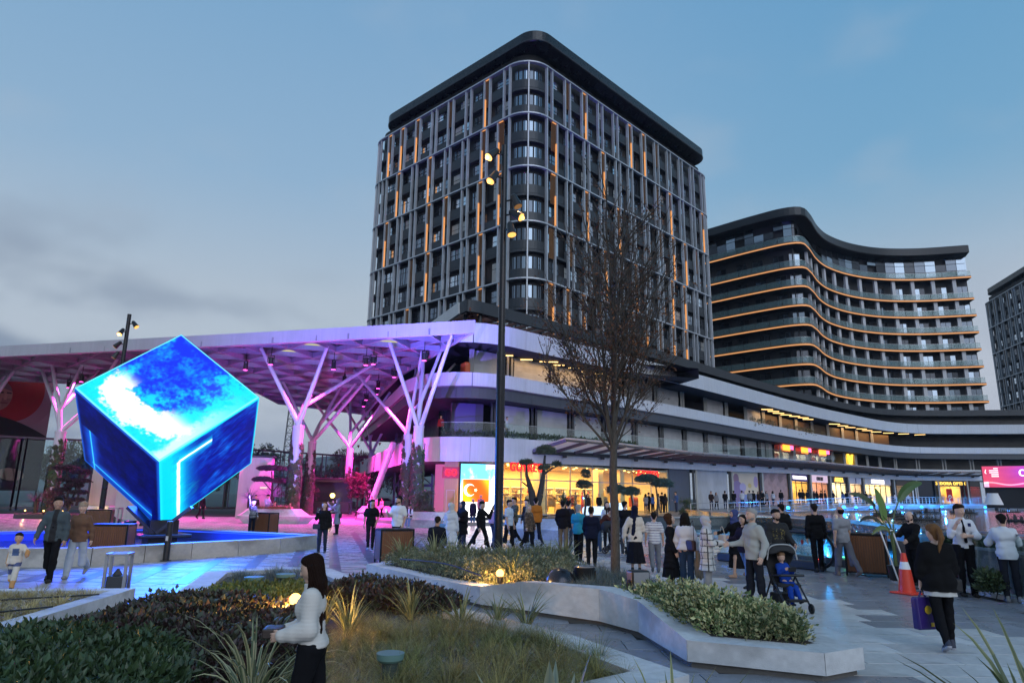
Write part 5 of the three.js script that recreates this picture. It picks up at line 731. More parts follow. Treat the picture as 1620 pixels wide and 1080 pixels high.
{
  const t = thing('escalator', 'escalator going down beside the glass railing with black handrails', 'escalator', [8.9, 0, -20.9], 0.62);
  // local: runs away along -z; landing plate at the near end
  part('landing_plate', M(rbox(1.5, 0.03, 1.6, 0.01, 0, 0.012, 0.5)), mat([0.5, 0.5, 0.52], 0.35, { metal: 0.8 }), t);
  for (const x of [-0.72, 0.72]) { const pts = []; for (let i = 0; i <= 12; i++) { const a = -Math.PI / 2 + Math.PI * i / 12; pts.push(V(x, 0.56 + 0.46 * Math.sin(a), 0.75 + 0.40 * Math.cos(a))); } pts.push(V(x, 1.02, -0.6), V(x, 0.98, -1.6), V(x, 0.45, -2.7)); const cv = new THREE.CatmullRomCurve3(pts); part('handrail', flat(new THREE.TubeGeometry(cv, 60, 0.045, 8)), MT.black, t); const sh = new THREE.Shape(pts.map((p) => new THREE.Vector2(-p.z, p.y)).concat([new THREE.Vector2(2.7, 0.1), new THREE.Vector2(0.3, 0.1)])); const g = new THREE.ExtrudeGeometry(sh, { depth: 0.012, bevelEnabled: false }); g.rotateY(Math.PI / 2); g.translate(x, 0, 0); part('glass_side', boxUV(flat(g)), MT.teal, t); part('skirt', rbox(0.20, 0.26, 3.6, 0.05, x, 0.13, -0.95), MT.darkgrey, t); part('signal_light', cyl(0.05, 0.05, 0.02, x + 0.0, 0.30, 0.62, 10), glow(x < 0 ? [1, 0.05, 0.03] : [0.1, 1, 0.2], 4), t); }
  for (let i = 0; i < 6; i++) part('step', box(1.2, 0.06, 0.38, 0, 0.0 - (i > 2 ? (i - 2) * 0.05 : 0) + 0.02, -0.5 - i * 0.4), MT.midgrey, t); part('prohibition_disc', cyl(0.07, 0.07, 0.008, 0, 0, 0, 16).rotateX(Math.PI / 2).translate(-0.71, 0.75, 0.2), mat([0.6, 0.03, 0.03], 0.5), t);
}
{ const t = thing('traffic_cone', 'orange traffic cone with one white band beside the wheeled plant', 'traffic cone', [8.55, 0, -15.35]); t.scale.setScalar(0.9); const om = mat([0.72, 0.05, 0.02], 0.45); part('base', M(rbox(0.56, 0.045, 0.56, 0.02, 0, 0.022, 0, 0.5)), om, t); part('cone', M(cyl(0.19, 0.125, 0.52, 0, 0.04, 0, 24), cyl(0.084, 0.055, 0.20, 0, 0.73, 0, 24)), om, t); part('white_band', cyl(0.1255, 0.0845, 0.17, 0, 0.56, 0, 24), mat([0.75, 0.75, 0.75], 0.5), t); }
{
  // promenade railings with posts
  const t = thing('promenade_railing', 'grey steel railing with posts along the promenade edge', 'railing'); const P2 = (s) => { const [x, z] = wpt(s, PROM(s) - 0.4); return V(x, floorY(s), z); };
  for (let s = sAt(965); s < sAt(1545); s += 1.75) { const p = P2(s), q = P2(s + 1.75); part('post', box(0.06, 1.05, 0.06, p.x, p.y + 0.52, p.z), MT.steel, t); part('rail', M(beam(V(p.x, p.y + 1.05, p.z), V(q.x, q.y + 1.05, q.z), 0.07, 0.05), ...[0.25, 0.5, 0.75].map((h) => beam(V(p.x, p.y + h, p.z), V(q.x, q.y + h, q.z), 0.02, 0.02))), MT.steel, t); }
  for (const [x, z, w] of [[12.4, -24.5, 'nearest, behind the glass railing'], [13.4, -30, 'in the basin behind the violet headscarf'], [12.5, -37, 'far end of the basin behind the railing']]) { const l = thing('pool_light', `blue floodlight in the pale basin, ${w}`, 'pool light', [x, 0.12, z], 0, 'blue floodlights along the channel'); part('lamp_lens', new THREE.SphereGeometry(0.1, 12, 8).translate(0, 0.14, 0), glow([0.02, 0.30, 1], 9), l); const pl = new THREE.PointLight(new THREE.Color(0.05, 0.42, 1), 22, 60, 2); pl.position.set(0, 0.7, 0.2); l.add(pl); }
  const places = [1071, 1173, 1196, 1226, 1258, 1285, 1330, 1373, 1402, 1425, 1474, 1528]; places.forEach((u, i) => { const s = sAt(u), k = [0.7, 1.3, 0.5, 0.5, 0.7, 0.5, 1.1, 0.9, 0.9, 0.9, 1.1, 1.3][i]; const [x, z] = wpt(s, PROM(s) + (i > 9 ? 3.6 : 1.2)); const y = WATER + 0.05; const l = thing('pool_light', `blue floodlight at the water channel, number ${['one', 'two', 'three', 'four', 'five', 'six', 'seven', 'eight', 'nine', 'ten', 'eleven', 'twelve'][i]} counted from the left`, 'pool light', [x, y, z], 0, 'blue floodlights along the channel'); part('bracket', box(0.3, 0.12, 0.3, 0, 0.06, 0), MT.black, l); part('lamp_lens', new THREE.SphereGeometry(0.10 + 0.06 * k, 12, 8).translate(0, 0.22, 0), glow([0.02, 0.30, 1], 9), l); const pl = new THREE.PointLight(new THREE.Color(0.02, 0.30, 1), 26 * k, 60, 2); pl.position.set(0.15, 0.75, 0.35); l.add(pl); });
  // nozzles and rocks in the lake
  const r = rng(404); [[27, -50, 'beside the blue channel, small'], [37, -62, 'below the optician sign'], [40, -61.5, 'second below the optician sign'], [44, -68, 'left of the pink reflection'], [30, -38, 'in front of the pink reflection'], [26, -35.5, 'right above the white shirted man'], [50, -70, 'at the far right of the lake'], [21, -36, 'behind the banana leaves'], [24, -44, 'behind the bearded man']].forEach(([x, z, w]) => { const t2 = thing('fountain_head', `dark cluster of fountain nozzles in the lake, ${w}`, 'fountain', [x, WATER, z]); const l = []; for (let i = 0; i < 12; i++) { const a = rnd(0, 6.3, r), d = rnd(0, 1.3, r); l.push(rod(V(Math.cos(a) * d, -0.05, Math.sin(a) * d * 0.6), V(Math.cos(a) * d + rnd(-0.1, 0.1, r), rnd(0.1, 0.42, r), Math.sin(a) * d * 0.6), 0.05, 0.035, 6)); } part('nozzles', M(l), MT.black, t2); part('ring_pipe', flat(new THREE.TorusGeometry(1.0, 0.05, 6, 20).rotateX(Math.PI / 2).translate(0, 0.06, 0)), MT.black, t2); });
  const c = thing('covered_table', 'white draped round table beyond the lake under the event screen', 'table', [60.5, 1.7, -87]); part('cloth', cyl(1.05, 0.6, 1.35, 0, 0, 0, 9), mat([0.7, 0.7, 0.7], 0.8), c); part('top', cyl(0.62, 0.60, 0.05, 0, 1.35, 0, 16), mat([0.7, 0.7, 0.7], 0.8), c);
}

// ================================================================ planters and planting
function planter(name, label, P, h, soilY, kerbW, hf) { // kerb stones all round with their own tops; hf(x, z) gives the local kerb height
  const t = thing(name, label, 'planter'); const inn = inset(P, kerbW);
  for (let i = 0; i < P.length; i++) { const p = P[i], q = P[(i + 1) % P.length], pi = inn[i], qi = inn[(i + 1) % P.length]; const L = Math.hypot(p[0] - q[0], p[1] - q[1]), n = Math.max(1, Math.round(L / 1.9)); for (let k = 0; k < n; k++) { const g = 0.003 / L * 1.2, f = (a, b, u) => [lerp(a[0], b[0], u), lerp(a[1], b[1], u)]; const c = [f(p, q, k / n + g), f(p, q, (k + 1) / n - g), f(pi, qi, (k + 1) / n - g), f(pi, qi, k / n + g)]; const y = c.map((e) => hf ? hf(e[0], e[1]) : h);
      const v = (m, yy) => [c[m][0], yy, c[m][1]]; const tr = []; const qd = (a, b, d, e) => tr.push(a, b, d, a, d, e); const e = 0.02; const lift = (m) => 0.07;
      qd(v(0, y[0]), v(1, y[1]), v(2, y[2]), v(3, y[3])); for (let m = 0; m < 4; m++) { const w = (m + 1) % 4; qd(v(m, lift(m)), v(w, lift(w)), v(w, y[w]), v(m, y[m])); } part('kerb_stone', tri3(tr), MT.concrete, t); } }
  part('plinth', sweep([...inset(P, 0.09)], rectProf(-0.03, 0.0, -0.05, 0.08), true), mat([0.16, 0.15, 0.14], 0.8, { map: T.stone }), t);
  part('soil', slab(inset(P, kerbW * 0.9), -0.02, soilY), MT.soil, t); return t;
}
const hM = (x, z) => { const d = Math.hypot(x - 0.9, z + 11.2); return 0.30 + 0.24 * sstep(2.6, 0.8, d); };
planter('planter', 'planter with dry pale grass at the left picture edge', BED_L, 0.26, 0.20, 0.28);
planter('planter', 'big foreground planter with hedges, sword plants and feather grass', BED_F, 0.30, 0.22, 0.42);
planter('planter', 'middle planter with the lamp mast, the tree and a sculpted white kerb', BED_M, 0.34, 0.30, 0.40, hM);
planter('planter', 'nearest planter at the lower edge of the picture', BED_C, 0.28, 0.24, 0.2);

// a merged clump of blades
function blades(n, len, wid, spread, r, { droop = 0.6, segs = 5, edge = null, col = [0.10, 0.14, 0.05], colV = 0.4, fold = 0.3, up = 0.25 } = {}) {
  const pos = [], colr = []; for (let b = 0; b < n; b++) { const az = r() * Math.PI * 2, L = len * (0.6 + 0.5 * r()), W = wid * (0.7 + 0.5 * r()), lean = up + spread * r(), dr = droop * (0.5 + r()); const cx = Math.cos(az), cz = Math.sin(az), bx = cx * 0.05 * r() * spread * 2, bz = cz * 0.05 * r() * spread * 2; const tw = rnd(-0.5, 0.5, r), k = 1 - colV * 0.5 + colV * r(); let px = bx, py = 0, pz = bz, prev = null;
    for (let s = 0; s <= segs; s++) { const t = s / segs, a = lean + dr * t * t; if (s) { px += Math.sin(a) * cx * L / segs; py += Math.cos(a) * L / segs; pz += Math.sin(a) * cz * L / segs; } const w = W * (t < 0.15 ? 0.7 + 2 * t : Math.sqrt(Math.max(0, 1 - (t - 0.15) / 0.85))) * 0.5; const sx = -cz * Math.cos(tw), sz = cx * Math.cos(tw), sy = Math.sin(tw) * 0.5; const row = [[px - sx * w, py - sy * w + fold * w, pz - sz * w], [px, py - fold * w * 0.4, pz], [px + sx * w, py + sy * w + fold * w, pz + sz * w]]; if (prev) for (let e = 0; e < 2; e++) { pos.push(...prev[e], ...prev[e + 1], ...row[e + 1], ...prev[e], ...row[e + 1], ...row[e]); const c0 = edge && r() < 0.9 ? edge : col, m = col; const A = e === 0 ? c0 : m, B = e === 0 ? m : c0; for (const q of [A, B, B, A, B, A]) colr.push(q[0] * k, q[1] * k, q[2] * k); } prev = row; } }
  const g = new THREE.BufferGeometry(); g.setAttribute('position', new THREE.Float32BufferAttribute(pos, 3)); g.setAttribute('color', new THREE.Float32BufferAttribute(colr, 3)); g.computeVertexNormals(); return g;
}
const bladeM = new THREE.MeshPhysicalMaterial({ vertexColors: true, roughness: 0.55, side: THREE.DoubleSide, transmission: 0.15, thickness: 0 });
const leafyM = new THREE.MeshStandardMaterial({ vertexColors: true, roughness: 0.5, side: THREE.DoubleSide });
function scatter(name, geos, m, pts, label, category, parent) { // pts: [x, y, z, scale, tint, yaw, tilt]
  geos.forEach((g, k) => { const l = pts.filter((_, i) => i % geos.length === k); if (!l.length) return; const im = new THREE.InstancedMesh(g, m, l.length), m4 = new THREE.Matrix4(), q = new THREE.Quaternion(); l.forEach((p, i) => { q.setFromEuler(new THREE.Euler(p[6] || 0, p[5], p[7] || 0, 'YXZ')); m4.compose(V(p[0], p[1], p[2]), q, V(p[3], p[3], p[3])); im.setMatrixAt(i, m4); im.setColorAt(i, p[4]); }); im.name = parent ? name : numbered(name); im.castShadow = im.receiveShadow = true; im.userData.kind = 'stuff'; if (parent) parent.add(im); else { im.userData.label = label; im.userData.category = category; scene.add(im); } });
}
const rp = rng(2024);
// small-leaved sprig used for hedges: leaves set round short twigs
function sprig(n, leaf, r, col, colV, round = 0.6, rad = 0.09, ht = 0.12) { const pos = [], cc = []; for (let i = 0; i < n; i++) { const a = r() * 6.28, y = r() * ht, d = rad * (0.3 + 0.7 * r()); const c = V(Math.cos(a) * d, y, Math.sin(a) * d), out = V(Math.cos(a) * 0.8, 0.3 + r() * 0.9, Math.sin(a) * 0.8).normalize(), side = V().crossVectors(out, V(rnd(-1, 1, r), rnd(-1, 1, r), rnd(-1, 1, r))).normalize(), nn = V().crossVectors(side, out).multiplyScalar(0.16); const L = leaf * (0.7 + 0.6 * r()), W = L * round * 0.5; const p0 = c, p1 = c.clone().addScaledVector(out, L * 0.45).addScaledVector(side, W).add(nn.clone().multiplyScalar(L)), p2 = c.clone().addScaledVector(out, L), p3 = c.clone().addScaledVector(out, L * 0.45).addScaledVector(side, -W).add(nn.clone().multiplyScalar(L)); pos.push(...p0.toArray(), ...p1.toArray(), ...p2.toArray(), ...p0.toArray(), ...p2.toArray(), ...p3.toArray()); const k = 1 - colV * 0.5 + colV * r(), cl = typeof col === 'function' ? col(r) : col; for (let q = 0; q < 6; q++) { const e = q === 2 || q === 4 ? 1.15 : 0.95; cc.push(cl[0] * k * e, cl[1] * k * e, cl[2] * k * e); } } const g = new THREE.BufferGeometry(); g.setAttribute('position', new THREE.Float32BufferAttribute(pos, 3)); g.setAttribute('color', new THREE.Float32BufferAttribute(cc, 3)); g.computeVertexNormals(); return g; }
function hedge(name, label, poly, base, top, dens, geos, tint, m = leafyM, bump = 0.16, core = [0.02, 0.018, 0.013]) { // top(x,z): height; leaves over a dark twig mass
  const xs = poly.map((p) => p[0]), zs = poly.map((p) => p[1]); const X0 = Math.min(...xs), X1 = Math.max(...xs), Z0 = Math.min(...zs), Z1 = Math.max(...zs); const pts = []; const A = (X1 - X0) * (Z1 - Z0); const edgeD = (x, z) => { let d = 9; for (let i = 0; i < poly.length; i++) { const [a, b] = poly[i], [c, e] = poly[(i + 1) % poly.length]; const t = clamp(((x - a) * (c - a) + (z - b) * (e - b)) / ((c - a) ** 2 + (e - b) ** 2)); d = Math.min(d, Math.hypot(x - a - t * (c - a), z - b - t * (e - b))); } return d; };
  const hgt = (x, z) => { const e = sstep(0, 0.35, edgeD(x, z)); return base + (top(x, z) * (0.55 + 0.45 * e)) * (1 - bump + 2 * bump * fbm(x * 1.9, z * 1.9, base, 3)) ; };
  const N = Math.round(A * dens); for (let i = 0; i < N; i++) { const x = rnd(X0, X1, rp), z = rnd(Z0, Z1, rp); if (!inPoly(x, z, poly)) continue; const H = hgt(x, z), e = edgeD(x, z); const y = e < 0.16 ? lerp(base, H, Math.sqrt(rp())) : H - 0.16 * rp() * rp() - 0.02; const clump = 0.35 + 1.3 * fbm(x * 3, z * 3, 4, 3), dp = lerp(0.7, 1, (y - base) / Math.max(0.01, H - base)); const c = tint(rp); pts.push([x, y - 0.05, z, rnd(0.55, 1.5, rp), C(c[0] * clump, c[1] * clump, c[2] * clump), rnd(0, 6.28, rp), rnd(-0.5, 0.5, rp), rnd(-0.5, 0.5, rp)]); }
  // twiggy core
  const a = [], st = 0.16; for (let x = X0; x < X1; x += st) for (let z = Z0; z < Z1; z += st) if ([[0, 0], [st, 0], [0, st], [st, st]].every(([u, v]) => inPoly(x + u, z + v, poly))) { const P = (u, v) => [x + u, hgt(x + u, z + v) - 0.13, z + v]; a.push([P(0, 0), P(0, st), P(st, st), P(0, 0), P(st, st), P(st, 0)]); }
  const t = new THREE.Group(); t.name = numbered(name); t.userData = { label, category: 'hedge' }; scene.add(t); if (a.length) part('twigs', tri3(a.flat()), mat(core, 0.95), t); scatter('foliage', geos, m, pts, label, 'hedge', t); return t;
}
const T1 = [1, 1, 1];
const sgGreen = [0, 1, 2].map(() => sprig(16, 0.050, rp, [0.030, 0.058, 0.022], 0.7, 0.6));
const sgPurple = [0, 1, 2].map(() => sprig(16, 0.052, rp, (r) => r() < 0.3 ? [0.035, 0.040, 0.022] : [0.040, 0.021, 0.022], 0.8, 0.7));
const sgGrey = [0, 1, 2].map(() => sprig(18, 0.040, rp, (r) => r() < 0.4 ? [0.22, 0.22, 0.13] : [0.10, 0.13, 0.075], 0.7, 0.5, 0.10, 0.16));
const sgVar = [0, 1, 2].map(() => sprig(18, 0.048, rp, (r) => r() < 0.55 ? [0.40, 0.40, 0.20] : [0.10, 0.15, 0.055], 0.6, 0.55, 0.09, 0.2));
const sgLime = [0, 1].map(() => sprig(14, 0.045, rp, (r) => r() < 0.5 ? [0.17, 0.17, 0.03] : [0.10, 0.13, 0.03], 0.7, 0.6));
const white = () => [1, 1, 1];
hedge('green_hedge', 'dark green small leaved hedge in the lower left foreground', [[-5.0, -7.6], [-3.3, -7.3], [-2.55, -6.0], [-2.2, -4.6], [-2.2, -2.7], [-4.85, -2.7]], 0.2, (x, z) => 0.36 + 0.08 * sstep(-5, -3.5, z), 470, sgGreen, white);
hedge('purple_hedge', 'dark purple leaved hedge behind the green one on the left', [[-4.9, -10.3], [-3.5, -10.4], [-2.4, -9.0], [-2.0, -7.0], [-2.55, -6.0], [-3.3, -7.3], [-5.0, -7.6]], 0.2, () => 0.31, 420, sgPurple, white);
hedge('purple_hedge', 'dark purple leaved hedge behind the woman with the sweater', [[-2.75, -12.6], [-1.9, -12.2], [-0.7, -10.9], [-0.9, -10.2], [-2.2, -10.9], [-3.0, -11.4]], 0.2, () => 0.30, 420, sgPurple, white);
hedge('lime_ground_cover', 'yellow green ground cover by the green lid on the left', [[-4.9, -12.3], [-3.4, -12.7], [-3.0, -11.5], [-3.6, -10.4], [-5.0, -10.5]], 0.2, () => 0.20, 300, sgLime, white);
hedge('grey_shrubs', 'grey green shrubs round the lamp mast in the middle planter', [[-3.0, -17.0], [-2.4, -17.9], [1.5, -18.5], [1.6, -15.2], [0.4, -13.5], [-0.5, -13.2], [-1.2, -14.2]], 0.28, (x, z) => 0.24 + 0.09 * Math.sin(x * 3.1) * Math.sin(z * 2.7), 190, sgGrey, white, leafyM, 0.45);
hedge('variegated_hedge', 'cream variegated euonymus hedge at the right end of the middle planter', [[1.75, -11.3], [2.5, -11.2], [3.0, -10.5], [3.3, -9.6], [3.65, -8.75], [3.4, -8.45], [2.4, -8.9], [2.15, -10.0], [1.95, -10.6]], 0.22, () => 0.34, 430, sgVar, white);
hedge('green_shrubs', 'low green shrubs along the trough behind the lake railing', [[10.72, -12.5], [10.9, -12.5], [10.9, -17.8], [10.72, -17.8]], 0.9, () => 0.2, 700, sgGreen, white);

// feather grass: tufts of hair-thin blades
const tuft = [0, 1, 2, 3].map(() => blades(120, 0.56, 0.0048, 0.6, rp, { droop: 1.5, segs: 5, col: [0.20, 0.185, 0.065], colV: 1.2, fold: 0, up: 0.1 }));
const tuftB = [0, 1, 2].map(() => blades(150, 0.34, 0.005, 0.9, rp, { droop: 0.7, segs: 3, col: [0.115, 0.135, 0.115], colV: 0.8, fold: 0, up: 0.05 }));
const tuftD = [0, 1, 2].map(() => blades(80, 0.22, 0.007, 1.1, rp, { droop: 1.2, segs: 3, col: [0.40, 0.33, 0.14], colV: 0.7, fold: 0, up: 0.2 }));
function field(poly, dens, y, s0, s1, tint) { const xs = poly.map((p) => p[0]), zs = poly.map((p) => p[1]); const X0 = Math.min(...xs), X1 = Math.max(...xs), Z0 = Math.min(...zs), Z1 = Math.max(...zs), o = []; const N = Math.round((X1 - X0) * (Z1 - Z0) * dens); for (let i = 0; i < N; i++) { const x = rnd(X0, X1, rp), z = rnd(Z0, Z1, rp); if (inPoly(x, z, poly)) { const c = tint(x, z); o.push([x, y, z, rnd(s0, s1, rp), C(...c), rnd(0, 6.28, rp), rnd(-0.2, 0.2, rp), rnd(-0.2, 0.2, rp)]); } } return o; }
scatter('feather_grass', tuft, bladeM, field([[-2.0, -9.4], [-0.6, -9.7], [0.35, -8.75], [1.25, -7.15], [0.4, -6.15], [-0.95, -5.8], [-1.95, -5.75], [-2.15, -7.2]], 30, 0.2, 0.35, 0.85, (x, z) => { const n = fbm(x * 1.6, z * 1.6, 2, 3); const k = hash3(Math.round(x * 2.2), Math.round(z * 2.2), 1); return [0.35 + 0.7 * n + 0.65 * k, 0.62 + 0.55 * n + 0.25 * k, 0.4 + 0.3 * n + 0.6 * k]; }), 'soft olive and straw coloured feather grass in the foreground planter', 'grass');
scatter('blue_fescue', tuftB, bladeM, field([[1.3, -16.5], [2.2, -15.2], [2.9, -12.0], [2.6, -11.2], [1.8, -11.3], [1.1, -11.9], [0.7, -12.9]], 20, 0.27, 0.7, 1.25, (x, z) => { const n = fbm(x * 2, z * 2, 6, 3); return [0.75 + 0.4 * n, 0.8 + 0.4 * n, 0.75 + 0.6 * n]; }), 'blue green fescue tufts round the tree trunk', 'grass');
scatter('blue_fescue', tuftB, bladeM, field([[-5.5, -14.2], [-4.8, -15.2], [-4.1, -15.0], [-3.4, -13.9], [-3.5, -12.7], [-5.0, -12.4]], 16, 0.2, 0.6, 1.1, () => [0.8, 0.9, 1.0]), 'grey green fescue tufts at the back of the foreground planter', 'grass');
scatter('dry_grass', tuftD, bladeM, field([[-6.9, -12.1], [-6.5, -9.2], [-6.2, -5.8], [-12.5, -8.2], [-8.6, -12.0]], 26, 0.18, 0.7, 1.3, () => { const k = rnd(0.7, 1.3, rp); return [k, k * 0.97, k * 0.9]; }), 'pale dry grass clumps in the left planter', 'grass');
scatter('dry_grass', tuftD, bladeM, field([[-0.3, -12.8], [0.3, -12.4], [1.0, -11.9], [0.8, -13.2], [0.4, -13.6]], 50, 0.27, 0.6, 1.0, () => { const k = rnd(0.8, 1.3, rp); return [k, k * 0.93, k * 0.75]; }), 'straw coloured low grass in front of the dome light', 'grass');
scatter('bench_grass', tuftD, bladeM, field([[-16.6, -45.7], [-14.2, -45.7], [-14.2, -45.3], [-16.6, -45.3]], 30, 0.92, 1.4, 2.2, () => [0.6, 0.55, 0.5]), 'dry grass growing in the left bench planter', 'grass');
// irrigation hose over the beds
{ const hose = (pts) => flat(new THREE.TubeGeometry(new THREE.CatmullRomCurve3(pts.map((p) => V(...p))), 40, 0.012, 6)); single('irrigation_hose', M(hose([[-12, 0.30, -8.2], [-9.8, 0.30, -9.6], [-8, 0.30, -10.6], [-6.6, 0.29, -11.6]]), hose([[-9, 0.30, -7.2], [-7.6, 0.3, -8.9], [-6.5, 0.3, -10.3]])), MT.black, 'black irrigation hoses lying over the dry grass on the left', 'hose'); single('irrigation_hose', M(hose([[-2.3, 0.6, -15.0], [-1.2, 0.62, -13.8], [-0.5, 0.5, -13.0]])), mat([0.02, 0.03, 0.12], 0.4), 'dark blue hose over the shrubs of the middle planter', 'hose'); }
// sword plants
const phorm = (n, len, o = {}) => blades(n, len, 0.036, 0.75, rp, { droop: 0.55, segs: 6, col: [0.085, 0.12, 0.05], edge: [0.34, 0.33, 0.15], colV: 0.5, fold: 0.5, up: 0.06, ...o });
const ph = [phorm(42, 0.82), phorm(50, 0.90), phorm(36, 0.76)];
const P1 = single('sword_plant', phorm(46, 0.95, { edge: [0.55, 0.52, 0.30], droop: 0.9 }), bladeM, 'large cream striped sword plant left of the woman in the white sweater', 'plant', 'striped sword plants'); P1.position.set(-2.05, 0.2, -5.95);
[[-0.62, -9.5, 'behind the woman, nearest to her back'], [-1.35, -10.0, 'third from the right of the row behind the woman'], [-0.15, -9.75, 'second from the right of the row behind the woman'], [0.25, -9.55, 'at the right end of the row behind the woman'], [-1.95, -8.9, 'touching the sweater on its right'], [-2.45, -9.6, 'half hidden behind the garden lamp'], [-2.5, -16.9, 'in front of the wooden bin'], [-1.35, -16.9, 'at the back of the middle planter right of the seated man'], [-0.95, -16.5, 'left of the lamp mast foot'], [0.0, -16.4, 'right of the lamp mast foot'], [0.95, -16.9, 'below the man in beige trousers'], [0.55, -16.7, 'below the blonde woman'], [1.35, -17.2, 'below the turquoise polo shirt'], [-1.8, -17.3, 'below the seated man'], [0.1, -13.9, 'just above the orange bed lamp'], [3.35, -4.6, 'dark, in the lower right corner'], [0.95, -4.2, 'with a few stiff blades at the bottom centre']].forEach(([x, z, w], i) => { const m = single('sword_plant', ph[i % 3], bladeM, `striped sword plant ${w}`, 'plant', 'striped sword plants'); m.position.set(x, i > 5 && i < 15 ? 0.34 : 0.24, z); m.rotation.y = i * 1.9; m.scale.setScalar(i === 15 ? 1.35 : i === 16 ? 0.9 : (i < 6 ? 0.70 : 0.9) * rnd(0.85, 1.12, rp)); });
// agave with broad blue leaves at the bottom
{ const g = blades(12, 0.95, 0.12, 0.7, rp, { droop: 0.15, segs: 7, col: [0.13, 0.17, 0.14], edge: [0.26, 0.27, 0.17], colV: 0.3, fold: 0.5, up: 0.05 }); const m = single('agave', g, bladeM, 'broad leaved blue green agave at the bottom edge of the picture', 'plant'); m.position.set(0.22, 0.22, -3.85); }
// lids, bed lamps, dome
{ const gl = mat([0.12, 0.22, 0.20], 0.5); const lid = (label, x, y, z, r0) => { const t = thing('valve_cover', label, 'cover', [x, y, z]); part('cover_plate', M(cyl(r0 * 0.96, r0, 0.05, 0, 0.02, 0, 24), cyl(r0 * 0.8, r0 * 0.96, 0.02, 0, 0.0, 0, 24)), gl, t); part('collar', cyl(r0 * 0.55, r0 * 0.6, 0.34, 0, -0.34, 0, 18), mat([0.04, 0.06, 0.055], 0.6), t); };
  lid('round green plastic lid among the feather grass in the foreground', -1.05, 0.47, -6.55, 0.125); lid('green plastic lid on a stub among the fescue, right one of two', -3.95, 0.46, -12.65, 0.17); lid('low green plastic lid among the fescue, left one of two', -4.45, 0.42, -12.5, 0.17);
  const bl = (label, x, y, z, k) => { const t = thing('bed_lamp', label, 'garden lamp', [x, y, z]); part('housing', M(cyl(0.05, 0.06, 0.12, 0, -0.17, 0.0, 12), cyl(0.015, 0.015, 0.4, 0, -0.55, 0, 6)), MT.black, t); part('lamp_bulb', new THREE.SphereGeometry(0.07, 16, 12), glow([1, 0.46, 0.08], 8), t); const l = new THREE.PointLight(new THREE.Color(1, 0.50, 0.13), k, 12, 2); l.position.set(0, 0, 0); t.add(l); };
  bl('glowing orange garden lamp left of the woman in the white sweater', -2.56, 0.68, -8.64, 9); bl('glowing orange garden lamp among the grey shrubs of the middle planter', -0.16, 0.56, -12.9, 9);
  const d = thing('dome_light', 'dark metal dome light among dry grass in the middle planter', 'garden lamp', [0.95, 0.36, -13.1]); part('dome', M(new THREE.SphereGeometry(0.29, 24, 12, 0, Math.PI * 2, 0, Math.PI / 2), cyl(0.29, 0.29, 0.05, 0, -0.05, 0, 24)), mat([0.05, 0.05, 0.06], 0.25, { metal: 0.8 }), d);
  const fl = (label, x, y, z, ry, up) => { const t = thing('flood_lamp', label, 'garden lamp', [x, y, z], ry); part('housing', up ? M(rod(V(0, 0.16, 0), V(0, 0.38, 0), 0.17, 0.20, 18)) : M(rbox(0.34, 0.30, 0.22, 0.04, 0, 0.32, 0, 0, 2), ...[-0.12, -0.04, 0.04, 0.12].map((q) => box(0.02, 0.26, 0.08, q, 0.32, -0.14))), MT.black, t); part('bracket', M(box(0.02, 0.34, 0.05, -0.2, 0.15, 0), box(0.02, 0.34, 0.05, 0.2, 0.15, 0), box(0.42, 0.02, 0.05, 0, -0.01, 0)), MT.blackm, t); part('lens', up ? cyl(0.18, 0.18, 0.015, 0, 0.382, 0, 18) : box(0.28, 0.24, 0.01, 0, 0.32, 0.112), mat([0.25, 0.25, 0.26], 0.15), t); };
  fl('black round floodlight looking up beside the dome light', 1.4, 0.28, -13.2, 0, true); fl('black square floodlight on a bracket right of the tree trunk', 2.18, 0.27, -12.0, 0.3, false); }
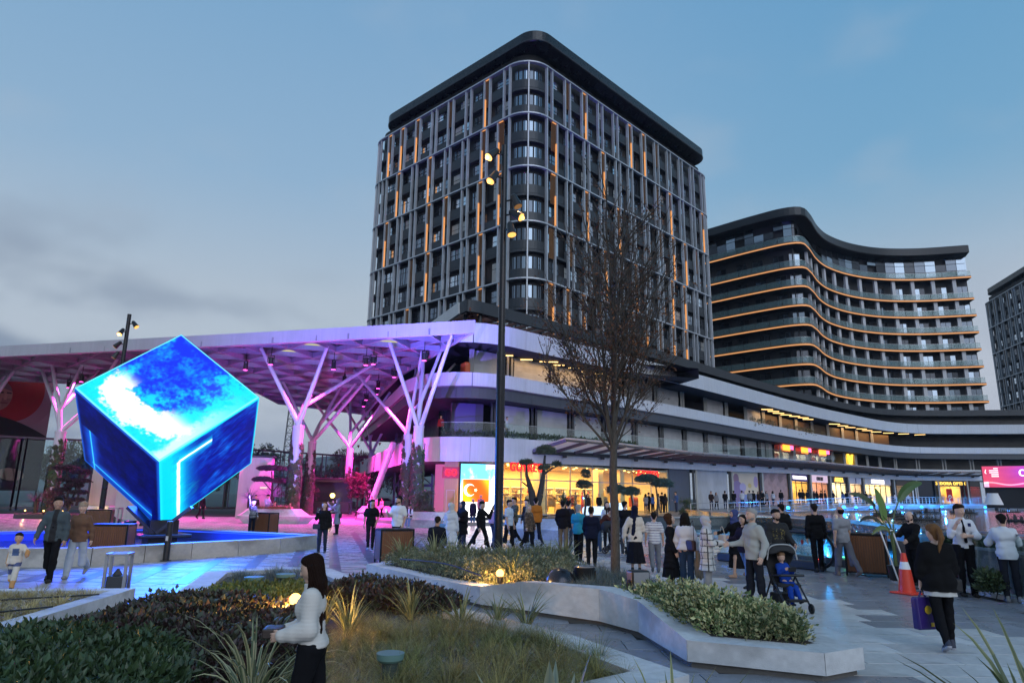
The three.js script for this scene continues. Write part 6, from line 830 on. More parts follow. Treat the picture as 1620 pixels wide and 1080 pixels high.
// ---- trees
function treeWood(segs, m) { return M(segs.map(([a, b, r0, r1]) => rod(a, b, r0, r1, r0 > 0.04 ? 9 : 5))); }
{ // the autumn tree in the middle planter
  const r = rng(515), segs = [], tips = []; const t = thing('autumn_tree', 'slim upright tree with sparse brown autumn leaves in the middle planter', 'tree', [2.2, 0.26, -14.75]); t.scale.set(1, 0.94, 1);
  const trunk = [V(0, -0.1, 0), V(0.02, 1.2, 0.0), V(-0.01, 2.2, 0.03), V(0.02, 2.95, 0)]; for (let i = 0; i < 3; i++) segs.push([trunk[i], trunk[i + 1], [0.105, 0.092, 0.084][i], [0.092, 0.084, 0.08][i]]);
  const grow = (p, d, len, rad, lev) => { const n = 3; let q = p.clone(), dd = d.clone(); for (let i = 0; i < n; i++) { const e = q.clone().addScaledVector(dd, len / n); segs.push([q, e, lerp(rad, rad * 0.62, i / n), lerp(rad, rad * 0.62, (i + 1) / n)]); q = e; dd.add(V(rnd(-0.12, 0.12, r), 0.10, rnd(-0.12, 0.12, r))).normalize(); if (lev > 0) { const k = lev > 1 ? 2 : 4; for (let j = 0; j < k; j++) { const a = r() * 6.28, s = rnd(0.45, 0.95, r); const nd = dd.clone().multiplyScalar(1).add(V(Math.cos(a) * s, rnd(-0.1, 0.35, r), Math.sin(a) * s)).normalize(); grow(q.clone(), nd, len * rnd(0.42, 0.62, r), rad * 0.42, lev - 1); } } if (lev <= 1) tips.push([q.clone(), dd.clone()]); } if (lev > 0) grow(q, dd, len * 0.6, rad * 0.6, lev - 1); };
  for (let i = 0; i < 13; i++) { const a = i * 2.4 + r() * 0.5, up = i < 4 ? 0.16 : i < 9 ? 0.36 : 0.62; const y = lerp(2.75, 3.6, r()); grow(V(0, y - 0.05, 0), V(Math.cos(a) * up, 1 - up * 0.5, Math.sin(a) * up).normalize(), i < 4 ? 3.0 : i < 9 ? 2.3 : 1.6, i < 4 ? 0.04 : 0.03, 2); } segs.push([trunk[3], V(0.05, 4.6, 0), 0.078, 0.045], [V(0.05, 4.6, 0), V(0, 6.4, 0.05), 0.055, 0.02]); grow(V(0.05, 4.4, 0), V(0.03, 1, 0), 2.8, 0.05, 2);
  part('trunk', treeWood(segs), mat([0.10, 0.085, 0.07], 0.9, { map: T.bark, bump: T.bark, bs: 0.015 }), t);
  const lg = [0, 1, 2].map(() => sprig(5, 0.07, r, (q) => q() < 0.5 ? [0.14, 0.055, 0.022] : [0.075, 0.036, 0.02], 0.8, 0.42, 0.06, 0.16)); const pts = []; for (const [p, d] of tips) { const n = Math.floor(r() * 1.75); for (let i = 0; i < n; i++) pts.push([p.x + rnd(-0.1, 0.1, r), p.y + rnd(-0.15, 0.1, r), p.z + rnd(-0.1, 0.1, r), rnd(0.6, 1.25, r), C(1, 1, 1).multiplyScalar(rnd(0.6, 1.5, r)), r() * 6.28, rnd(-1.6, 1.6, r), rnd(-1.6, 1.6, r)]); } scatter('crown', lg, leafyM, pts, '', '', t); }
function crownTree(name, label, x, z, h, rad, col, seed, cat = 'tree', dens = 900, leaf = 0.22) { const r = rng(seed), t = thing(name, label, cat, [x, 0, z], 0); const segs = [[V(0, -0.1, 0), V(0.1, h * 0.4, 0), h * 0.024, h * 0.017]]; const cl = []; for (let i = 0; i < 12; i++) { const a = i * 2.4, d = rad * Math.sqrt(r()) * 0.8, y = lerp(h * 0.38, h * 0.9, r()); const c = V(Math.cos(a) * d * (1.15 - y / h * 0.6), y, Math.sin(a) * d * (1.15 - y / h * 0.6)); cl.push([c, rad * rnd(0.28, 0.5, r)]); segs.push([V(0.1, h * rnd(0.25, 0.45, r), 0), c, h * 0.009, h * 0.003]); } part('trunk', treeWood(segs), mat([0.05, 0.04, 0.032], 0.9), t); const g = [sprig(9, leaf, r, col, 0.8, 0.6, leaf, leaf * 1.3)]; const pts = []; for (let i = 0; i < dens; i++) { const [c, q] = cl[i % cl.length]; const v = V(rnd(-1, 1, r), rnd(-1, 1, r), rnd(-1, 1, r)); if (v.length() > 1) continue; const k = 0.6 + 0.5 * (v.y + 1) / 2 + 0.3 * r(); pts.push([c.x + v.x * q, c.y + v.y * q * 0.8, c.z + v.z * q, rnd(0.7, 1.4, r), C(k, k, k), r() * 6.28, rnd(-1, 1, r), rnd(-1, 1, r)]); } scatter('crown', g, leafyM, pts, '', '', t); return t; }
[[-57, -92, 7.5, 3.4, 'left of the portrait banner edge'], [-47, -88, 7.8, 3.2, 'right of the portrait column'], [-43, -96, 6.6, 3.0, 'behind the left kiosk'], [-40, -98, 9.0, 4.6, 'right beside the LED cube'], [-35.5, -97, 8.2, 3.8, 'between the cube and the lattice mast'], [-30, -102, 7.2, 3.6, 'below the lattice mast'], [-25.5, -105, 8.4, 3.6, 'below the flag strings'], [-22, -104, 8.0, 3.8, 'right of the flag strings'], [-17.5, -108, 7.4, 3.2, 'behind the stair tower'], [-64, -98, 8.6, 4, 'at the far left edge']].forEach(([x, z, h, q, w], i) => crownTree('background_tree', `dark bushy tree behind the glass screen, ${w}`, x, z, h, q, [0.05, 0.058, 0.03], 900 + i, 'tree', 1100, 0.26));
// cloud pruned and other ornamental trees
function cloudTree(name, label, x, y, z, pads, trunk, col, seed, trunkM) { const r = rng(seed), t = thing(name, label, 'ornamental tree', [x, y, z]); part('trunk', treeWood(trunk.map(([a, b, r0, r1]) => [V(...a), V(...b), r0, r1])), trunkM || mat([0.06, 0.05, 0.042], 0.9, { map: T.bark, bump: T.bark, bs: 0.02 }), t); const g = [sprig(12, 0.07, r, col, 0.8, 0.4, 0.06, 0.09)]; pads.forEach(([px, py, pz, rx, ry]) => { const pts = []; const N = Math.round(260 * rx * rx / 0.2) + 60; for (let i = 0; i < N; i++) { const a = r() * 6.28, q = Math.sqrt(r()), el = Math.sqrt(1 - q * q); pts.push([px + Math.cos(a) * q * rx, py + (r() < 0.75 ? el * ry * rnd(0.7, 1.05, r) : -0.3 * ry * r()), pz + Math.sin(a) * q * rx, rnd(0.8, 1.4, r), C(1, 1, 1).multiplyScalar(rnd(0.7, 1.4, r)), r() * 6.28, rnd(-0.8, 0.8, r), rnd(-0.8, 0.8, r)]); } scatter('foliage_pad', g, leafyM, pts, '', '', t); }); return t; }
cloudTree('cloud_pine', 'cloud pruned pine with flat pads in front of the left kiosk', -29.7, 0.3, -47.0, [[-0.5, 3.0, 0, 0.75, 0.16], [0.55, 2.75, 0, 0.6, 0.15], [-0.35, 2.2, 0.1, 0.5, 0.13], [0.7, 2.15, 0, 0.5, 0.12], [0.15, 1.85, 0, 0.55, 0.13], [-0.55, 1.55, 0, 0.45, 0.12], [0.6, 1.4, 0, 0.5, 0.12], [-0.6, 1.0, 0, 0.45, 0.12], [0.5, 0.9, 0, 0.45, 0.12], [-0.2, 0.65, 0, 0.4, 0.1]], [[[0, 0, 0], [-0.15, 1.5, 0], 0.09, 0.07], [[-0.15, 1.5, 0], [-0.45, 3.0, 0], 0.07, 0.03], [[0, 0, 0], [0.3, 1.4, 0], 0.08, 0.06], [[0.3, 1.4, 0], [0.5, 2.8, 0], 0.06, 0.03], [[0.3, 1.4, 0], [0.7, 2.15, 0], 0.03, 0.02], [[-0.1, 1.0, 0], [-0.6, 1.55, 0], 0.03, 0.02]], [0.03, 0.02, 0.025], 61);
cloudTree('cloud_pine', 'dark flat cloud pruned pine between the cube and the left column', -17.6, 0.2, -51.0, [[0, 3.4, 0, 1.0, 0.2], [-0.6, 2.6, 0, 0.7, 0.18], [0.7, 2.5, 0, 0.7, 0.18]], [[[0, 0, 0], [0.2, 1.8, 0], 0.10, 0.08], [[0.2, 1.8, 0], [0, 3.3, 0], 0.08, 0.04], [[0.2, 1.8, 0], [-0.6, 2.6, 0], 0.04, 0.03], [[0.2, 1.8, 0], [0.7, 2.5, 0], 0.04, 0.03]], [0.035, 0.02, 0.025], 62);
cloudTree('twisted_olive', 'twisted old olive with few leaf clouds in front of the lit clothes shop', 1.4, 0.35, -37.8, [[0.55, 3.95, 0, 0.5, 0.3], [-0.55, 3.3, 0, 0.3, 0.14], [1.15, 3.25, 0.1, 0.22, 0.10], [0.45, 3.05, 0, 0.28, 0.12]], [[[0, 0, 0], [-0.05, 0.9, 0], 0.26, 0.24], [[-0.05, 0.9, 0], [-0.25, 1.9, 0.05], 0.23, 0.18], [[-0.25, 1.9, 0.05], [-0.5, 2.7, 0], 0.16, 0.09], [[-0.5, 2.7, 0], [-0.52, 3.3, 0], 0.09, 0.05], [[0.0, 0.8, 0], [0.25, 1.7, 0], 0.22, 0.18], [[0.25, 1.7, 0], [0.42, 2.8, 0], 0.17, 0.11], [[0.42, 2.8, 0], [0.5, 3.8, 0], 0.10, 0.06], [[0.42, 2.75, 0], [0.9, 3.1, 0.05], 0.06, 0.05], [[0.9, 3.1, 0.05], [1.15, 3.2, 0.1], 0.05, 0.03], [[-0.3, 2.0, 0], [-0.75, 2.35, 0], 0.06, 0.03]], [0.09, 0.10, 0.06], 63);
{ // dark raised beds with little trees in front of the shop
  const b = thing('planter', 'dark raised planter with small clipped trees in front of the clothes shop', 'planter'); part('planter_wall', slab([[2.3, -43.0], [9.2, -43.6], [9.3, -40.6], [2.6, -38.6]], 0, 0.85, 0.03), mat([0.05, 0.05, 0.052], 0.6, { map: T.stone }), b); part('soil', slab([[2.5, -42.8], [9.0, -43.4], [9.1, -40.8], [2.8, -38.9]], 0.6, 0.88), MT.soil, b);
  const lit = thing('cloud_sculpture', 'low white glowing sculpted seat behind the little trees', 'light', [5.4, 0.85, -41.6], 0.2); part('lamp_body', M(rbox(2.2, 0.5, 0.5, 0.2, 0, 0.3, 0, 0, 3), rbox(1.2, 0.7, 0.5, 0.22, 1.0, 0.42, 0.1, 0, 3)), glow([0.55, 0.75, 1], 1.6), lit);
  const sp = [['clipped little pine above the grey haired man', 4.3, -40.3, 2.1], ['clipped little pine left of the tree trunk', 6.2, -40.6, 1.9], ['small clipped pine hidden half by the tree trunk', 7.2, -41.4, 1.8], ['double headed clipped pine right of the tree trunk', 8.6, -40.9, 2.4]]; sp.forEach(([lb, x, z, h], i) => cloudTree('clipped_pine', lb, x, 0.8, z, i === 3 ? [[-0.5, h - 0.3, 0, 0.65, 0.3], [0.35, h - 0.55, 0.1, 0.6, 0.3]] : i === 0 ? [[0.0, h - 0.4, 0, 0.42, 0.3], [0.1, h + 0.2, 0, 0.22, 0.35]] : [[0, h - 0.45, 0, 0.5, 0.3]], [[[0, 0, 0], [0.1, h * 0.4, 0], 0.07, 0.06], [[0.1, h * 0.4, 0], [0, h * 0.75, 0], 0.06, 0.04]], [0.05, 0.075, 0.06], 70 + i)); }
function palm(label, x, y, z, h, n, len, w, col, o = {}) { const t = thing('palm', label, 'palm', [x, y, z]); part('trunk', M(cyl(0.13, 0.15, h, 0, 0, 0, 10), cyl(0.16, 0.10, 0.2, 0, h, 0, 10)), mat([0.05, 0.04, 0.03], 0.95, { map: T.bark, bump: T.bark, bs: 0.03 }), t); const f = blades(n, len, w, 1.35, rp, { droop: 0.5, segs: 5, col, colV: 0.5, fold: 0.4, up: 0.1, ...o }); f.translate(0, h, 0); part('fronds', f, bladeM, t); return t; }
palm('sago palm in front of the clothes shop right of the olive', 3.0, 0.6, -38.6, 0.9, 40, 0.95, 0.09, [0.05, 0.07, 0.03]);
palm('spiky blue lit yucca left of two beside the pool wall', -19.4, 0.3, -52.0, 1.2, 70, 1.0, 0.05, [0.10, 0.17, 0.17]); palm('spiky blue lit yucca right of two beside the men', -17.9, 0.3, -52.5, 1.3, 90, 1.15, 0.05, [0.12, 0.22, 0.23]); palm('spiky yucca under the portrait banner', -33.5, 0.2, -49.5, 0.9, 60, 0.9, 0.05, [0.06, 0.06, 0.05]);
crownTree('round_shrub', 'round reddish shrub in front of the portrait banner', -32.0, -49.0, 2.1, 0.8, [0.06, 0.025, 0.03], 331, 'shrub', 500, 0.10); crownTree('round_shrub', 'reddish shrub between the columns left of the stand', -19.7, -66, 3.4, 1.6, [0.07, 0.02, 0.025], 332, 'shrub', 700, 0.14); crownTree('round_shrub', 'dark red shrub right of the refreshment stand', -14.6, -66.5, 4.0, 1.5, [0.09, 0.02, 0.025], 333, 'shrub', 700, 0.14); crownTree('round_shrub', 'leafy shrub at the foot of the right column pair', -5.6, -45.0, 2.2, 0.8, [0.05, 0.07, 0.03], 334, 'shrub', 600, 0.09);
{ const bb = thing('planter', 'small lit flower bed under the cloud pruned pine', 'planter'); part('planter_wall', slab([[-34.8, -50.4], [-27.2, -48.4], [-26.8, -46.6], [-33.8, -47.8]], 0, 0.3, 0.02), mat([0.06, 0.05, 0.05], 0.7), bb); part('soil', slab([[-34.5, -50.2], [-27.4, -48.3], [-27.0, -46.8], [-33.6, -48.0]], 0.2, 0.33), MT.soil, bb); for (let i = 0; i < 5; i++) { const t = thing('bed_lamp', `small amber spotlight in the bed under the portrait banner, ${['leftmost', 'second from the left', 'middle', 'second from the right', 'rightmost'][i]} of five`, 'garden lamp', [-33.4 + i * 1.5, 0.33, -48.3 + i * 0.33]); part('housing', cyl(0.05, 0.06, 0.14, 0, 0, 0, 8), MT.black, t); part('lamp_bulb', new THREE.SphereGeometry(0.05, 8, 6).translate(0, 0.19, 0.02), glow([1, 0.55, 0.15], 8), t); const l = new THREE.PointLight(new THREE.Color(1, 0.55, 0.15), 2.2, 10, 2); l.position.set(0, 0.35, 0.15); t.add(l); } }
// planting on the galleries
for (const [u0, u1, off, dy, label, c] of [[700, 1010, 0.02, 1.86, 'low green planting along the first gallery edge at the corner', [0.04, 0.07, 0.03]], [1140, 1330, 0.05, 4.45, 'dry trailing plants along the second gallery edge', [0.13, 0.11, 0.05]]]) { const pts = []; for (let s = sAt(u0); s < sAt(u1); s += u0 < 1000 ? 0.10 : 0.16) { const [x, z] = wpt(s, off - 0.15 * rp()); const trail = dy > 3; if (trail && fbm(s * 0.5, 1, 1, 2) < 0.5) continue; pts.push([x, trail ? 10.85 - (rp() < 0.4 ? rp() * 0.8 : -rp() * 0.3) : headY(s) + dy - 0.06 + 0.1 * rp(), trail ? z + 0.3 * rp() : z, rnd(1.6, 3.0, rp), C(1, 1, 1).multiplyScalar(rnd(0.7, 1.4, rp)), rp() * 6.28, rnd(-0.6, 0.6, rp)]); } scatter('gallery_planting', [sprig(14, 0.07, rp, c, 0.8, 0.5)], leafyM, pts, label, 'plants'); }
// young banana tree on its trolley by the railing
{ const t = thing('banana_plant', 'young banana plant on a hand trolley held by the bearded worker', 'plant', [9.0, 0, -16.9], 0); t.scale.setScalar(0.92); part('trolley', M(rod(V(0.1, 0.1, 0.3), V(-0.12, 1.35, 0.05), 0.022), rod(V(0.42, 0.1, 0.3), V(0.2, 1.35, 0.05), 0.022), rod(V(-0.12, 1.35, 0.05), V(0.2, 1.35, 0.05), 0.022), box(0.4, 0.03, 0.3, 0.25, 0.1, 0.2)), mat([0.6, 0.6, 0.6], 0.35, { metal: 0.6 }), t); part('pot', cyl(0.17, 0.22, 0.36, 0.2, 0.12, 0.05, 16), MT.black, t);
  const leaf = (pts, w, col, name = 'leaf') => { const cv = new THREE.CatmullRomCurve3(pts.map((p) => V(...p))), n = 14, pos = []; let prev = null; for (let i = 0; i <= n; i++) { const u = i / n, p = cv.getPointAt(u), tg = cv.getTangentAt(u), sd = V().crossVectors(tg, V(0.25, 0.35, 0.9)).normalize(), ww = w * Math.sqrt(Math.max(0, Math.sin(Math.PI * Math.pow(clamp(u * 0.97 + 0.02), 0.8)))); const dn = V().crossVectors(sd, tg).multiplyScalar(ww * 0.35); const row = [p.clone().addScaledVector(sd, ww).add(dn), p, p.clone().addScaledVector(sd, -ww).add(dn)]; if (prev) for (let e = 0; e < 2; e++) pos.push(...prev[e].toArray(), ...prev[e + 1].toArray(), ...row[e + 1].toArray(), ...prev[e].toArray(), ...row[e + 1].toArray(), ...row[e].toArray()); prev = row; } const g = new THREE.BufferGeometry(); g.setAttribute('position', new THREE.Float32BufferAttribute(pos, 3)); g.computeVertexNormals(); part(name, boxUV(g), mat(col, 0.4, { side: THREE.DoubleSide }), t); };
  const st = []; const S = (a, b, c) => { st.push(flat(new THREE.TubeGeometry(new THREE.CatmullRomCurve3([V(0.2, 0.45, 0.05), V(...a), V(...b), V(...c)]), 16, 0.018, 6))); };
  S([0.2, 1.1, 0.05], [0.15, 1.5, 0.05], [-0.02, 1.75, 0.05]); S([0.25, 1.2, 0.05], [0.28, 1.6, 0.0], [0.50, 2.15, 0.0]); S([0.15, 1.1, 0.05], [0.05, 1.45, 0.1], [-0.25, 1.60, 0.1]); S([0.2, 1.0, 0], [0.1, 1.4, 0], [-0.2, 1.95, 0]); part('stems', M(st, cyl(0.05, 0.035, 0.9, 0.2, 0.45, 0.05, 8)), mat([0.10, 0.13, 0.04], 0.5), t);
  leaf([[0.02, 1.6, 0.05], [-0.03, 1.9, 0.06], [-0.10, 2.2, 0.07], [-0.16, 2.42, 0.08]], 0.13, [0.10, 0.19, 0.035]); leaf([[0.48, 2.1, 0], [0.62, 2.32, 0], [0.85, 2.5, 0.02], [1.12, 2.58, 0.05]], 0.12, [0.055, 0.115, 0.03]); leaf([[-0.15, 1.95, 0], [-0.35, 2.12, 0], [-0.6, 2.24, 0.02], [-0.82, 2.27, 0.03]], 0.08, [0.035, 0.06, 0.022]); leaf([[-0.05, 1.5, 0.1], [-0.3, 1.66, 0.1], [-0.5, 1.66, 0.12], [-0.68, 1.56, 0.14]], 0.05, [0.02, 0.02, 0.012]); leaf([[0.1, 1.35, 0.1], [-0.1, 1.42, 0.14], [-0.28, 1.36, 0.18], [-0.42, 1.25, 0.2]], 0.055, [0.12, 0.16, 0.05]); }
[['green leafy shrub at the foot of the railing behind the dark dressed woman', 9.75, -14.4, 0.5, 0.26], ['leafy plant on the edge right of the lit clothes shop', 14.2, -56.2, 1.9, 0.8]].forEach(([lb, x, z, h, q], i) => crownTree('leafy_shrub', lb, x, z, h, q, [0.05, 0.075, 0.03], 350 + i, 'shrub', 420, 0.08));

// ================================================================ people: distance fields meshed by surface nets
function surfaceNets(prims, cell, { carve = null, noise = null } = {}) {
  let lo = [1e9, 1e9, 1e9], hi = [-1e9, -1e9, -1e9];
  for (const p of prims) { const R = Math.max(p.ra, p.rb) + 0.02; for (const q of [p.a, p.b]) for (let i = 0; i < 3; i++) { lo[i] = Math.min(lo[i], q[i] - R); hi[i] = Math.max(hi[i], q[i] + R); } }
  lo = lo.map((v) => v - 2 * cell); const N = [0, 1, 2].map((i) => Math.ceil((hi[i] - lo[i]) / cell) + 3), [nx, ny, nz] = N, f = new Float32Array(nx * ny * nz).fill(1);
  for (const p of prims) {
    const k = p.k ?? 0.03, R = Math.max(p.ra, p.rb) + k + 2.5 * cell, b0 = [], b1 = []; for (let i = 0; i < 3; i++) { b0[i] = Math.max(0, Math.floor((Math.min(p.a[i], p.b[i]) - R - lo[i]) / cell)); b1[i] = Math.min(N[i] - 1, Math.ceil((Math.max(p.a[i], p.b[i]) + R - lo[i]) / cell)); }
    const dx = p.b[0] - p.a[0], dy = p.b[1] - p.a[1], dz = p.b[2] - p.a[2], L2 = dx * dx + dy * dy + dz * dz || 1e-9;
    for (let z = b0[2]; z <= b1[2]; z++) for (let y = b0[1]; y <= b1[1]; y++) for (let x = b0[0]; x <= b1[0]; x++) {
      const X = lo[0] + x * cell, Y = lo[1] + y * cell, Z = lo[2] + z * cell; let d;
      if (p.fr) { const t = (Y - p.a[1]) / (p.b[1] - p.a[1]), tc = clamp(t), cx = lerp(p.a[0], p.b[0], tc), cz = lerp(p.a[2], p.b[2], tc); let rx = lerp(p.ra, p.rb, tc), rz = rx * (p.flat ?? 0.8); if (p.pl) { const a = Math.atan2(Z - cz, X - cx), m = 1 + p.pl * Math.sin(a * p.pn + 0.7 * Math.sin(a * 3)) * (1 - tc); rx *= m; rz *= m; } const q = Math.hypot((X - cx) / rx, (Z - cz) / rz); d = (q - 1) * Math.min(rx, rz) * 0.9; const y0 = Math.min(p.a[1], p.b[1]), y1 = Math.max(p.a[1], p.b[1]); d = Math.max(d, y0 - Y, Y - y1); }
      else { const px = X - p.a[0], py = Y - p.a[1], pz = Z - p.a[2], t = clamp((px * dx + py * dy + pz * dz) / L2); d = Math.hypot(px - dx * t, py - dy * t, pz - dz * t) - (p.ra + (p.rb - p.ra) * t); }
      const i = (z * ny + y) * nx + x, o = f[i], h = Math.max(k - Math.abs(d - o), 0) / k; f[i] = Math.min(d, o) - h * h * k * 0.25;
    }
  }
  if (carve || noise) for (let z = 0, i = 0; z < nz; z++) for (let y = 0; y < ny; y++) for (let x = 0; x < nx; x++, i++) if (Math.abs(f[i]) < 0.2) { const X = lo[0] + x * cell, Y = lo[1] + y * cell, Z = lo[2] + z * cell; if (noise) f[i] += noise(X, Y, Z); if (carve) f[i] = Math.max(f[i], carve(X, Y, Z)); }
  const id = new Int32Array(nx * ny * nz).fill(-1), pos = [], ind = []; const sy = nx, sz = nx * ny, off = [0, 1, sy, sy + 1, sz, sz + 1, sz + sy, sz + sy + 1], E = [[0, 1], [2, 3], [4, 5], [6, 7], [0, 2], [1, 3], [4, 6], [5, 7], [0, 4], [1, 5], [2, 6], [3, 7]];
  for (let z = 0; z < nz - 1; z++) for (let y = 0; y < ny - 1; y++) for (let x = 0; x < nx - 1; x++) { const i = z * sz + y * sy + x; let m = 0; for (let c = 0; c < 8; c++) if (f[i + off[c]] < 0) m |= 1 << c; if (m === 0 || m === 255) continue; let X = 0, Y = 0, Z = 0, n = 0; for (const [a, b] of E) { const fa = f[i + off[a]], fb = f[i + off[b]]; if ((fa < 0) === (fb < 0)) continue; const t = fa / (fa - fb); X += lerp(a & 1, b & 1, t); Y += lerp((a >> 1) & 1, (b >> 1) & 1, t); Z += lerp(a >> 2, b >> 2, t); n++; } id[i] = pos.length / 3; pos.push(lo[0] + (x + X / n) * cell, lo[1] + (y + Y / n) * cell, lo[2] + (z + Z / n) * cell); }
  for (let z = 1; z < nz - 1; z++) for (let y = 1; y < ny - 1; y++) for (let x = 1; x < nx - 1; x++) { const i = z * sz + y * sy + x, s = f[i] < 0; for (const [d, u, v] of [[1, sy, sz], [sy, sz, 1], [sz, 1, sy]]) if ((f[i + d] < 0) !== s) { const a = id[i - u - v], b = id[i - v], c = id[i], e = id[i - u]; if (a < 0 || b < 0 || c < 0 || e < 0) continue; if (s) ind.push(a, b, c, a, c, e); else ind.push(a, c, b, a, e, c); } }
  const g = new THREE.BufferGeometry(); g.setAttribute('position', new THREE.Float32BufferAttribute(pos, 3)); g.setIndex(ind); g.computeVertexNormals(); return g;
}
function joinIndexed(list) { const pos = [], nor = [], ind = []; for (const g of list) { const b = pos.length / 3; const p = g.attributes.position.array, n = g.attributes.normal.array; for (let i = 0; i < p.length; i++) { pos.push(p[i]); nor.push(n[i]); } for (const i of g.index.array) ind.push(i + b); } const o = new THREE.BufferGeometry(); o.setAttribute('position', new THREE.Float32BufferAttribute(pos, 3)); o.setAttribute('normal', new THREE.Float32BufferAttribute(nor, 3)); o.setIndex(ind); return o; }
const D2R = Math.PI / 180, skinTone = { a: [0.50, 0.30, 0.21], b: [0.42, 0.245, 0.17], c: [0.56, 0.36, 0.27] };
const matCache = new Map(); const cm = (c, rough = 0.85) => { const k = c.join() + rough; if (!matCache.has(k)) matCache.set(k, mat(c, rough, { ior: 1.5, specularIntensity: rough >= 0.7 ? 0.12 : 0.8 })); return matCache.get(k); };
const HAIR = { black: [0.012, 0.010, 0.009], brown: [0.045, 0.022, 0.012], auburn: [0.11, 0.04, 0.018], blonde: [0.42, 0.30, 0.17], grey: [0.30, 0.29, 0.28], dark: [0.02, 0.014, 0.010] };
// o.pose: wL, wR thigh swing (deg, + forward); kL, kR knee bend; aL, aR: [forward, outward, elbow, inward]; lean; hy, hp head turn and nod; sit
function person(o) {
  const S = o.h / 1.75, fem = o.sex === 'f', kid = o.sex === 'c', ps = o.pose || {}, dist = Math.hypot(o.x, o.z), cell = (o.cell || (dist < 9 ? 0.010 : dist < 20 ? 0.0135 : dist < 32 ? 0.018 : dist < 50 ? 0.026 : 0.036)) / S, near = dist < 30;
  const t = thing('person', o.label, 'person', [o.x, o.y || 0, o.z], o.yaw * D2R); if (o.group) t.userData.group = o.group;
  const hd = kid ? 1.32 : 1, fat = o.fat ?? 1, lean = (ps.lean || 0) * D2R; const ground = o.ground || 0;
  const v = (x, y, z) => [x, y, z], add = (a, b, k = 1) => [a[0] + b[0] * k, a[1] + b[1] * k, a[2] + b[2] * k];
  // legs
  const hipW = fem ? 0.088 : 0.092, TH = 0.43, SH = 0.42; const leg = (sd, w, k) => { const h = [sd * hipW, 0, 0], a = w * D2R, kn = add(h, [sd * 0.012, -Math.cos(a), Math.sin(a)], TH), b = (w - k) * D2R, an = add(kn, [0, -Math.cos(b), Math.sin(b)], SH); return { h, kn, an, foot: (w - k) }; };
  const LL = leg(1, ps.wL ?? 2, ps.kL ?? 2), LR = leg(-1, ps.wR ?? -2, ps.kR ?? 2); const low = Math.min(LL.an[1], LR.an[1]), py = 0.085 - low; for (const l of [LL, LR]) for (const q of ['h', 'kn', 'an']) l[q] = add(l[q], [0, py, 0]);
  const P = [0, py, 0], cl = Math.cos(lean), sl = Math.sin(lean); const Tt = (x, y, z) => [x, py + (y - 0.93) * cl - z * sl, (y - 0.93) * sl + z * cl];
  const shW = kid ? 0.148 : fem ? 0.150 : 0.174; const sh = (s) => Tt(s * shW, 1.392, -0.012), neck = Tt(0, 1.46, -0.005), head = (() => { const b = Tt(0, 1.505, 0.012); return add(b, [0, 0.115 * hd * Math.cos(lean * 0.6), 0.115 * hd * Math.sin(lean * 0.6)]); })();
  const arm = (s, [f, out, e, inn = 0]) => { const A = sh(s), fr = f * D2R, or = out * D2R; const u = [s * Math.sin(or), -Math.cos(fr) * Math.cos(or), Math.sin(fr) * Math.cos(or)], E = add(A, u, 0.285), fe = (f + e) * D2R, ir = inn * D2R; const w = [s * Math.sin(or) * 0.35 * Math.cos(ir) - s * Math.sin(ir), -Math.cos(fe) * Math.cos(ir), Math.sin(fe) * Math.cos(ir)]; const l = Math.hypot(...w), wn = w.map((q) => q / l), W = add(E, wn, 0.245); return { A, E, W, d: wn }; };
  const AL = arm(1, ps.aL || [4, 9, 12, 0]), AR = arm(-1, ps.aR || [4, 9, 12, 0]);
  const R = (a, b, ra, rb, k = 0.03) => ({ a, b, ra, rb, k });
  const torso = (g, k = 0.06) => fem ? [R(Tt(-0.055, 1.30, 0.0), Tt(0.055, 1.30, 0.0), 0.105 * fat + g, 0.105 * fat + g, k), R(Tt(-0.06, 1.29, 0.055), Tt(-0.055, 1.27, 0.06), 0.062 + g, 0.062 + g, k), R(Tt(0.06, 1.29, 0.055), Tt(0.055, 1.27, 0.06), 0.062 + g, 0.062 + g, k), R(Tt(-0.03, 1.12, 0.0), Tt(0.03, 1.12, 0), 0.10 * fat + g, 0.10 * fat + g, k), R(Tt(-0.065, 0.95, -0.015), Tt(0.065, 0.95, -0.015), 0.115 * fat + g, 0.115 * fat + g, k), R(Tt(-0.105, 1.385, -0.01), Tt(0.105, 1.385, -0.01), 0.048 + g, 0.048 + g, k), R(Tt(0, 1.37, -0.01), Tt(0, 1.45, -0.01), 0.065 + g, 0.045 + g, k)]
    : [R(Tt(-0.075, 1.30, 0.0), Tt(0.075, 1.30, 0.0), 0.106 * fat + g, 0.106 * fat + g, k), R(Tt(-0.05, 1.10, 0.01), Tt(0.05, 1.10, 0.01), 0.098 * fat + g, 0.098 * fat + g, k), R(Tt(-0.055, 0.95, -0.012), Tt(0.055, 0.95, -0.012), 0.105 * fat + g, 0.105 * fat + g, k), R(Tt(-0.12, 1.385, -0.012), Tt(0.12, 1.385, -0.012), 0.052 + g, 0.052 + g, k), R(Tt(0, 1.38, -0.012), Tt(0, 1.46, -0.01), 0.075 + g, 0.05 + g, k)];
  const armP = (A, g, to = 1) => { const o2 = [R(A.A, A.E, 0.047 + g, 0.040 + g, 0.05)]; if (to >= 1) o2.push(R(A.E, A.W, 0.041 + g, 0.030 + g, 0.03)); else if (to < 0.6) { o2[0] = R(A.A, add(A.A, [A.E[0] - A.A[0], A.E[1] - A.A[1], A.E[2] - A.A[2]], to * 1.8), 0.054 + g, 0.052 + g, 0.04); } else o2.push(R(A.E, add(A.E, [A.W[0] - A.E[0], A.W[1] - A.E[1], A.W[2] - A.E[2]], 0.35), 0.042 + g, 0.04 + g, 0.03)); return o2; };
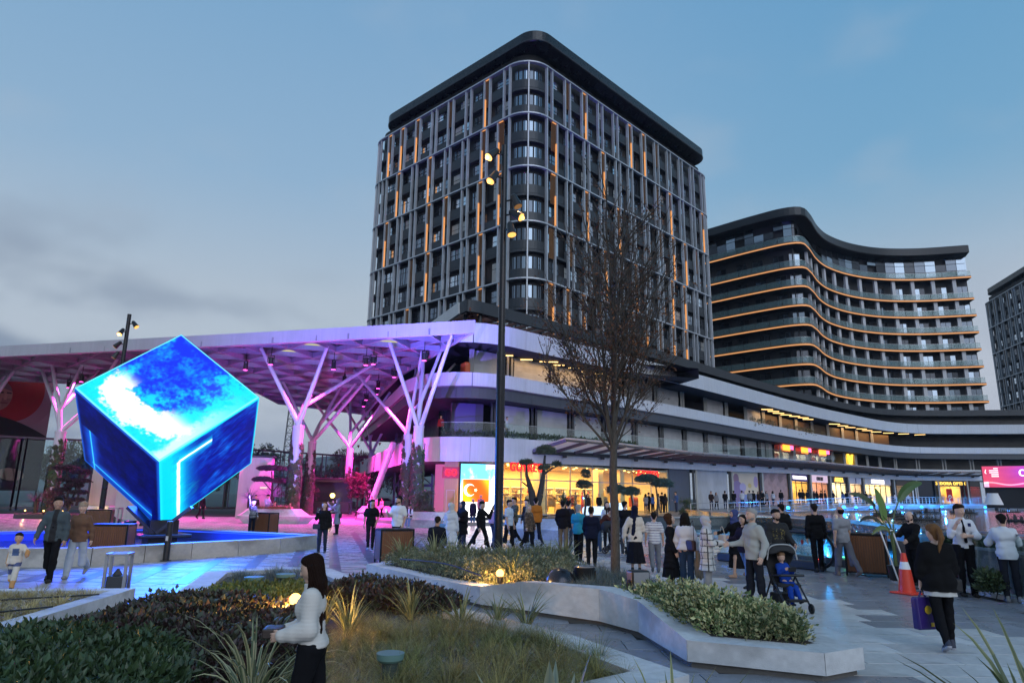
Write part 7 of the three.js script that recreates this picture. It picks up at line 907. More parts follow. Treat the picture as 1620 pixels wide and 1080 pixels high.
  const legP = (l, g0, g1, g2, k = 0.04) => [R(l.h, l.kn, 0.085 * (fem ? 1.05 : 1) * Math.sqrt(fat) + g0, 0.055 + g1, k), R(l.kn, l.an, 0.055 + g1, 0.036 + g2, k), R(add(l.kn, [0, -0.1, -0.012]), add(l.kn, [0, -0.2, -0.01]), 0.052 + g2, 0.045 + g2, 0.03)];
  const SC = (g) => { g.scale(S, S, S); return g; };
  // skin: body, head and hands as one mesh
  const hands = (A, s) => { const d = A.d, e = o.grip ? 1.15 : 0.55; const side = Math.abs(d[1]) > 0.75 ? [0, 0, 1] : [0, 1, 0]; const dv = V(...d), sv = V(...side).addScaledVector(dv, -dv.dot(V(...side))).normalize(), nv = V().crossVectors(dv, sv).multiplyScalar(1); if (nv.x * s > 0) nv.negate(); const at = (a, b, c) => V(...A.W).addScaledVector(dv, a).addScaledVector(sv, b).addScaledVector(nv, c).toArray(); const q = [R(at(0.0, 0, 0), at(0.04, 0, 0), 0.026, 0.028, 0.02), R(at(0.045, -0.024, 0), at(0.085, -0.026, 0.003), 0.016, 0.013, 0.018), R(at(0.045, 0.0, 0), at(0.09, 0, 0.003), 0.018, 0.014, 0.018), R(at(0.045, 0.024, 0), at(0.085, 0.028, 0.003), 0.016, 0.013, 0.018)]; [[-0.031, 0.058], [-0.011, 0.07], [0.010, 0.075], [0.030, 0.066]].forEach(([b, L], i) => { const m = at(0.088 + L * 0.5 * Math.cos(e * 0.5), b * 1.1, 0.004 + L * 0.5 * Math.sin(e * 0.5)), tp = at(0.088 + L * 0.5 * (Math.cos(e * 0.5) + Math.cos(e * 1.4)), b * 1.12, 0.004 + L * 0.5 * (Math.sin(e * 0.5) + Math.sin(e * 1.4))); q.push(R(at(0.086, b, 0.003), m, 0.0095, 0.009, 0.005), R(m, tp, 0.009, 0.0075, 0.005)); }); q.push(R(at(0.025, 0.026, 0.004), at(0.055, 0.048, 0.016), 0.014, 0.011, 0.012), R(at(0.055, 0.048, 0.016), at(0.085, 0.052, 0.028), 0.011, 0.009, 0.006)); return q; };
  const hyaw = (ps.hy || 0) * D2R, hp = (ps.hp || 0) * D2R, HM = new THREE.Matrix4().makeRotationFromEuler(new THREE.Euler(hp + lean * 0.6, hyaw, (ps.ht || 0) * D2R, 'YXZ')); const HP = (x, y, z) => { const q = V(x * hd, y * hd, z * hd).applyMatrix4(HM); return [head[0] + q.x, head[1] + q.y, head[2] + q.z]; };
  const HR = (a, b, ra, rb, k = 0.02) => R(HP(...a), HP(...b), ra * hd, rb * hd, k * hd);
  const headPrims = [HR([0, 0.045, -0.028], [0, 0.035, 0.018], 0.082, 0.077, 0.03), HR([-0.022, -0.01, 0.02], [0.022, -0.01, 0.02], 0.062, 0.062, 0.03), HR([0, -0.035, 0.035], [0, -0.088, 0.060], 0.052, 0.027, 0.03), HR([-0.035, -0.055, 0.005], [0.035, -0.055, 0.005], 0.036, 0.036, 0.03), HR([-0.028, -0.022, 0.066], [0.028, -0.022, 0.066], 0.024, 0.024, 0.02), HR([0, 0.018, 0.088], [0, -0.022, 0.108], 0.009, 0.0135, 0.012), HR([-0.012, -0.028, 0.094], [0.012, -0.028, 0.094], 0.009, 0.009, 0.008), HR([-0.03, 0.028, 0.080], [0.03, 0.028, 0.080], 0.011, 0.011, 0.015), HR([-0.016, -0.053, 0.084], [0.016, -0.053, 0.084], 0.0085, 0.0085, 0.008), HR([-0.014, -0.063, 0.083], [0.014, -0.063, 0.083], 0.008, 0.008, 0.007), HR([-0.081, 0.012, -0.005], [-0.084, -0.022, 0.0], 0.016, 0.010, 0.008), HR([0.081, 0.012, -0.005], [0.084, -0.022, 0.0], 0.016, 0.010, 0.008), R(neck, HP(0, -0.05, -0.02), kid ? 0.045 : fem ? 0.046 : 0.056, kid ? 0.046 : fem ? 0.047 : 0.057, 0.03)];
  const body = [...torso(0), R(Tt(0, 1.36, -0.01), neck, 0.075, 0.055, 0.05), ...armP(AL, 0), ...armP(AR, 0), ...legP(LL, 0, 0, 0), ...legP(LR, 0, 0, 0)];
  const hc = dist < 8 ? 0.005 : dist < 22 ? 0.0075 : dist < 36 ? 0.011 : cell; const eyeCut = (x, y, z) => 1;
  const skinG = joinIndexed([surfaceNets(body, cell), surfaceNets(headPrims, Math.min(cell, hc / S)), ...[[AL, 1], [AR, -1]].map(([A, s]) => surfaceNets(hands(A, s), Math.min(cell, (dist < 8 ? 0.0045 : dist < 40 ? 0.0065 : 0.016) / S)))]);
  part('body', SC(skinG), cm(skinTone[o.skin || 'a'], 0.55), t);
  if (dist < 27) { const ey = [], ir = []; for (const s of [-1, 1]) { const p = HP(s * 0.031, 0.008, 0.077), q = HP(s * 0.031, 0.008, 0.0865); ey.push(new THREE.SphereGeometry(0.0125 * hd, 10, 8).translate(...p)); ir.push(new THREE.SphereGeometry(0.0085 * hd, 8, 6).translate(...q)); } part('eyes', SC(M(ey)), cm([0.6, 0.58, 0.55], 0.2), t); part('irises', SC(M(ir)), cm([0.015, 0.01, 0.008], 0.15), t); part('eyebrows', SC(surfaceNets([HR([-0.046, 0.033, 0.082], [-0.014, 0.037, 0.092], 0.0045, 0.0055, 0.003), HR([0.046, 0.033, 0.082], [0.014, 0.037, 0.092], 0.0045, 0.0055, 0.003)], 0.004)), cm(HAIR.dark), t); part('lips', SC(surfaceNets([HR([-0.017, -0.056, 0.0885], [0.017, -0.056, 0.0885], 0.006, 0.006, 0.003), HR([-0.014, -0.063, 0.087], [0.014, -0.063, 0.087], 0.006, 0.006, 0.003)], 0.004)), cm(fem ? [0.42, 0.14, 0.13] : [0.38, 0.19, 0.15], 0.5), t); }
  // hair and head cover
  const iH = new THREE.Matrix4().copy(HM).invert(), loc = (X, Y, Z) => V(X - head[0], Y - head[1], Z - head[2]).applyMatrix4(iH).multiplyScalar(1 / hd); const fine = Math.min(cell, (dist < 8 ? 0.006 : dist < 22 ? 0.009 : 0.014) / S);
  const strand = (a) => (X, Y, Z) => { const q = loc(X, Y, Z), an = Math.atan2(q.x, q.z); return a * (Math.sin(an * 34 + q.y * 9) * 0.5 + 0.7 * (vnoise(q.x * 60, q.y * 18, q.z * 60) - 0.5)); };
  const cap = [HR([0, 0.050, -0.030], [0, 0.042, 0.012], 0.0885, 0.083, 0.02), HR([0, -0.03, -0.055], [0, -0.065, -0.05], 0.052, 0.042, 0.03), HR([-0.035, 0.088, 0.035], [0.035, 0.088, 0.035], 0.040, 0.040, 0.03)]; const line = (q) => { const n = 0.012 * (vnoise(q.x * 90, q.y * 40, 3) - 0.5); return Math.max(q.z + n - (0.012 + (q.y > 0.035 ? 2.7 * (q.y - 0.035) : Math.abs(q.x) > 0.06 ? 0.1 * q.y : -0.01)), -q.y - 0.08 + n, q.y < 0.03 && q.y > -0.04 && Math.abs(q.z + 0.005) < 0.02 && Math.abs(q.x) > 0.07 ? 0.01 : -1) * 0.8; }; const hcol = cm(o.hairC ? (HAIR[o.hairC] || o.hairC) : HAIR.black, 0.72);
  const faceCut = (X, Y, Z) => { const q = loc(X, Y, Z); return 0.0 - (Math.hypot(q.x / 0.062, (q.y + 0.015) / 0.088, (q.z - 0.10) / 0.085) - 1) * 0.06; };
  const hk = o.hair || 'short';
  if (hk === 'short') part('hair', SC(surfaceNets(cap, fine, { carve: (X, Y, Z) => line(loc(X, Y, Z)), noise: strand(0.006) })), hcol, t);
  else if (hk === 'balding') part('hair', SC(surfaceNets([HR([0, 0.02, -0.034], [0, 0.0, -0.03], 0.087, 0.083, 0.02)], fine, { carve: (X, Y, Z) => { const q = loc(X, Y, Z); return Math.max(line(q), q.y - 0.05); } })), hcol, t);
  else if (hk === 'curly') part('hair', SC(surfaceNets([HR([0, 0.06, -0.04], [0, 0.03, -0.02], 0.112, 0.11, 0.03), HR([-0.06, -0.04, -0.04], [0.06, -0.04, -0.04], 0.075, 0.075, 0.03)], fine, { carve: (X, Y, Z) => { const q = loc(X, Y, Z); return Math.max(faceCut(X, Y, Z), q.z - 0.045 - Math.max(0, q.y - 0.02) * 0.6); }, noise: (X, Y, Z) => 0.026 * (vnoise(X * 38, Y * 38, Z * 38) - 0.5) })), hcol, t);
  else if (hk === 'long' || hk === 'pony') { const back = (x, y, z) => { const q = HP(x, y, z); return q; }; const pr = [...cap]; if (hk === 'long') { const L = o.hairL || 0.30; for (const s of [-0.062, -0.02, 0.02, 0.062]) { pr.push(R(HP(s, 0.0, -0.05), add(HP(s * 1.15, -0.12, -0.055), [0, -0.02, 0]), 0.05, 0.046, 0.03), R(add(HP(s * 1.15, -0.12, -0.055), [0, -0.02, 0]), add(HP(s * 1.35, -0.12, -0.07), [0, -L, -0.02 - 0.05 * Math.abs(sl)]), 0.046, 0.022, 0.03)); } for (const s of [-1, 1]) if (o.front !== false) pr.push(R(HP(s * 0.075, 0.02, 0.0), HP(s * 0.082, -0.10, 0.012), 0.026, 0.026, 0.02), R(HP(s * 0.082, -0.10, 0.012), add(HP(s * 0.085, -0.12, 0.03), [0, -L * 0.55, 0.03]), 0.026, 0.012, 0.02)); } else { pr.push(HR([0, 0.06, -0.10], [0, 0.045, -0.135], 0.03, 0.034, 0.02), R(HP(0, 0.045, -0.135), HP(0.01, -0.06, -0.165), 0.034, 0.038, 0.02), R(HP(0.01, -0.06, -0.165), add(HP(0.03, -0.10, -0.15), [0.03, -0.17, 0]), 0.038, 0.014, 0.02)); }
    part('hair', SC(surfaceNets(pr, fine, { carve: (X, Y, Z) => { const q = loc(X, Y, Z); return Math.max(faceCut(X, Y, Z), q.y > -0.09 ? q.z - 0.025 - 0.9 * Math.max(q.y - 0.02, 0) - 0.03 * (q.y < 0.02) : -1); }, noise: strand(0.008) })), hcol, t); }
  else if (hk === 'hijab') { const pr = [HR([0, 0.045, -0.03], [0, 0.03, 0.015], 0.099, 0.092, 0.02), HR([0, -0.04, -0.01], [0, -0.10, 0.01], 0.088, 0.075, 0.04), R(HP(0, -0.10, 0.0), Tt(0, 1.42, 0.0), 0.082, 0.095, 0.05), R(Tt(-0.10, 1.41, -0.01), Tt(0.10, 1.41, -0.01), 0.075, 0.075, 0.05), R(Tt(0, 1.40, 0.05), Tt(0, 1.30, 0.09), 0.075, 0.045, 0.05)]; if (o.tail) pr.push(R(Tt(0.02, 1.42, -0.09), Tt(0.05, 1.10, -0.13), 0.045, 0.05, 0.04), R(Tt(0.05, 1.10, -0.13), Tt(0.07, 1.0, -0.135), 0.05, 0.045, 0.02)); part('headscarf', SC(surfaceNets(pr, fine, { carve: (X, Y, Z) => { const q = loc(X, Y, Z); return -(Math.hypot(q.x / 0.058, (q.y + 0.012) / 0.082, (q.z - 0.105) / 0.08) - 1) * 0.055; }, noise: (X, Y, Z) => 0.007 * Math.sin(Y * 60 + X * 25 + Z * 18) * (vnoise(X * 7, Y * 7, Z * 7)) })), cm(o.hairC || [0.3, 0.3, 0.32], 0.8), t); }
  if (o.beanie) part('beanie', SC(surfaceNets([HR([0, 0.062, -0.03], [0, 0.05, 0.015], 0.096, 0.09, 0.02)], fine, { carve: (X, Y, Z) => { const q = loc(X, Y, Z); return 0.035 - 0.12 * q.z - q.y; } })), cm(o.beanie), t);
  if (o.beard) part('beard', SC(surfaceNets([HR([0, -0.062, 0.052], [0, -0.095, 0.062], 0.040, 0.030, 0.02), HR([-0.042, -0.05, 0.012], [0.042, -0.05, 0.012], 0.042, 0.042, 0.02), HR([-0.022, -0.043, 0.086], [0.022, -0.043, 0.086], 0.008, 0.008, 0.01)], fine, { carve: (X, Y, Z) => { const q = loc(X, Y, Z); return Math.max(q.y + 0.035 + (Math.abs(q.x) < 0.03 ? 0.0 : 0), Math.abs(q.x) < 0.022 && q.y < -0.048 && q.y > -0.068 && q.z > 0.07 ? 0.01 : -1); } })), cm(o.beardC || HAIR.dark), t);
  // clothes
  const wr = (a, f = 16) => (X, Y, Z) => a * ((vnoise(X * f, Y * f * 0.7, Z * f) - 0.5) * 2 + 0.5 * Math.sin(Y * 46 + 5 * vnoise(X * 6, Y * 5, Z * 6) + X * 12) * vnoise(X * 5, Y * 5, Z * 5 + 7));
  const tp = o.top || {}, bt = o.bottom || {}; const loose = tp.loose ?? 0.017;
  const colorize = (g, fn) => { const p = g.attributes.position, c = new Float32Array(p.count * 3); for (let i = 0; i < p.count; i++) { const q = fn(p.getX(i) / S, p.getY(i) / S, p.getZ(i) / S); c.set(q, i * 3); } g.setAttribute('color', new THREE.BufferAttribute(c, 3)); return g; };
  const PM = new THREE.MeshStandardMaterial({ vertexColors: true, roughness: 0.85 });
  const hem = tp.hem ?? 0.86; // height of the lower edge
  { const pr = [...torso(loose, 0.07)]; if (hem < 0.9) { const bot = Tt(0, Math.max(hem, 0.80), 0); pr.push({ a: [bot[0], hem + (py - 0.93), bot[2] * 0.5], b: Tt(0, 1.08, 0), ra: (tp.hemR ?? (fem ? 0.185 : 0.18)) * Math.sqrt(fat), rb: (fem ? 0.135 : 0.155) * Math.sqrt(fat), fr: true, flat: 0.76, k: 0.04, pl: hem < 0.7 ? 0.05 : 0.02, pn: 7 }); }
    const to = { long: 1, short: 0.38, half: 0.7, none: 0.05 }[tp.sleeve || 'long']; const gl = loose + (tp.puff || 0); pr.push(...armP(AL, gl, to), ...armP(AR, gl, to)); if (tp.collar) pr.push(R(Tt(0, 1.44, -0.005), Tt(0, 1.485, 0.004), 0.075, 0.072, 0.02)); if (tp.puff) for (const A of [AL, AR]) pr.push(R(add(A.E, [0, 0.01, 0]), add(A.E, A.d, 0.12), 0.05 + gl, 0.046 + gl, 0.04));
    const topCut = (X, Y, Z) => { const yy = (Y - py) * cl + Z * sl + 0.93; const a = (hem + (py - 0.93)) - Y; const n = tp.collar ? yy - 1.495 : yy - 1.452 - 0.06 * Math.min(1, Math.abs(X) / 0.12) + (Z > 0 ? 0.12 * clamp(Z - 0.02) : 0); return Math.max(Math.hypot(X, Z) < 0.32 ? a : -1, Math.abs(X) < 0.13 ? n : -1); };
    let g = SC(surfaceNets(pr, cell, { carve: topCut, noise: tp.knit ? (X, Y, Z) => 0.0022 * Math.sin(Y * 330 + X * 8) - 0.002 + wr(0.003)(X, Y, Z) : (near ? ((f, h) => (X, Y, Z) => f(X, Y, Z) + h(X, Y, Z))(wr(0.006), wr(0.009, 9)) : wr(0.004)) })); if (tp.pat) { colorize(g, tp.pat); part('top', g, PM, t); } else part('top', g, cm(tp.color || [0.1, 0.1, 0.1], tp.rough ?? 0.88), t);
    if (tp.under) part('shirt', SC(surfaceNets([...torso(loose * 0.5, 0.06), { a: [0, 0.80 + (py - 0.93), 0], b: Tt(0, 1.05, 0), ra: 0.185, rb: 0.15, fr: true, flat: 0.75, k: 0.03 }], cell, { carve: (X, Y, Z) => Math.max(0.81 + py - 0.93 - Y, Y - 1.2) })), cm(tp.under), t);
    if (tp.vest) part('waistcoat', SC(surfaceNets(torso(loose + 0.012, 0.07), cell, { carve: (X, Y, Z) => Math.max(0.04 - Math.abs(X) - (Z < 0 ? 1 : 0), 0.92 + py - 0.93 - Y) })), cm(tp.vest), t); }
  if (bt.type === 'skirt' || bt.type === 'dress') { const yh = bt.hem ?? 0.3; const mid = [(LL.an[0] + LR.an[0]) / 2, yh + 0, (LL.an[2] + LR.an[2]) * 0.35]; part(bt.type === 'dress' ? 'dress_skirt' : 'skirt', SC(surfaceNets([{ a: mid, b: [0, py + 0.13, 0], ra: bt.r ?? 0.27, rb: 0.135, fr: true, flat: 0.85, pl: bt.pl ?? 0.06, pn: 9, k: 0.03 }, R([-0.06, py, -0.015], [0.06, py, -0.015], 0.128, 0.128, 0.05)], cell, { noise: wr(0.004) })), cm(bt.color || [0.02, 0.02, 0.025]), t); if (bt.legs) part('trousers', SC(surfaceNets([...legP(LL, 0.012, 0.012, 0.014), ...legP(LR, 0.012, 0.012, 0.014)], cell)), cm(bt.legs), t); }
  else { const lo2 = bt.loose ?? 0.010, fl = bt.flare ?? lo2 + 0.006; let g = SC(surfaceNets([R([-0.06, py + 0.03, -0.01], [0.06, py + 0.03, -0.01], (fem ? 0.116 : 0.106) * fat + 0.008, (fem ? 0.116 : 0.106) * fat + 0.008, 0.05), ...legP(LL, lo2, lo2, fl), ...legP(LR, lo2, lo2, fl)], cell, { noise: wr(near ? 0.007 : 0.002, 18), carve: (X, Y, Z) => Y - (py + Math.min(0.17, hem - 0.93 + 0.06)) })); if (bt.pat) { colorize(g, bt.pat); part('trousers', g, PM, t); } else part('trousers', g, cm(bt.color || [0.015, 0.015, 0.018]), t); }
  const sh2 = (l) => { const fa = clamp(l.foot, -60, 45) * D2R * 0.75, f = (y, z) => [l.an[0], l.an[1] - 0.045 + y * Math.cos(fa) + z * Math.sin(fa), l.an[2] + z * Math.cos(fa) - y * Math.sin(fa)]; return [R(f(0.0, -0.045), f(-0.005, 0.07), 0.043, 0.040, 0.02), R(f(-0.005, 0.07), f(-0.012, 0.15), 0.041, 0.034, 0.02), R(f(0.04, -0.03), f(0.07, -0.02), 0.042, 0.042, 0.02)]; };
  for (const l of [LL, LR]) part('shoe', SC(surfaceNets(sh2(l), Math.min(cell, 0.012 / S), { carve: (X, Y, Z) => 0.004 - Y })), cm(o.shoes || [0.012, 0.012, 0.013], 0.6), t);
  if (o.soles && near) part('soles', SC(surfaceNets([...sh2(LL), ...sh2(LR)].map((p) => ({ ...p, ra: p.ra + 0.004, rb: p.rb + 0.004 })), Math.min(cell, 0.012 / S), { carve: (X, Y, Z) => { const a = Math.hypot(X - LL.an[0], Z - LL.an[2] - 0.05), b = Math.hypot(X - LR.an[0], Z - LR.an[2] - 0.05), l = a < b ? LL : LR; return Y - (l.an[1] - 0.055 + Math.sin(clamp(l.foot, -60, 45) * D2R * 0.75) * (Z - l.an[2])); } })), cm(o.soles), t);
  t.updateMatrixWorld(true);
  const wp = (q) => V(q[0] * S, q[1] * S, q[2] * S).applyMatrix4(t.matrixWorld);
  return { t, S, AL, AR, head, hip: [0, py, 0], Tt, wp, handL: wp(add(AL.W, AL.d, 0.08)), handR: wp(add(AR.W, AR.d, 0.08)), shL: wp(AL.A), shR: wp(AR.A) };
}
const BLK = [0.010, 0.010, 0.012], JEAN = [0.045, 0.07, 0.13], NAVY = [0.012, 0.016, 0.035], WHT = [0.62, 0.62, 0.64], CRM = [0.55, 0.49, 0.42];
const walkA = (a, f = 1) => ({ wL: a * f, kL: f > 0 ? 6 : 30, wR: -a * f * 0.8, kR: f > 0 ? 26 : 6 }), phoneUp = [58, 8, 78, 12];
function phone(pos, yaw, label, w = 0.075, h = 0.15, tilt = 0.4, on = true) { const t = thing('phone', label, 'phone', [pos.x, pos.y, pos.z], yaw * D2R); part('case', rbox(w, h, 0.009, 0.004, 0, 0, 0).rotateX(-tilt), MT.black, t); if (on) part('screen', box(w * 0.9, h * 0.92, 0.002, 0, 0, -0.006).rotateX(-tilt), glow([0.7, 0.8, 1], 1.0), t); return t; }
function bag(label, p, yaw, w, h, d, col, strap = null, o = {}) { const t = thing(o.name || 'handbag', label, 'bag', [p.x, p.y, p.z], yaw * D2R); part('pouch', rbox(w, h, d, Math.min(w, h, d) * 0.35, 0, -h / 2, 0, 0, 3), cm(col, 0.5), t); if (strap) { const s = V(...strap); part('strap', flat(new THREE.TubeGeometry(new THREE.CatmullRomCurve3([V(-w * 0.4, -0.02, 0), V(-w * 0.2 + s.x * 0.6, s.y * 0.7, s.z * 0.6), s, V(w * 0.2 + s.x * 0.6, s.y * 0.7, s.z * 0.6), V(w * 0.4, -0.02, 0)]), 20, 0.008, 5)), cm(o.sc || col, 0.6), t); } return t; }
const stripeY = (a, b, per, duty = 0.25) => (x, y, z) => ((y / per) % 1 + 1) % 1 < duty ? b : a;
const plaid = (a, b, per, w) => (x, y, z) => { const m = (q) => ((q / per) % 1 + 1) % 1 < w, an = Math.atan2(x, z) * 0.17; return m(y) || m(an) ? b : a; };
const blot = (cols, f) => (x, y, z) => { const n = fbm(x * f, y * f, z * f, 3); return cols[Math.floor(clamp(n * 1.9 - 0.45, 0, 0.999) * cols.length)]; };

// ---- foreground: the woman in the white sweater
{ const q = person({ label: 'foreground person with long dark hair and chunky white sweater holding a dark case', sex: 'f', x: -1.50, z: -5.58, h: 1.46, yaw: -84, skin: 'c', hair: 'long', hairL: 0.46, hairC: [0.016, 0.008, 0.006], front: true, grip: true, top: { color: [0.60, 0.57, 0.53], knit: true, puff: 0.012, loose: 0.014, hem: 0.95, hemR: 0.18, collar: true }, bottom: { color: BLK, loose: 0.02, flare: 0.035 }, pose: { aL: [0, 8, 78, 16], aR: [2, 10, 76, 10], hp: 14, lean: 3, ...walkA(12) } });
  const m = q.handL.clone().lerp(q.handR, 0.5); const c = thing('dark_case', 'flat dark brown case held in both hands by the woman in the white sweater', 'case', [m.x - 0.02, m.y + 0.02, m.z], -82 * D2R); part('case', rbox(0.20, 0.07, 0.14, 0.012), mat([0.035, 0.022, 0.018], 0.5), c); part('clasp', box(0.03, 0.02, 0.006, 0, 0, 0.071), MT.steel, c); }
// ---- the family on the left
const dad = person({ label: 'person in denim jacket and black trousers leading a child by the hand', sex: 'm', x: -9.87, z: -15.3, h: 1.78, yaw: 14, skin: 'b', hairC: 'black', top: { pat: (x, y, z) => Math.abs(x - 0.01) < 0.045 + 0.02 * (y < 1.2) && z > 0.03 ? [0.010, 0.010, 0.012] : [0.045, 0.065, 0.075], hem: 0.84, collar: true, under: [0.012, 0.012, 0.014] }, bottom: { color: BLK }, shoes: [0.01, 0.01, 0.01], pose: { wL: 14, kL: 8, wR: -16, kR: 16, aR: [22, 12, 10, 0], aL: [-6, 8, 20, 0], hy: 18 } });
person({ label: 'person in a brown shirt, pale jeans and light headband beside the denim jacket', sex: 'f', x: -9.75, z: -16.0, h: 1.67, yaw: 10, skin: 'c', hair: 'short', hairC: [0.32, 0.2, 0.12], beanie: [0.30, 0.23, 0.17], top: { color: [0.15, 0.085, 0.055], hem: 0.84, collar: true }, bottom: { color: [0.42, 0.46, 0.52], loose: 0.022, flare: 0.035 }, shoes: [0.25, 0.25, 0.25], pose: { ...walkA(18, -1), aL: [-16, 14, 12, 0], aR: [10, 8, 20, 0] } });
person({ label: 'child in a cream sweatsuit with blue and orange patches at the left edge', sex: 'c', x: -9.85, z: -14.2, h: 1.06, yaw: 20, hairC: 'black', top: { pat: (x, y, z) => Math.abs(x) < 0.10 && y > 1.05 && y < 1.28 && z > 0 ? [0.05, 0.09, 0.2] : (y < 1.18 && x < -0.22) || (x > 0.28 && z > 0.1) ? [0.5, 0.24, 0.08] : [0.58, 0.53, 0.46], hem: 0.84, loose: 0.03 }, bottom: { pat: (x, y, z) => y > 0.72 || (x < 0 && y > 0.45 && y < 0.62) ? [0.07, 0.09, 0.2] : y < 0.3 ? [0.5, 0.26, 0.10] : [0.56, 0.52, 0.45], loose: 0.03 }, shoes: [0.03, 0.03, 0.035], pose: { wL: 26, kL: 10, wR: -24, kR: 34, aL: [30, 40, 40, 0], aR: [-10, 8, 30, 0], hy: 5 } });
// ---- middle distance on the left plaza
{ const q = person({ label: 'walking person with long auburn hair, black top and dark jeans holding a phone', sex: 'f', x: -6.2, z: -23.4, h: 1.66, yaw: 6, fat: 1.1, skin: 'c', hair: 'long', hairL: 0.26, hairC: 'auburn', top: { color: BLK, hem: 0.80, loose: 0.02 }, bottom: { color: [0.018, 0.026, 0.05] }, shoes: [0.05, 0.05, 0.05], soles: WHT, pose: { wL: -6, kL: 8, wR: 8, kR: 8, aR: [38, 14, 112, 18], aL: [-2, 16, 14, 0] } }); phone(q.handR.clone().add(V(0, 0.03, 0.03)), 6, 'phone held up by the woman with auburn hair'); bag('small dark blue crossbody bag of the woman with auburn hair', q.wp(q.Tt(-0.21, 1.0, 0.10)), 6, 0.24, 0.17, 0.09, [0.015, 0.02, 0.06], [0.30, 0.55, -0.1]); }
{ const q = person({ label: 'person in grey coat and patterned headscarf holding up a phone', sex: 'f', x: -8.45, z: -34.4, h: 1.70, yaw: -58, hair: 'hijab', hairC: [0.10, 0.085, 0.085], top: { color: [0.20, 0.20, 0.22], hem: 0.48, hemR: 0.26 }, bottom: { color: BLK, loose: 0.03 }, pose: { aR: [64, 10, 72, -6], aL: [20, 6, 60, 40] } }); phone(q.handR.clone().add(V(0, 0.06, 0)), -58, 'phone raised by the woman in the grey coat'); bag('black shoulder bag on the grey coat', q.wp(q.Tt(0.20, 1.02, -0.06)), -58, 0.28, 0.22, 0.10, BLK, [-0.05, 0.45, 0]); }
person({ label: 'child in a checked black and white shirt stretching an arm behind the pool wall', sex: 'c', x: -12.1, z: -33.0, h: 1.56, yaw: 40, hairC: 'black', top: { pat: plaid([0.5, 0.5, 0.52], [0.02, 0.02, 0.03], 0.07, 0.45), sleeve: 'long', hem: 0.84 }, bottom: { color: [0.012, 0.014, 0.025] }, pose: { aR: [150, 16, 30, -10], aL: [10, 8, 30, 0], hp: 10 } });
{ const q = person({ label: 'person in light blue shirt and dark trousers by the blue yucca', sex: 'm', x: -15.9, z: -45.8, h: 1.82, yaw: 62, hairC: 'black', top: { color: [0.32, 0.36, 0.52], hem: 0.90, collar: true }, bottom: { color: [0.014, 0.014, 0.02] }, pose: { aR: [26, 8, 68, 20], aL: [26, 8, 66, 20], hp: 22 } }); phone(q.handR.clone().add(V(0.02, 0.05, 0)), 62, 'phone of the man in the light blue shirt'); }
person({ label: 'person in dark brown jacket and beige trousers behind the light blue shirt', sex: 'm', x: -17.2, z: -47.2, h: 1.80, yaw: 20, hairC: 'dark', top: { color: [0.04, 0.018, 0.02], hem: 0.86 }, bottom: { color: [0.22, 0.16, 0.15] }, pose: { ...walkA(16), lean: 2 } });
person({ label: 'person in black seated beside the spiky yucca', sex: 'm', x: -16.6, z: -49.3, h: 1.72, y: 0.02, yaw: 30, hairC: 'black', top: { color: [0.03, 0.01, 0.015] }, bottom: { color: BLK }, pose: { wL: 84, kL: 86, wR: 80, kR: 84, aL: [30, 8, 50, 20], aR: [30, 8, 50, 20], lean: 14 } });
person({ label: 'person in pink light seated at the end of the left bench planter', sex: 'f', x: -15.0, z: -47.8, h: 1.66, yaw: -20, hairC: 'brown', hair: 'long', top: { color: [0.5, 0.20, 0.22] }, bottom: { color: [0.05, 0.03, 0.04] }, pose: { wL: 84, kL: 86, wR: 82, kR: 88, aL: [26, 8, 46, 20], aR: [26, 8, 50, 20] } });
person({ label: 'person in a white top bending behind the woman with auburn hair', sex: 'f', x: -10.6, z: -43.0, h: 1.62, yaw: -60, hairC: 'dark', hair: 'long', top: { color: [0.5, 0.5, 0.56], hem: 0.84 }, bottom: { color: NAVY }, pose: { lean: 22, aL: [40, 8, 50, 10], aR: [30, 8, 40, 10] } });
person({ label: 'person in black tee shirt and black jeans with white soled shoes striding left', sex: 'm', x: -4.95, z: -25.1, h: 1.74, yaw: 18, hairC: 'black', skin: 'b', top: { color: BLK, sleeve: 'short', hem: 0.86 }, bottom: { color: [0.011, 0.011, 0.014] }, shoes: [0.03, 0.03, 0.03], soles: WHT, pose: { wL: -6, kL: 4, wR: 22, kR: 4, aL: [-2, 14, 26, 22], aR: [4, 12, 8, 0], hy: 34 } });
{ const q = person({ label: 'bearded person in a white tee shirt and black trousers holding a phone', sex: 'm', x: -3.68, z: -23.1, h: 1.88, yaw: -20, fat: 1.12, hairC: 'black', beard: true, top: { color: [0.66, 0.64, 0.62], sleeve: 'short', hem: 0.84, loose: 0.02 }, bottom: { color: BLK, loose: 0.014 }, pose: { aR: [28, 10, 84, 16], aL: [0, 16, 14, 14], hy: -30, ...walkA(8) } }); phone(q.handR.clone().add(V(-0.02, 0.05, 0.02)), 160, 'phone of the bearded man in the white tee'); }
person({ label: 'seated person in pale hoodie, navy waistcoat and light jeans looking down', sex: 'm', x: -6.05, z: -42.3, h: 1.74, yaw: -6, hairC: 'black', top: { color: [0.52, 0.52, 0.55], vest: [0.015, 0.017, 0.03], collar: true }, bottom: { color: [0.14, 0.22, 0.36] }, shoes: [0.5, 0.5, 0.5], pose: { wL: 80, kL: 78, wR: 84, kR: 92, aL: [30, 12, 56, 26], aR: [30, 12, 56, 26], lean: 14, hp: 30 } });
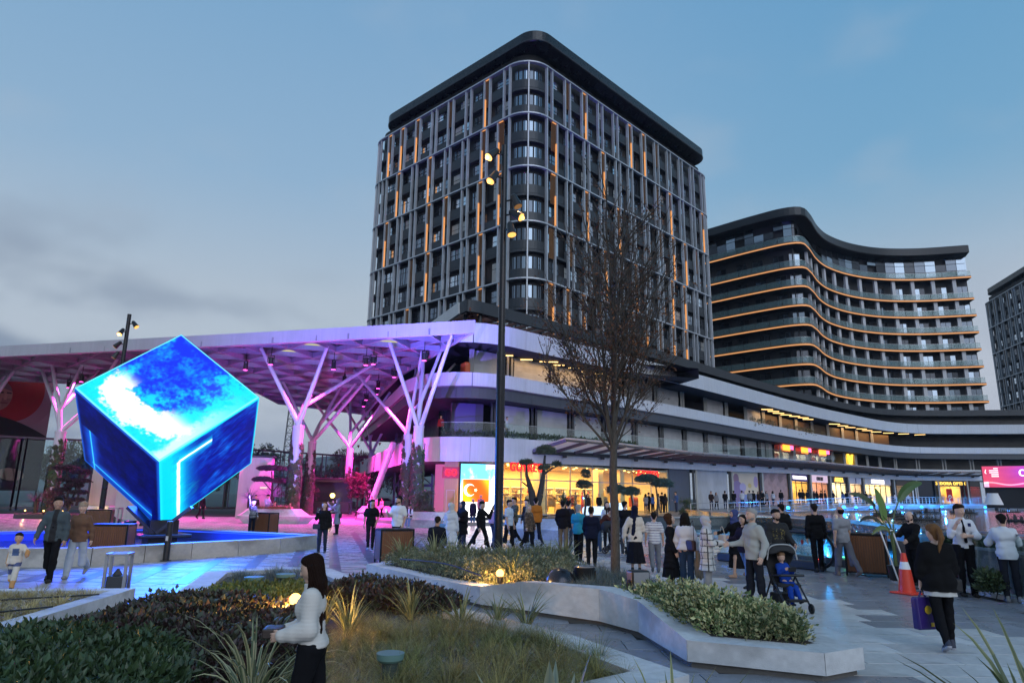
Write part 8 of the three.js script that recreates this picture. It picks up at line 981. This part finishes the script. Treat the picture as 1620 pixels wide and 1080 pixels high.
[['person in a dark jacket walking past the orange entrance wall', -5.95, -48.0, BLK, 70, 1.75], ['older person in a black coat beside the first at the entrance wall', -6.3, -48.6, [0.02, 0.012, 0.015], 60, 1.76]].forEach(([l, x, z, c, yw, h]) => person({ label: l, sex: 'm', x, z, h, yaw: yw, hairC: 'grey', top: { color: c, hem: 0.78 }, bottom: { color: BLK }, pose: walkA(18) }));
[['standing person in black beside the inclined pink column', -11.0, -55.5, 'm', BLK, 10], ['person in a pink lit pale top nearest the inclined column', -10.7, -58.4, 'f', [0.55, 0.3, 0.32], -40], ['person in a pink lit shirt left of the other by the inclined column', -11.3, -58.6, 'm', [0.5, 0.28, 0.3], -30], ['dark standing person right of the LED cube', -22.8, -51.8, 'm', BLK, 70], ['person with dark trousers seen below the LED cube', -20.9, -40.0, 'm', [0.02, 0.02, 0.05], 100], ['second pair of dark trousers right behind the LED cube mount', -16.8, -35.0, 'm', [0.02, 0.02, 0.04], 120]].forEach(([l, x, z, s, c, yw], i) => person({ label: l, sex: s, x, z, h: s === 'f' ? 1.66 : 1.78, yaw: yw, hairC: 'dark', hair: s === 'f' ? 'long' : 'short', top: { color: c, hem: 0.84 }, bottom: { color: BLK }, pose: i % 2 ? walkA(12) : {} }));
{ const q = person({ label: 'person in a white coat and white headscarf with a blue bag, back turned', sex: 'f', x: -1.85, z: -22.2, h: 1.69, yaw: 168, hair: 'hijab', hairC: [0.52, 0.50, 0.48], top: { color: [0.60, 0.60, 0.62], hem: 0.50, hemR: 0.25 }, bottom: { color: [0.45, 0.45, 0.47], loose: 0.03 }, shoes: WHT, pose: { hy: -30 } }); bag('light blue shoulder bag of the woman in white', q.wp(q.Tt(0.26, 1.08, 0.0)), 168, 0.28, 0.30, 0.12, [0.12, 0.26, 0.5], [-0.2, 0.4, 0]); }
person({ label: 'person in black jacket and dark blue headscarf with folded arms', sex: 'f', x: -1.55, z: -22.9, h: 1.74, yaw: -28, hair: 'hijab', hairC: [0.012, 0.025, 0.07], tail: true, top: { color: BLK, hem: 0.70, hemR: 0.23 }, bottom: { color: [0.02, 0.03, 0.06] }, shoes: WHT, pose: { aL: [20, 12, 84, 50], aR: [20, 12, 84, 50], hy: -12 } });
person({ label: 'seated person in black seen from behind above the sword plants', sex: 'm', x: -1.98, z: -19.15, h: 1.74, y: -0.02, yaw: 176, fat: 1.1, hairC: 'dark', skin: 'b', top: { color: [0.012, 0.013, 0.02], hem: 0.84, collar: true }, bottom: { color: BLK }, pose: { wL: 82, kL: 84, wR: 84, kR: 88, aL: [22, 8, 40, 10], aR: [22, 8, 40, 10], hp: 24, lean: 8 } });
person({ label: 'person in a long dark coat, pale cap and blue jeans watching the flag screen', sex: 'f', x: -2.45, z: -46.6, h: 1.70, yaw: 176, hair: 'short', hairC: [0.2, 0.1, 0.1], beanie: [0.5, 0.42, 0.42], top: { color: [0.012, 0.012, 0.03], hem: 0.60, hemR: 0.24 }, bottom: { color: [0.05, 0.12, 0.28] }, pose: {} });
person({ label: 'person in a pale pink top standing before the flag screen beside the dark coat', sex: 'm', x: -2.0, z: -48.2, y: 0.22, h: 1.78, yaw: 20, hair: 'balding', hairC: 'grey', top: { color: [0.45, 0.16, 0.20] }, bottom: { color: [0.03, 0.015, 0.03] }, pose: {} });
{ const q = person({ label: 'person in a black jacket striding with a hand raised to the ear', sex: 'm', x: -0.98, z: -24.6, h: 1.78, yaw: 66, hairC: 'black', top: { color: BLK, hem: 0.80, collar: true }, bottom: { color: BLK }, pose: { wL: 20, kL: 2, wR: -30, kR: 6, aL: [48, 14, 110, 12], aR: [-6, 10, 20, 0], hp: 8 } }); }
{ const q = person({ label: 'person with a pale pink backpack half hidden by the lamp mast', sex: 'f', x: -0.55, z: -26.4, h: 1.62, yaw: 150, hairC: 'brown', hair: 'pony', top: { color: [0.05, 0.05, 0.08] }, bottom: { color: [0.05, 0.07, 0.13] }, pose: walkA(14) }); bag('pale pink backpack beside the lamp mast', q.wp(q.Tt(0, 1.42, -0.2)), 150, 0.30, 0.40, 0.16, [0.5, 0.26, 0.32], null, { name: 'backpack' }); }
person({ label: 'person in a pale blue short sleeved shirt just right of the lamp mast', sex: 'm', x: -0.02, z: -25.6, h: 1.80, yaw: 62, hairC: 'black', top: { color: [0.46, 0.52, 0.60], sleeve: 'short', hem: 0.86, collar: true }, bottom: { color: BLK }, pose: walkA(12) });
{ const q = person({ label: 'person in a camouflage jacket holding papers behind the pale blue shirt', sex: 'm', x: 0.18, z: -28.6, h: 1.90, yaw: -60, hairC: 'black', top: { pat: blot([[0.03, 0.03, 0.02], [0.10, 0.085, 0.05], [0.05, 0.045, 0.03], [0.15, 0.12, 0.08]], 14), hem: 0.82 }, bottom: { color: BLK }, shoes: WHT, pose: { ...walkA(15), aR: [20, 10, 60, 10], aL: [24, 10, 56, 20] } }); const p = thing('paper_sheet', 'white papers held by the man in camouflage', 'paper', [q.handL.x, q.handL.y + 0.03, q.handL.z], 0.6); part('sheet', rbox(0.28, 0.006, 0.2, 0.002, 0, 0, 0), cm([0.7, 0.7, 0.68]), p); }
person({ label: 'blonde person in a brown patterned blouse and black trousers walking right', sex: 'f', x: 0.72, z: -26.4, h: 1.63, yaw: 40, hair: 'long', hairC: 'blonde', skin: 'c', top: { pat: blot([[0.03, 0.02, 0.012], [0.10, 0.055, 0.03], [0.05, 0.03, 0.02], [0.17, 0.11, 0.07]], 16), hem: 0.70, hemR: 0.23, loose: 0.02 }, bottom: { color: BLK, loose: 0.02 }, pose: { ...walkA(14), aL: [6, 12, 20, 0] } });
person({ label: 'person in an orange jacket and dark trousers, face to the shop', sex: 'm', x: 1.06, z: -28.0, h: 1.88, yaw: -150, hairC: 'black', top: { color: [0.42, 0.13, 0.02], hem: 0.86, collar: true, loose: 0.024 }, bottom: { color: [0.015, 0.015, 0.02] }, pose: { hy: -40, ...walkA(10) } });
person({ label: 'person of whom little but the face shows behind the blonde woman', sex: 'm', x: 0.74, z: -30.4, h: 1.80, yaw: -50, hairC: 'black', skin: 'c', top: { color: [0.03, 0.03, 0.035] }, bottom: { color: BLK }, pose: {} });
person({ label: 'person in a black rain jacket and beige trousers seen from behind', sex: 'm', x: 1.92, z: -25.2, h: 1.77, yaw: 165, hairC: 'black', top: { color: [0.012, 0.010, 0.012], hem: 0.80, loose: 0.03, collar: true }, bottom: { color: [0.17, 0.115, 0.075], loose: 0.016 }, pose: { aL: [10, 10, 30, 10], hp: 8 } });
person({ label: 'person with dark hair right behind the black rain jacket', sex: 'm', x: 2.28, z: -27.0, h: 1.78, yaw: 150, hairC: 'black', top: { color: [0.02, 0.02, 0.03] }, bottom: { color: [0.03, 0.045, 0.08] }, pose: {} });
person({ label: 'grey haired person in a turquoise polo shirt and black trousers seen from behind', sex: 'm', x: 2.12, z: -21.6, h: 1.70, yaw: 140, fat: 1.05, hairC: 'grey', skin: 'c', top: { color: [0.03, 0.26, 0.36], sleeve: 'short', hem: 0.84, collar: true }, bottom: { color: BLK, loose: 0.014 }, pose: { hy: 14 } });
person({ label: 'person in a navy sweater and black trousers with cropped hair seen from behind', sex: 'm', x: 2.33, z: -20.0, h: 1.66, yaw: 170, fat: 1.08, hairC: 'dark', top: { color: [0.011, 0.014, 0.032], hem: 0.82 }, bottom: { color: [0.011, 0.011, 0.013] }, pose: { aL: [8, 8, 24, 10], aR: [14, 10, 40, 20] } });
person({ label: 'person in a brown sweater and jeans bending over a stroller', sex: 'f', x: 3.22, z: -25.2, h: 1.72, yaw: 70, hairC: 'brown', hair: 'pony', top: { color: [0.085, 0.026, 0.016], hem: 0.86 }, bottom: { color: [0.045, 0.075, 0.13] }, shoes: [0.45, 0.43, 0.4], pose: { lean: 42, aL: [40, 8, 30, 0], aR: [46, 8, 24, 0], hp: 20, wL: -8, kL: 6, wR: 6, kR: 6 } });
person({ label: 'person with long black hair and white top facing the camera behind the stroller', sex: 'f', x: 3.85, z: -27.6, h: 1.76, yaw: 0, hairC: 'black', hair: 'long', hairL: 0.34, skin: 'c', top: { color: [0.5, 0.48, 0.46] }, bottom: { color: BLK }, pose: {} });
person({ label: 'person in black tee and grey jeans right of the tree trunk', sex: 'm', x: 4.05, z: -24.6, h: 1.80, yaw: 178, hairC: 'black', fat: 1.06, top: { color: BLK, sleeve: 'short', hem: 0.86 }, bottom: { color: [0.05, 0.052, 0.058] }, shoes: BLK, soles: WHT, pose: { hy: -40, aL: [40, 20, 90, 30], aR: [40, 20, 90, 30] } });
person({ label: 'person in cream jacket, long navy headscarf and black skirt, back turned', sex: 'f', x: 3.36, z: -18.8, h: 1.71, yaw: 174, hair: 'hijab', tail: true, hairC: [0.010, 0.012, 0.03], top: { color: [0.60, 0.53, 0.45], hem: 0.80, hemR: 0.215, loose: 0.024 }, bottom: { type: 'skirt', color: [0.010, 0.010, 0.014], hem: 0.25, r: 0.26 }, pose: { aL: [-4, 26, 14, 0], aR: [12, 14, 50, 10] } });
person({ label: 'youngster in a white and blue striped tee shirt and grey trousers, back turned', sex: 'm', x: 3.88, z: -18.85, h: 1.56, yaw: 172, hairC: 'black', top: { pat: stripeY([0.56, 0.56, 0.58], [0.12, 0.10, 0.20], 0.075, 0.28), sleeve: 'short', hem: 0.82, loose: 0.024 }, bottom: { color: [0.17, 0.17, 0.185], loose: 0.024, flare: 0.022 }, shoes: [0.1, 0.1, 0.1], pose: { ...walkA(14, -1), aL: [2, 14, 18, 0], aR: [2, 14, 18, 0] } });
person({ label: 'person with curly brown hair in a long black dress looking up to the right', sex: 'f', x: 3.52, z: -15.4, h: 1.58, yaw: 72, hair: 'curly', hairC: 'brown', skin: 'c', top: { color: BLK, hem: 0.5, hemR: 0.25 }, bottom: { type: 'dress', color: [0.010, 0.010, 0.012], hem: 0.30, r: 0.25, legs: BLK }, pose: { aL: [6, 8, 20, 10], aR: [6, 8, 20, 0], hp: -14 } });
{ const q = person({ label: 'person in white blouse and blue jeans with long black hair', sex: 'f', x: 3.78, z: -15.1, h: 1.62, yaw: 150, hair: 'long', hairL: 0.32, hairC: 'black', fat: 1.04, top: { color: [0.58, 0.58, 0.62], hem: 0.92, hemR: 0.19, loose: 0.026 }, bottom: { color: [0.025, 0.045, 0.085], flare: 0.026 }, pose: { aL: [4, 16, 12, 0], aR: [4, 14, 10, 0], hp: -10 } }); bag('dark brown shoulder bag over the white blouse', q.wp(q.Tt(-0.16, 1.15, -0.17)), 110, 0.28, 0.22, 0.10, [0.03, 0.012, 0.012], [0.02, 0.40, 0.08]); const j = thing('folded_jacket', 'beige jacket hung over the forearm of the woman in the white blouse', 'jacket', [q.handR.x, q.handR.y + 0.05, q.handR.z], 0.4); part('cloth', SCloth(), cm([0.30, 0.24, 0.18]), j); }
function SCloth() { return surfaceNets([{ a: [0, 0.02, 0], b: [0.02, -0.42, 0.02], ra: 0.07, rb: 0.11, k: 0.04 }, { a: [0.05, 0, 0.04], b: [0.10, -0.36, 0.06], ra: 0.05, rb: 0.07, k: 0.04 }], 0.014, { noise: (X, Y, Z) => 0.018 * Math.sin(X * 60 + Z * 40 + Y * 8) }); }
person({ label: 'person in a white coat with a black window check and light grey headscarf', sex: 'f', x: 4.08, z: -14.6, h: 1.58, yaw: 78, hair: 'hijab', hairC: [0.42, 0.42, 0.44], skin: 'c', fat: 1.06, top: { pat: plaid([0.56, 0.54, 0.52], [0.02, 0.02, 0.025], 0.135, 0.13), hem: 0.54, hemR: 0.235, loose: 0.024 }, bottom: { color: [0.36, 0.33, 0.31], loose: 0.02 }, shoes: [0.22, 0.12, 0.07], pose: { aL: [26, 10, 66, 20], aR: [26, 10, 66, 20], hp: -10 } });
{ const q = person({ label: 'person in long black abaya and violet blue headscarf walking left', sex: 'f', x: 5.78, z: -18.0, h: 1.68, yaw: -70, hair: 'hijab', tail: true, hairC: [0.05, 0.065, 0.17], top: { color: BLK, hem: 0.6, hemR: 0.24 }, bottom: { type: 'dress', color: [0.010, 0.010, 0.012], hem: 0.24, r: 0.30 }, shoes: [0.40, 0.24, 0.16], pose: { wL: 14, kL: 4, wR: -20, kR: 20, aR: [40, 8, 40, 0], aL: [10, 8, 30, 0], hp: -6 } }); bag('beige handbag on the arm of the woman in the abaya', q.handR.clone().add(V(0.16, -0.02, 0.06)), -70, 0.26, 0.24, 0.10, [0.52, 0.42, 0.34], [0, 0.2, 0]); }
person({ label: 'person in dark jacket and light jeans hidden by the grey shirt', sex: 'f', x: 5.30, z: -15.9, h: 1.58, yaw: -60, hair: 'long', hairC: 'black', top: { color: [0.02, 0.015, 0.03], hem: 0.84 }, bottom: { color: [0.16, 0.24, 0.40] }, pose: { wL: 6, kL: 6, wR: -22, kR: 40, aR: [30, 8, 70, 10] } });
person({ label: 'grey haired bearded person in a pale grey shirt and dark jeans, hand held out', sex: 'm', x: 4.53, z: -13.1, h: 1.76, yaw: -74, hairC: 'grey', beard: true, beardC: [0.24, 0.22, 0.21], skin: 'c', top: { color: [0.36, 0.37, 0.35], hem: 0.84, collar: true, loose: 0.02 }, bottom: { color: [0.018, 0.019, 0.026], loose: 0.014 }, pose: { aR: [16, 10, 66, -10], aL: [-14, 16, 40, 0], hp: -6, wL: -4, wR: 6 } });
person({ label: 'bearded person in a black sweater with a gold print pushing the stroller', sex: 'm', x: 5.78, z: -15.2, h: 1.72, yaw: -4, hairC: 'black', beard: true, top: { pat: (x, y, z) => z > 0.04 && y > 1.12 && y < 1.36 && Math.abs(x) < 0.14 && vnoise(x * 60, y * 60, 1) > 0.74 ? [0.20, 0.16, 0.04] : [0.010, 0.010, 0.011], hem: 0.84, loose: 0.024 }, bottom: { color: [0.016, 0.017, 0.022] }, pose: { aL: [22, 10, 40, -4], aR: [22, 10, 40, -4], hy: 14 } });
person({ label: 'person in a black jacket with a small red emblem on the back', sex: 'm', x: 8.2, z: -21.1, h: 1.80, yaw: 178, hairC: 'black', top: { color: [0.010, 0.010, 0.011], hem: 0.80, loose: 0.03, collar: true }, bottom: { color: BLK }, pose: { hy: 26 } });
person({ label: 'person all in black stepping onto the escalator', sex: 'm', x: 8.55, z: -19.6, h: 1.84, yaw: 172, hairC: 'dark', top: { color: [0.009, 0.009, 0.010], hem: 0.84 }, bottom: { color: [0.009, 0.009, 0.010] }, pose: { wL: -8, kL: 4, wR: 10, kR: 6, aL: [-6, 10, 14, 0] } });
person({ label: 'balding person in a grey tee shirt and grey trousers walking to the escalator', sex: 'm', x: 8.8, z: -18.6, h: 1.79, yaw: -168, hair: 'balding', hairC: 'dark', top: { color: [0.27, 0.27, 0.29], sleeve: 'short', hem: 0.84, loose: 0.02 }, bottom: { color: [0.13, 0.13, 0.15], loose: 0.024, flare: 0.026 }, shoes: [0.18, 0.14, 0.11], pose: { wL: 14, kL: 4, wR: -22, kR: 16, aL: [-6, 12, 10, 0], aR: [10, 12, 10, 0] } });
person({ label: 'bald bearded worker in black holding the banana plant trolley', sex: 'm', x: 9.72, z: -17.0, h: 1.68, yaw: -72, hair: 'balding', hairC: 'black', beard: true, skin: 'c', top: { color: [0.011, 0.011, 0.012], hem: 0.82, loose: 0.024 }, bottom: { color: [0.011, 0.011, 0.012], loose: 0.03 }, pose: { aR: [40, 8, 40, 0], aL: [36, 8, 30, 0], hp: 16 } });
{ const q = person({ label: 'security guard in a white shirt and dark tie, hand at the chin', sex: 'm', x: 9.65, z: -15.0, h: 1.88, yaw: -12, hairC: 'dark', skin: 'c', top: { color: [0.62, 0.62, 0.66], hem: 0.92, sleeve: 'half', loose: 0.02, collar: true }, bottom: { color: [0.009, 0.009, 0.011], loose: 0.02 }, pose: { aR: [30, 14, 128, 26], aL: [26, 12, 66, 62], hy: 24, hp: 6 } }); const tie = SClothTie(); part('tie', tie.scale(q.S, q.S, q.S), cm([0.008, 0.008, 0.012]), q.t); part('badge', rbox(0.09, 0.06, 0.01, 0.003, 0.0, 0.94 * q.S, 0.145 * q.S), cm([0.6, 0.6, 0.6]), q.t); part('arm_patch', rbox(0.06, 0.07, 0.01, 0.003, 0.11 * q.S, 1.36 * q.S, 0.125 * q.S), cm([0.02, 0.03, 0.10]), q.t); }
function SClothTie() { return surfaceNets([{ a: [0, 1.46, 0.075], b: [0, 1.30, 0.128], ra: 0.018, rb: 0.024, k: 0.02 }, { a: [0, 1.30, 0.128], b: [0.01, 1.04, 0.142], ra: 0.022, rb: 0.03, k: 0.02 }], 0.010); }
{ const q = person({ label: 'person with ponytail, loose black top and leggings carrying a purple bag', sex: 'f', x: 5.88, z: -9.75, h: 1.62, yaw: 168, hair: 'pony', hairC: [0.16, 0.08, 0.035], skin: 'c', grip: true, top: { color: [0.010, 0.010, 0.011], sleeve: 'half', hem: 0.80, hemR: 0.24, loose: 0.05, under: [0.55, 0.54, 0.52] }, bottom: { color: [0.010, 0.010, 0.012] }, shoes: [0.03, 0.035, 0.06], soles: [0.4, 0.4, 0.45], pose: { wL: -12, kL: 18, wR: 8, kR: 4, aL: [6, 12, 8, 0], aR: [14, 12, 20, 6], hy: 20 } });
  part('hem', SClothHem(q), cm([0.52, 0.51, 0.49]), q.t);
  const h = q.handL; const b = thing('shopping_bag', 'purple shopping bag with a yellow round emblem in the hand of the ponytailed woman', 'bag', [h.x, h.y - 0.03, h.z + 0.02], 0.25); part('sack', (() => { const g = new RoundedBoxGeometry(0.30, 0.42, 0.10, 3, 0.025); const p = g.attributes.position; for (let i = 0; i < p.count; i++) { const x = p.getX(i), y = p.getY(i), z = p.getZ(i); p.setXYZ(i, x * (1 + 0.08 * Math.sin(y * 14)), y, z * (1.1 - y * 0.8) + 0.012 * Math.sin(x * 25 + y * 18)); } g.translate(0, -0.27, 0); g.computeVertexNormals(); return flat(g); })(), mat([0.035, 0.018, 0.14], 0.3), b); part('emblem', M(cyl(0.055, 0.055, 0.006, 0, 0, 0, 20).rotateX(Math.PI / 2).translate(0.01, -0.22, 0.066), box(0.05, 0.05, 0.006, 0.06, -0.41, 0.068)), mat([0.55, 0.36, 0.03], 0.4), b); part('handles', M(rod(V(-0.06, -0.07, 0), V(0, 0.03, 0), 0.012), rod(V(0.06, -0.07, 0), V(0, 0.03, 0), 0.012)), mat([0.03, 0.02, 0.12], 0.4), b);
  const d = bag('small black handbag on the right side of the ponytailed woman', q.handR.clone().add(V(0.06, 0.10, 0.02)), 168, 0.22, 0.18, 0.09, BLK, [0, 0.3, 0]); }
function SClothHem(q) { const g = surfaceNets([{ a: [0, 0.735, 0], b: [0, 0.86, 0], ra: 0.215, rb: 0.20, fr: true, flat: 0.76, k: 0.02, pl: 0.04, pn: 6 }], 0.012); return g.scale(q.S, q.S, q.S); }
person({ label: 'person in white shirt leaning at the railing by the right picture edge', sex: 'm', x: 10.0, z: -14.2, h: 1.70, yaw: 160, hairC: 'black', top: { color: [0.55, 0.58, 0.62], hem: 0.84, loose: 0.026, collar: true }, bottom: { color: [0.018, 0.02, 0.028] }, shoes: [0.2, 0.2, 0.2], pose: { aL: [30, 20, 60, 30], aR: [30, 20, 60, 30], lean: 6, hp: 10 } });
{ const q = person({ label: 'child in a green jacket at the right picture edge with an orange balloon sword', sex: 'c', x: 9.35, z: -12.5, h: 1.25, yaw: -150, hairC: 'black', top: { color: [0.02, 0.16, 0.03], hem: 0.8, loose: 0.03 }, bottom: { color: [0.02, 0.02, 0.03] }, pose: { aL: [4, 14, 10, 0] } }); const tb = thing('toy_tube', 'orange inflated toy hanging at the right picture edge', 'toy', [9.12, 0, -12.3]); part('tube', flat(new THREE.TubeGeometry(new THREE.CatmullRomCurve3([V(0, 0.62, 0), V(0.02, 0.4, 0), V(-0.02, 0.12, 0.02)]), 12, 0.055, 10)), mat([0.6, 0.24, 0.01], 0.35), tb); }
// ---- strollers
function stroller(label, x, z, ry, s = 1) { const t = thing('stroller', label, 'stroller', [x, 0, z], ry); const fr = MT.black; const F = []; for (const q of [-0.22, 0.22]) F.push(rod(V(q, 0.13, 0.42), V(q, 0.98, -0.42), 0.016), rod(V(q, 0.13, -0.34), V(q, 0.62, 0.02), 0.016), rod(V(q, 0.98, -0.42), V(q, 1.05, -0.55), 0.016), rod(V(q, 0.60, 0.0), V(q, 0.62, 0.28), 0.018)); F.push(rod(V(-0.22, 1.05, -0.55), V(0.22, 1.05, -0.55), 0.022), rod(V(-0.22, 0.62, 0.28), V(0.22, 0.62, 0.28), 0.022), rod(V(-0.22, 0.14, -0.34), V(0.22, 0.14, -0.34), 0.014), rod(V(-0.22, 0.2, 0.38), V(0.22, 0.2, 0.38), 0.014)); part('frame', M(F), fr, t); part('seat', M(rbox(0.40, 0.06, 0.36, 0.025, 0, 0.44, 0.06), box(0.40, 0.55, 0.05, 0, 0.70, -0.20, 0, -0.42), rbox(0.34, 0.03, 0.14, 0.01, 0, 0.22, 0.40), rbox(0.32, 0.16, 0.34, 0.03, 0, 0.20, -0.12)), mat([0.014, 0.014, 0.016], 0.85), t); part('canopy', surfaceNets([{ a: [-0.13, 0.92, -0.28], b: [0.13, 0.92, -0.28], ra: 0.20, rb: 0.20, k: 0.05 }, { a: [-0.13, 0.97, -0.12], b: [0.13, 0.97, -0.12], ra: 0.17, rb: 0.17, k: 0.05 }], 0.014, { carve: (X, Y, Z) => Math.max(-(Math.hypot(X / 1.6, Y - 0.84, (Z + 0.10) * 0.9) - 0.21), 0.84 - Y - (Z < -0.2 ? 0.1 : 0)) }), mat([0.02, 0.02, 0.022], 0.85), t); part('canopy_trim', flat(new THREE.TubeGeometry(new THREE.CatmullRomCurve3([V(-0.29, 0.86, -0.02), V(-0.22, 1.08, -0.02), V(0, 1.13, 0.0), V(0.22, 1.08, -0.02), V(0.29, 0.86, -0.02)]), 24, 0.012, 6)), mat([0.4, 0.4, 0.4], 0.5), t); for (const [q, zz, r] of [[-0.24, 0.42, 0.085], [0.24, 0.42, 0.085], [-0.25, -0.34, 0.115], [0.25, -0.34, 0.115]]) part('wheel', M(flat(new THREE.TorusGeometry(r - 0.02, 0.022, 8, 20).rotateY(Math.PI / 2).translate(q, r, zz)), rod(V(q - 0.02, r, zz), V(q + 0.02, r, zz), r * 0.5, r * 0.5, 12)), MT.black, t); return t; }
stroller('black stroller with a toddler in blue beside the planter', 4.98, -12.9, 0.12);
{ const q = person({ label: 'toddler in a blue tracksuit sitting in the black stroller with a phone', sex: 'c', x: 5.0, z: -12.88, y: 0.115, h: 0.98, yaw: 10, hairC: [0.20, 0.12, 0.07], skin: 'c', top: { color: [0.014, 0.055, 0.32], loose: 0.026 }, bottom: { color: [0.014, 0.055, 0.32], loose: 0.022 }, shoes: [0.012, 0.012, 0.014], cell: 0.010, pose: { wL: 66, kL: 34, wR: 62, kR: 52, aL: [38, 14, 80, 24], aR: [36, 14, 86, 24], lean: -18, hp: 22 } }); phone(q.handL.clone().lerp(q.handR, 0.5).add(V(0.03, 0.0, 0.03)), 190, 'dark phone held by the toddler in the stroller', 0.15, 0.08, 0.2, false); }
stroller('folding stroller with white wheels behind the tree trunk', 3.75, -25.0, 1.35);
// ---- people far off along the promenade, on the galleries
{ const r = rng(1207), tops = [['black', BLK], ['dark', [0.03, 0.02, 0.02]], ['white', [0.5, 0.5, 0.54]], ['grey', [0.2, 0.2, 0.22]], ['navy', NAVY], ['beige', [0.4, 0.3, 0.22]], ['blue', [0.05, 0.10, 0.26]], ['red', [0.35, 0.03, 0.04]]];
  const L = [[1022, 3, 'f', 'first from left under the right red sign', 170], [1027, 0, 'm', 'second from left under the right red sign', 120], [1033, 6, 'f', 'third from left under the right red sign', 200], [1042, 5, 'f', 'fourth from left under the right red sign', 100], [1048, 0, 'm', 'fifth from left under the right red sign', 170], [1053, 1, 'f', 'rightmost under the right red sign', 150], [1070, 6, 'm', 'alone at the left edge of the dark roller shutter', -80], [1126, 1, 'm', 'left one of a pair before the white sheeting', 0], [1134, 3, 'f', 'right one of a pair before the white sheeting', 10], [1148, 0, 'm', 'alone in black before the white sheeting', 170], [1162, 0, 'm', 'at the left column of the painted hoarding', 160], [1175, 2, 'm', 'white shirted before the painted hoarding', 170], [1187, 3, 'm', 'grey clad before the painted hoarding', 175], [1193, 0, 'm', 'black clad right of the middle of the painted hoarding', 180], [1201, 1, 'f', 'left one at the right edge of the painted hoarding', 10], [1207, 0, 'm', 'right one at the right edge of the painted hoarding', 0], [1214, 3, 'f', 'at the left edge of the pink hoarding', 30], [1224, 2, 'f', 'alone before the pink hoarding', 150], [1237, 0, 'm', 'by the stroller before the pink hoarding', 160], [1267, 0, 'm', 'left one before the orange lit shop', 170], [1272, 0, 'm', 'middle one before the orange lit shop', 170], [1279, 4, 'm', 'right one before the orange lit shop', 170], [1290, 1, 'f', 'at the left edge of the lilac signed shop', 10], [1294, 0, 'f', 'second at the lilac signed shop', 160], [1301, 0, 'm', 'tall one before the lilac signed shop', 175], [1307, 1, 'm', 'pointing one before the lilac signed shop', 90], [1320, 4, 'm', 'between the lilac and the yellow signs', 30], [1335, 6, 'f', 'left one before the yellow signed shop', 160], [1341, 0, 'm', 'middle one before the yellow signed shop', 170], [1345, 3, 'm', 'right one before the yellow signed shop', 20], [1355, 1, 'm', 'left one before the single letter shop', 170], [1361, 7, 'f', 'red topped before the single letter shop', 160], [1372, 4, 'm', 'right one before the single letter shop', 100], [1418, 2, 'f', 'pale clad beside the wide white signed shop', 60], [1428, 0, 'm', 'left one before the dark shop', 170], [1432, 1, 'm', 'right one before the dark shop', 170], [1438, 2, 'f', 'pale clad one right of the dark shop', 10]];
  L.forEach(([u, c, s, w, yw], i) => { const k = sAt(u), [x, z] = wpt(k, u < 1075 ? 4.0 + 2 * r() : u < 1240 ? 5.5 + 2 * r() : 4.0 + 3 * r()); const q = (u - 807) / 1102, d = Math.hypot(x, z); const zz = z, xx = q * -zz; person({ label: `distant person in ${tops[c][0]}, ${w}`, sex: s, x: xx, z: zz, y: floorY(k), h: s === 'f' ? 1.66 : 1.76, yaw: yw + rnd(-15, 15, r), hair: s === 'f' ? 'long' : 'short', hairC: 'dark', top: { color: tops[c][1], hem: 0.82 }, bottom: { color: r() < 0.6 ? BLK : [0.04, 0.05, 0.09] }, pose: r() < 0.4 ? walkA(14) : { aL: [20 * r(), 8, 60 * r(), 20], aR: [20 * r(), 8, 60 * r(), 20] } }); });
  for (const [u, c, s, w] of [[930, 1, 'f', 'dark haired shopper inside the lit clothes shop'], [948, 0, 'm', 'grey haired person in black inside the lit clothes shop']]) { const k = sAt(u), [x, z] = wpt(k, 1.0); person({ label: w, sex: s, x: (u - 807) / 1102 * -z, z, y: floorY(k), h: 1.74, yaw: 20, hairC: s === 'm' ? 'grey' : 'dark', hair: s === 'f' ? 'long' : 'short', top: { color: tops[c][1] }, bottom: { color: BLK } }); }
  for (const [u, c, s, w, yw] of [[808, 0, 'm', 'left one of two behind the gallery glass above the shop sign', 100], [814, 2, 'm', 'white clad right one of two behind the gallery glass above the shop sign', 60], [683, 7, 'f', 'pink lit person behind the gallery glass at the corner', 0]]) { const k = sAt(u), [x, z] = wpt(k, -0.9); person({ label: w, sex: s, x, z, y: headY(k) + 1.76, h: 1.72, yaw: yw, hairC: 'dark', top: { color: tops[c][1] }, bottom: { color: BLK } }); } }
{ // orange armchair on the gallery of the second floor
  const k = sAt(716), [x, z] = wpt(k, -1.0); const t = thing('armchair', 'orange armchair behind the parapet at the building corner', 'armchair', [x, 9.95, z], 0.5); part('shell', M(rbox(1.4, 0.55, 1.0, 0.15, 0, 0.75, 0, 0, 2), rbox(0.5, 1.3, 1.0, 0.2, 0.5, 1.25, 0, 0, 2)), mat([0.55, 0.09, 0.02], 0.5), t); part('base', cyl(0.3, 0.12, 0.5, 0, 0, 0, 12), MT.steel, t); }

renderer.render(scene, camera);
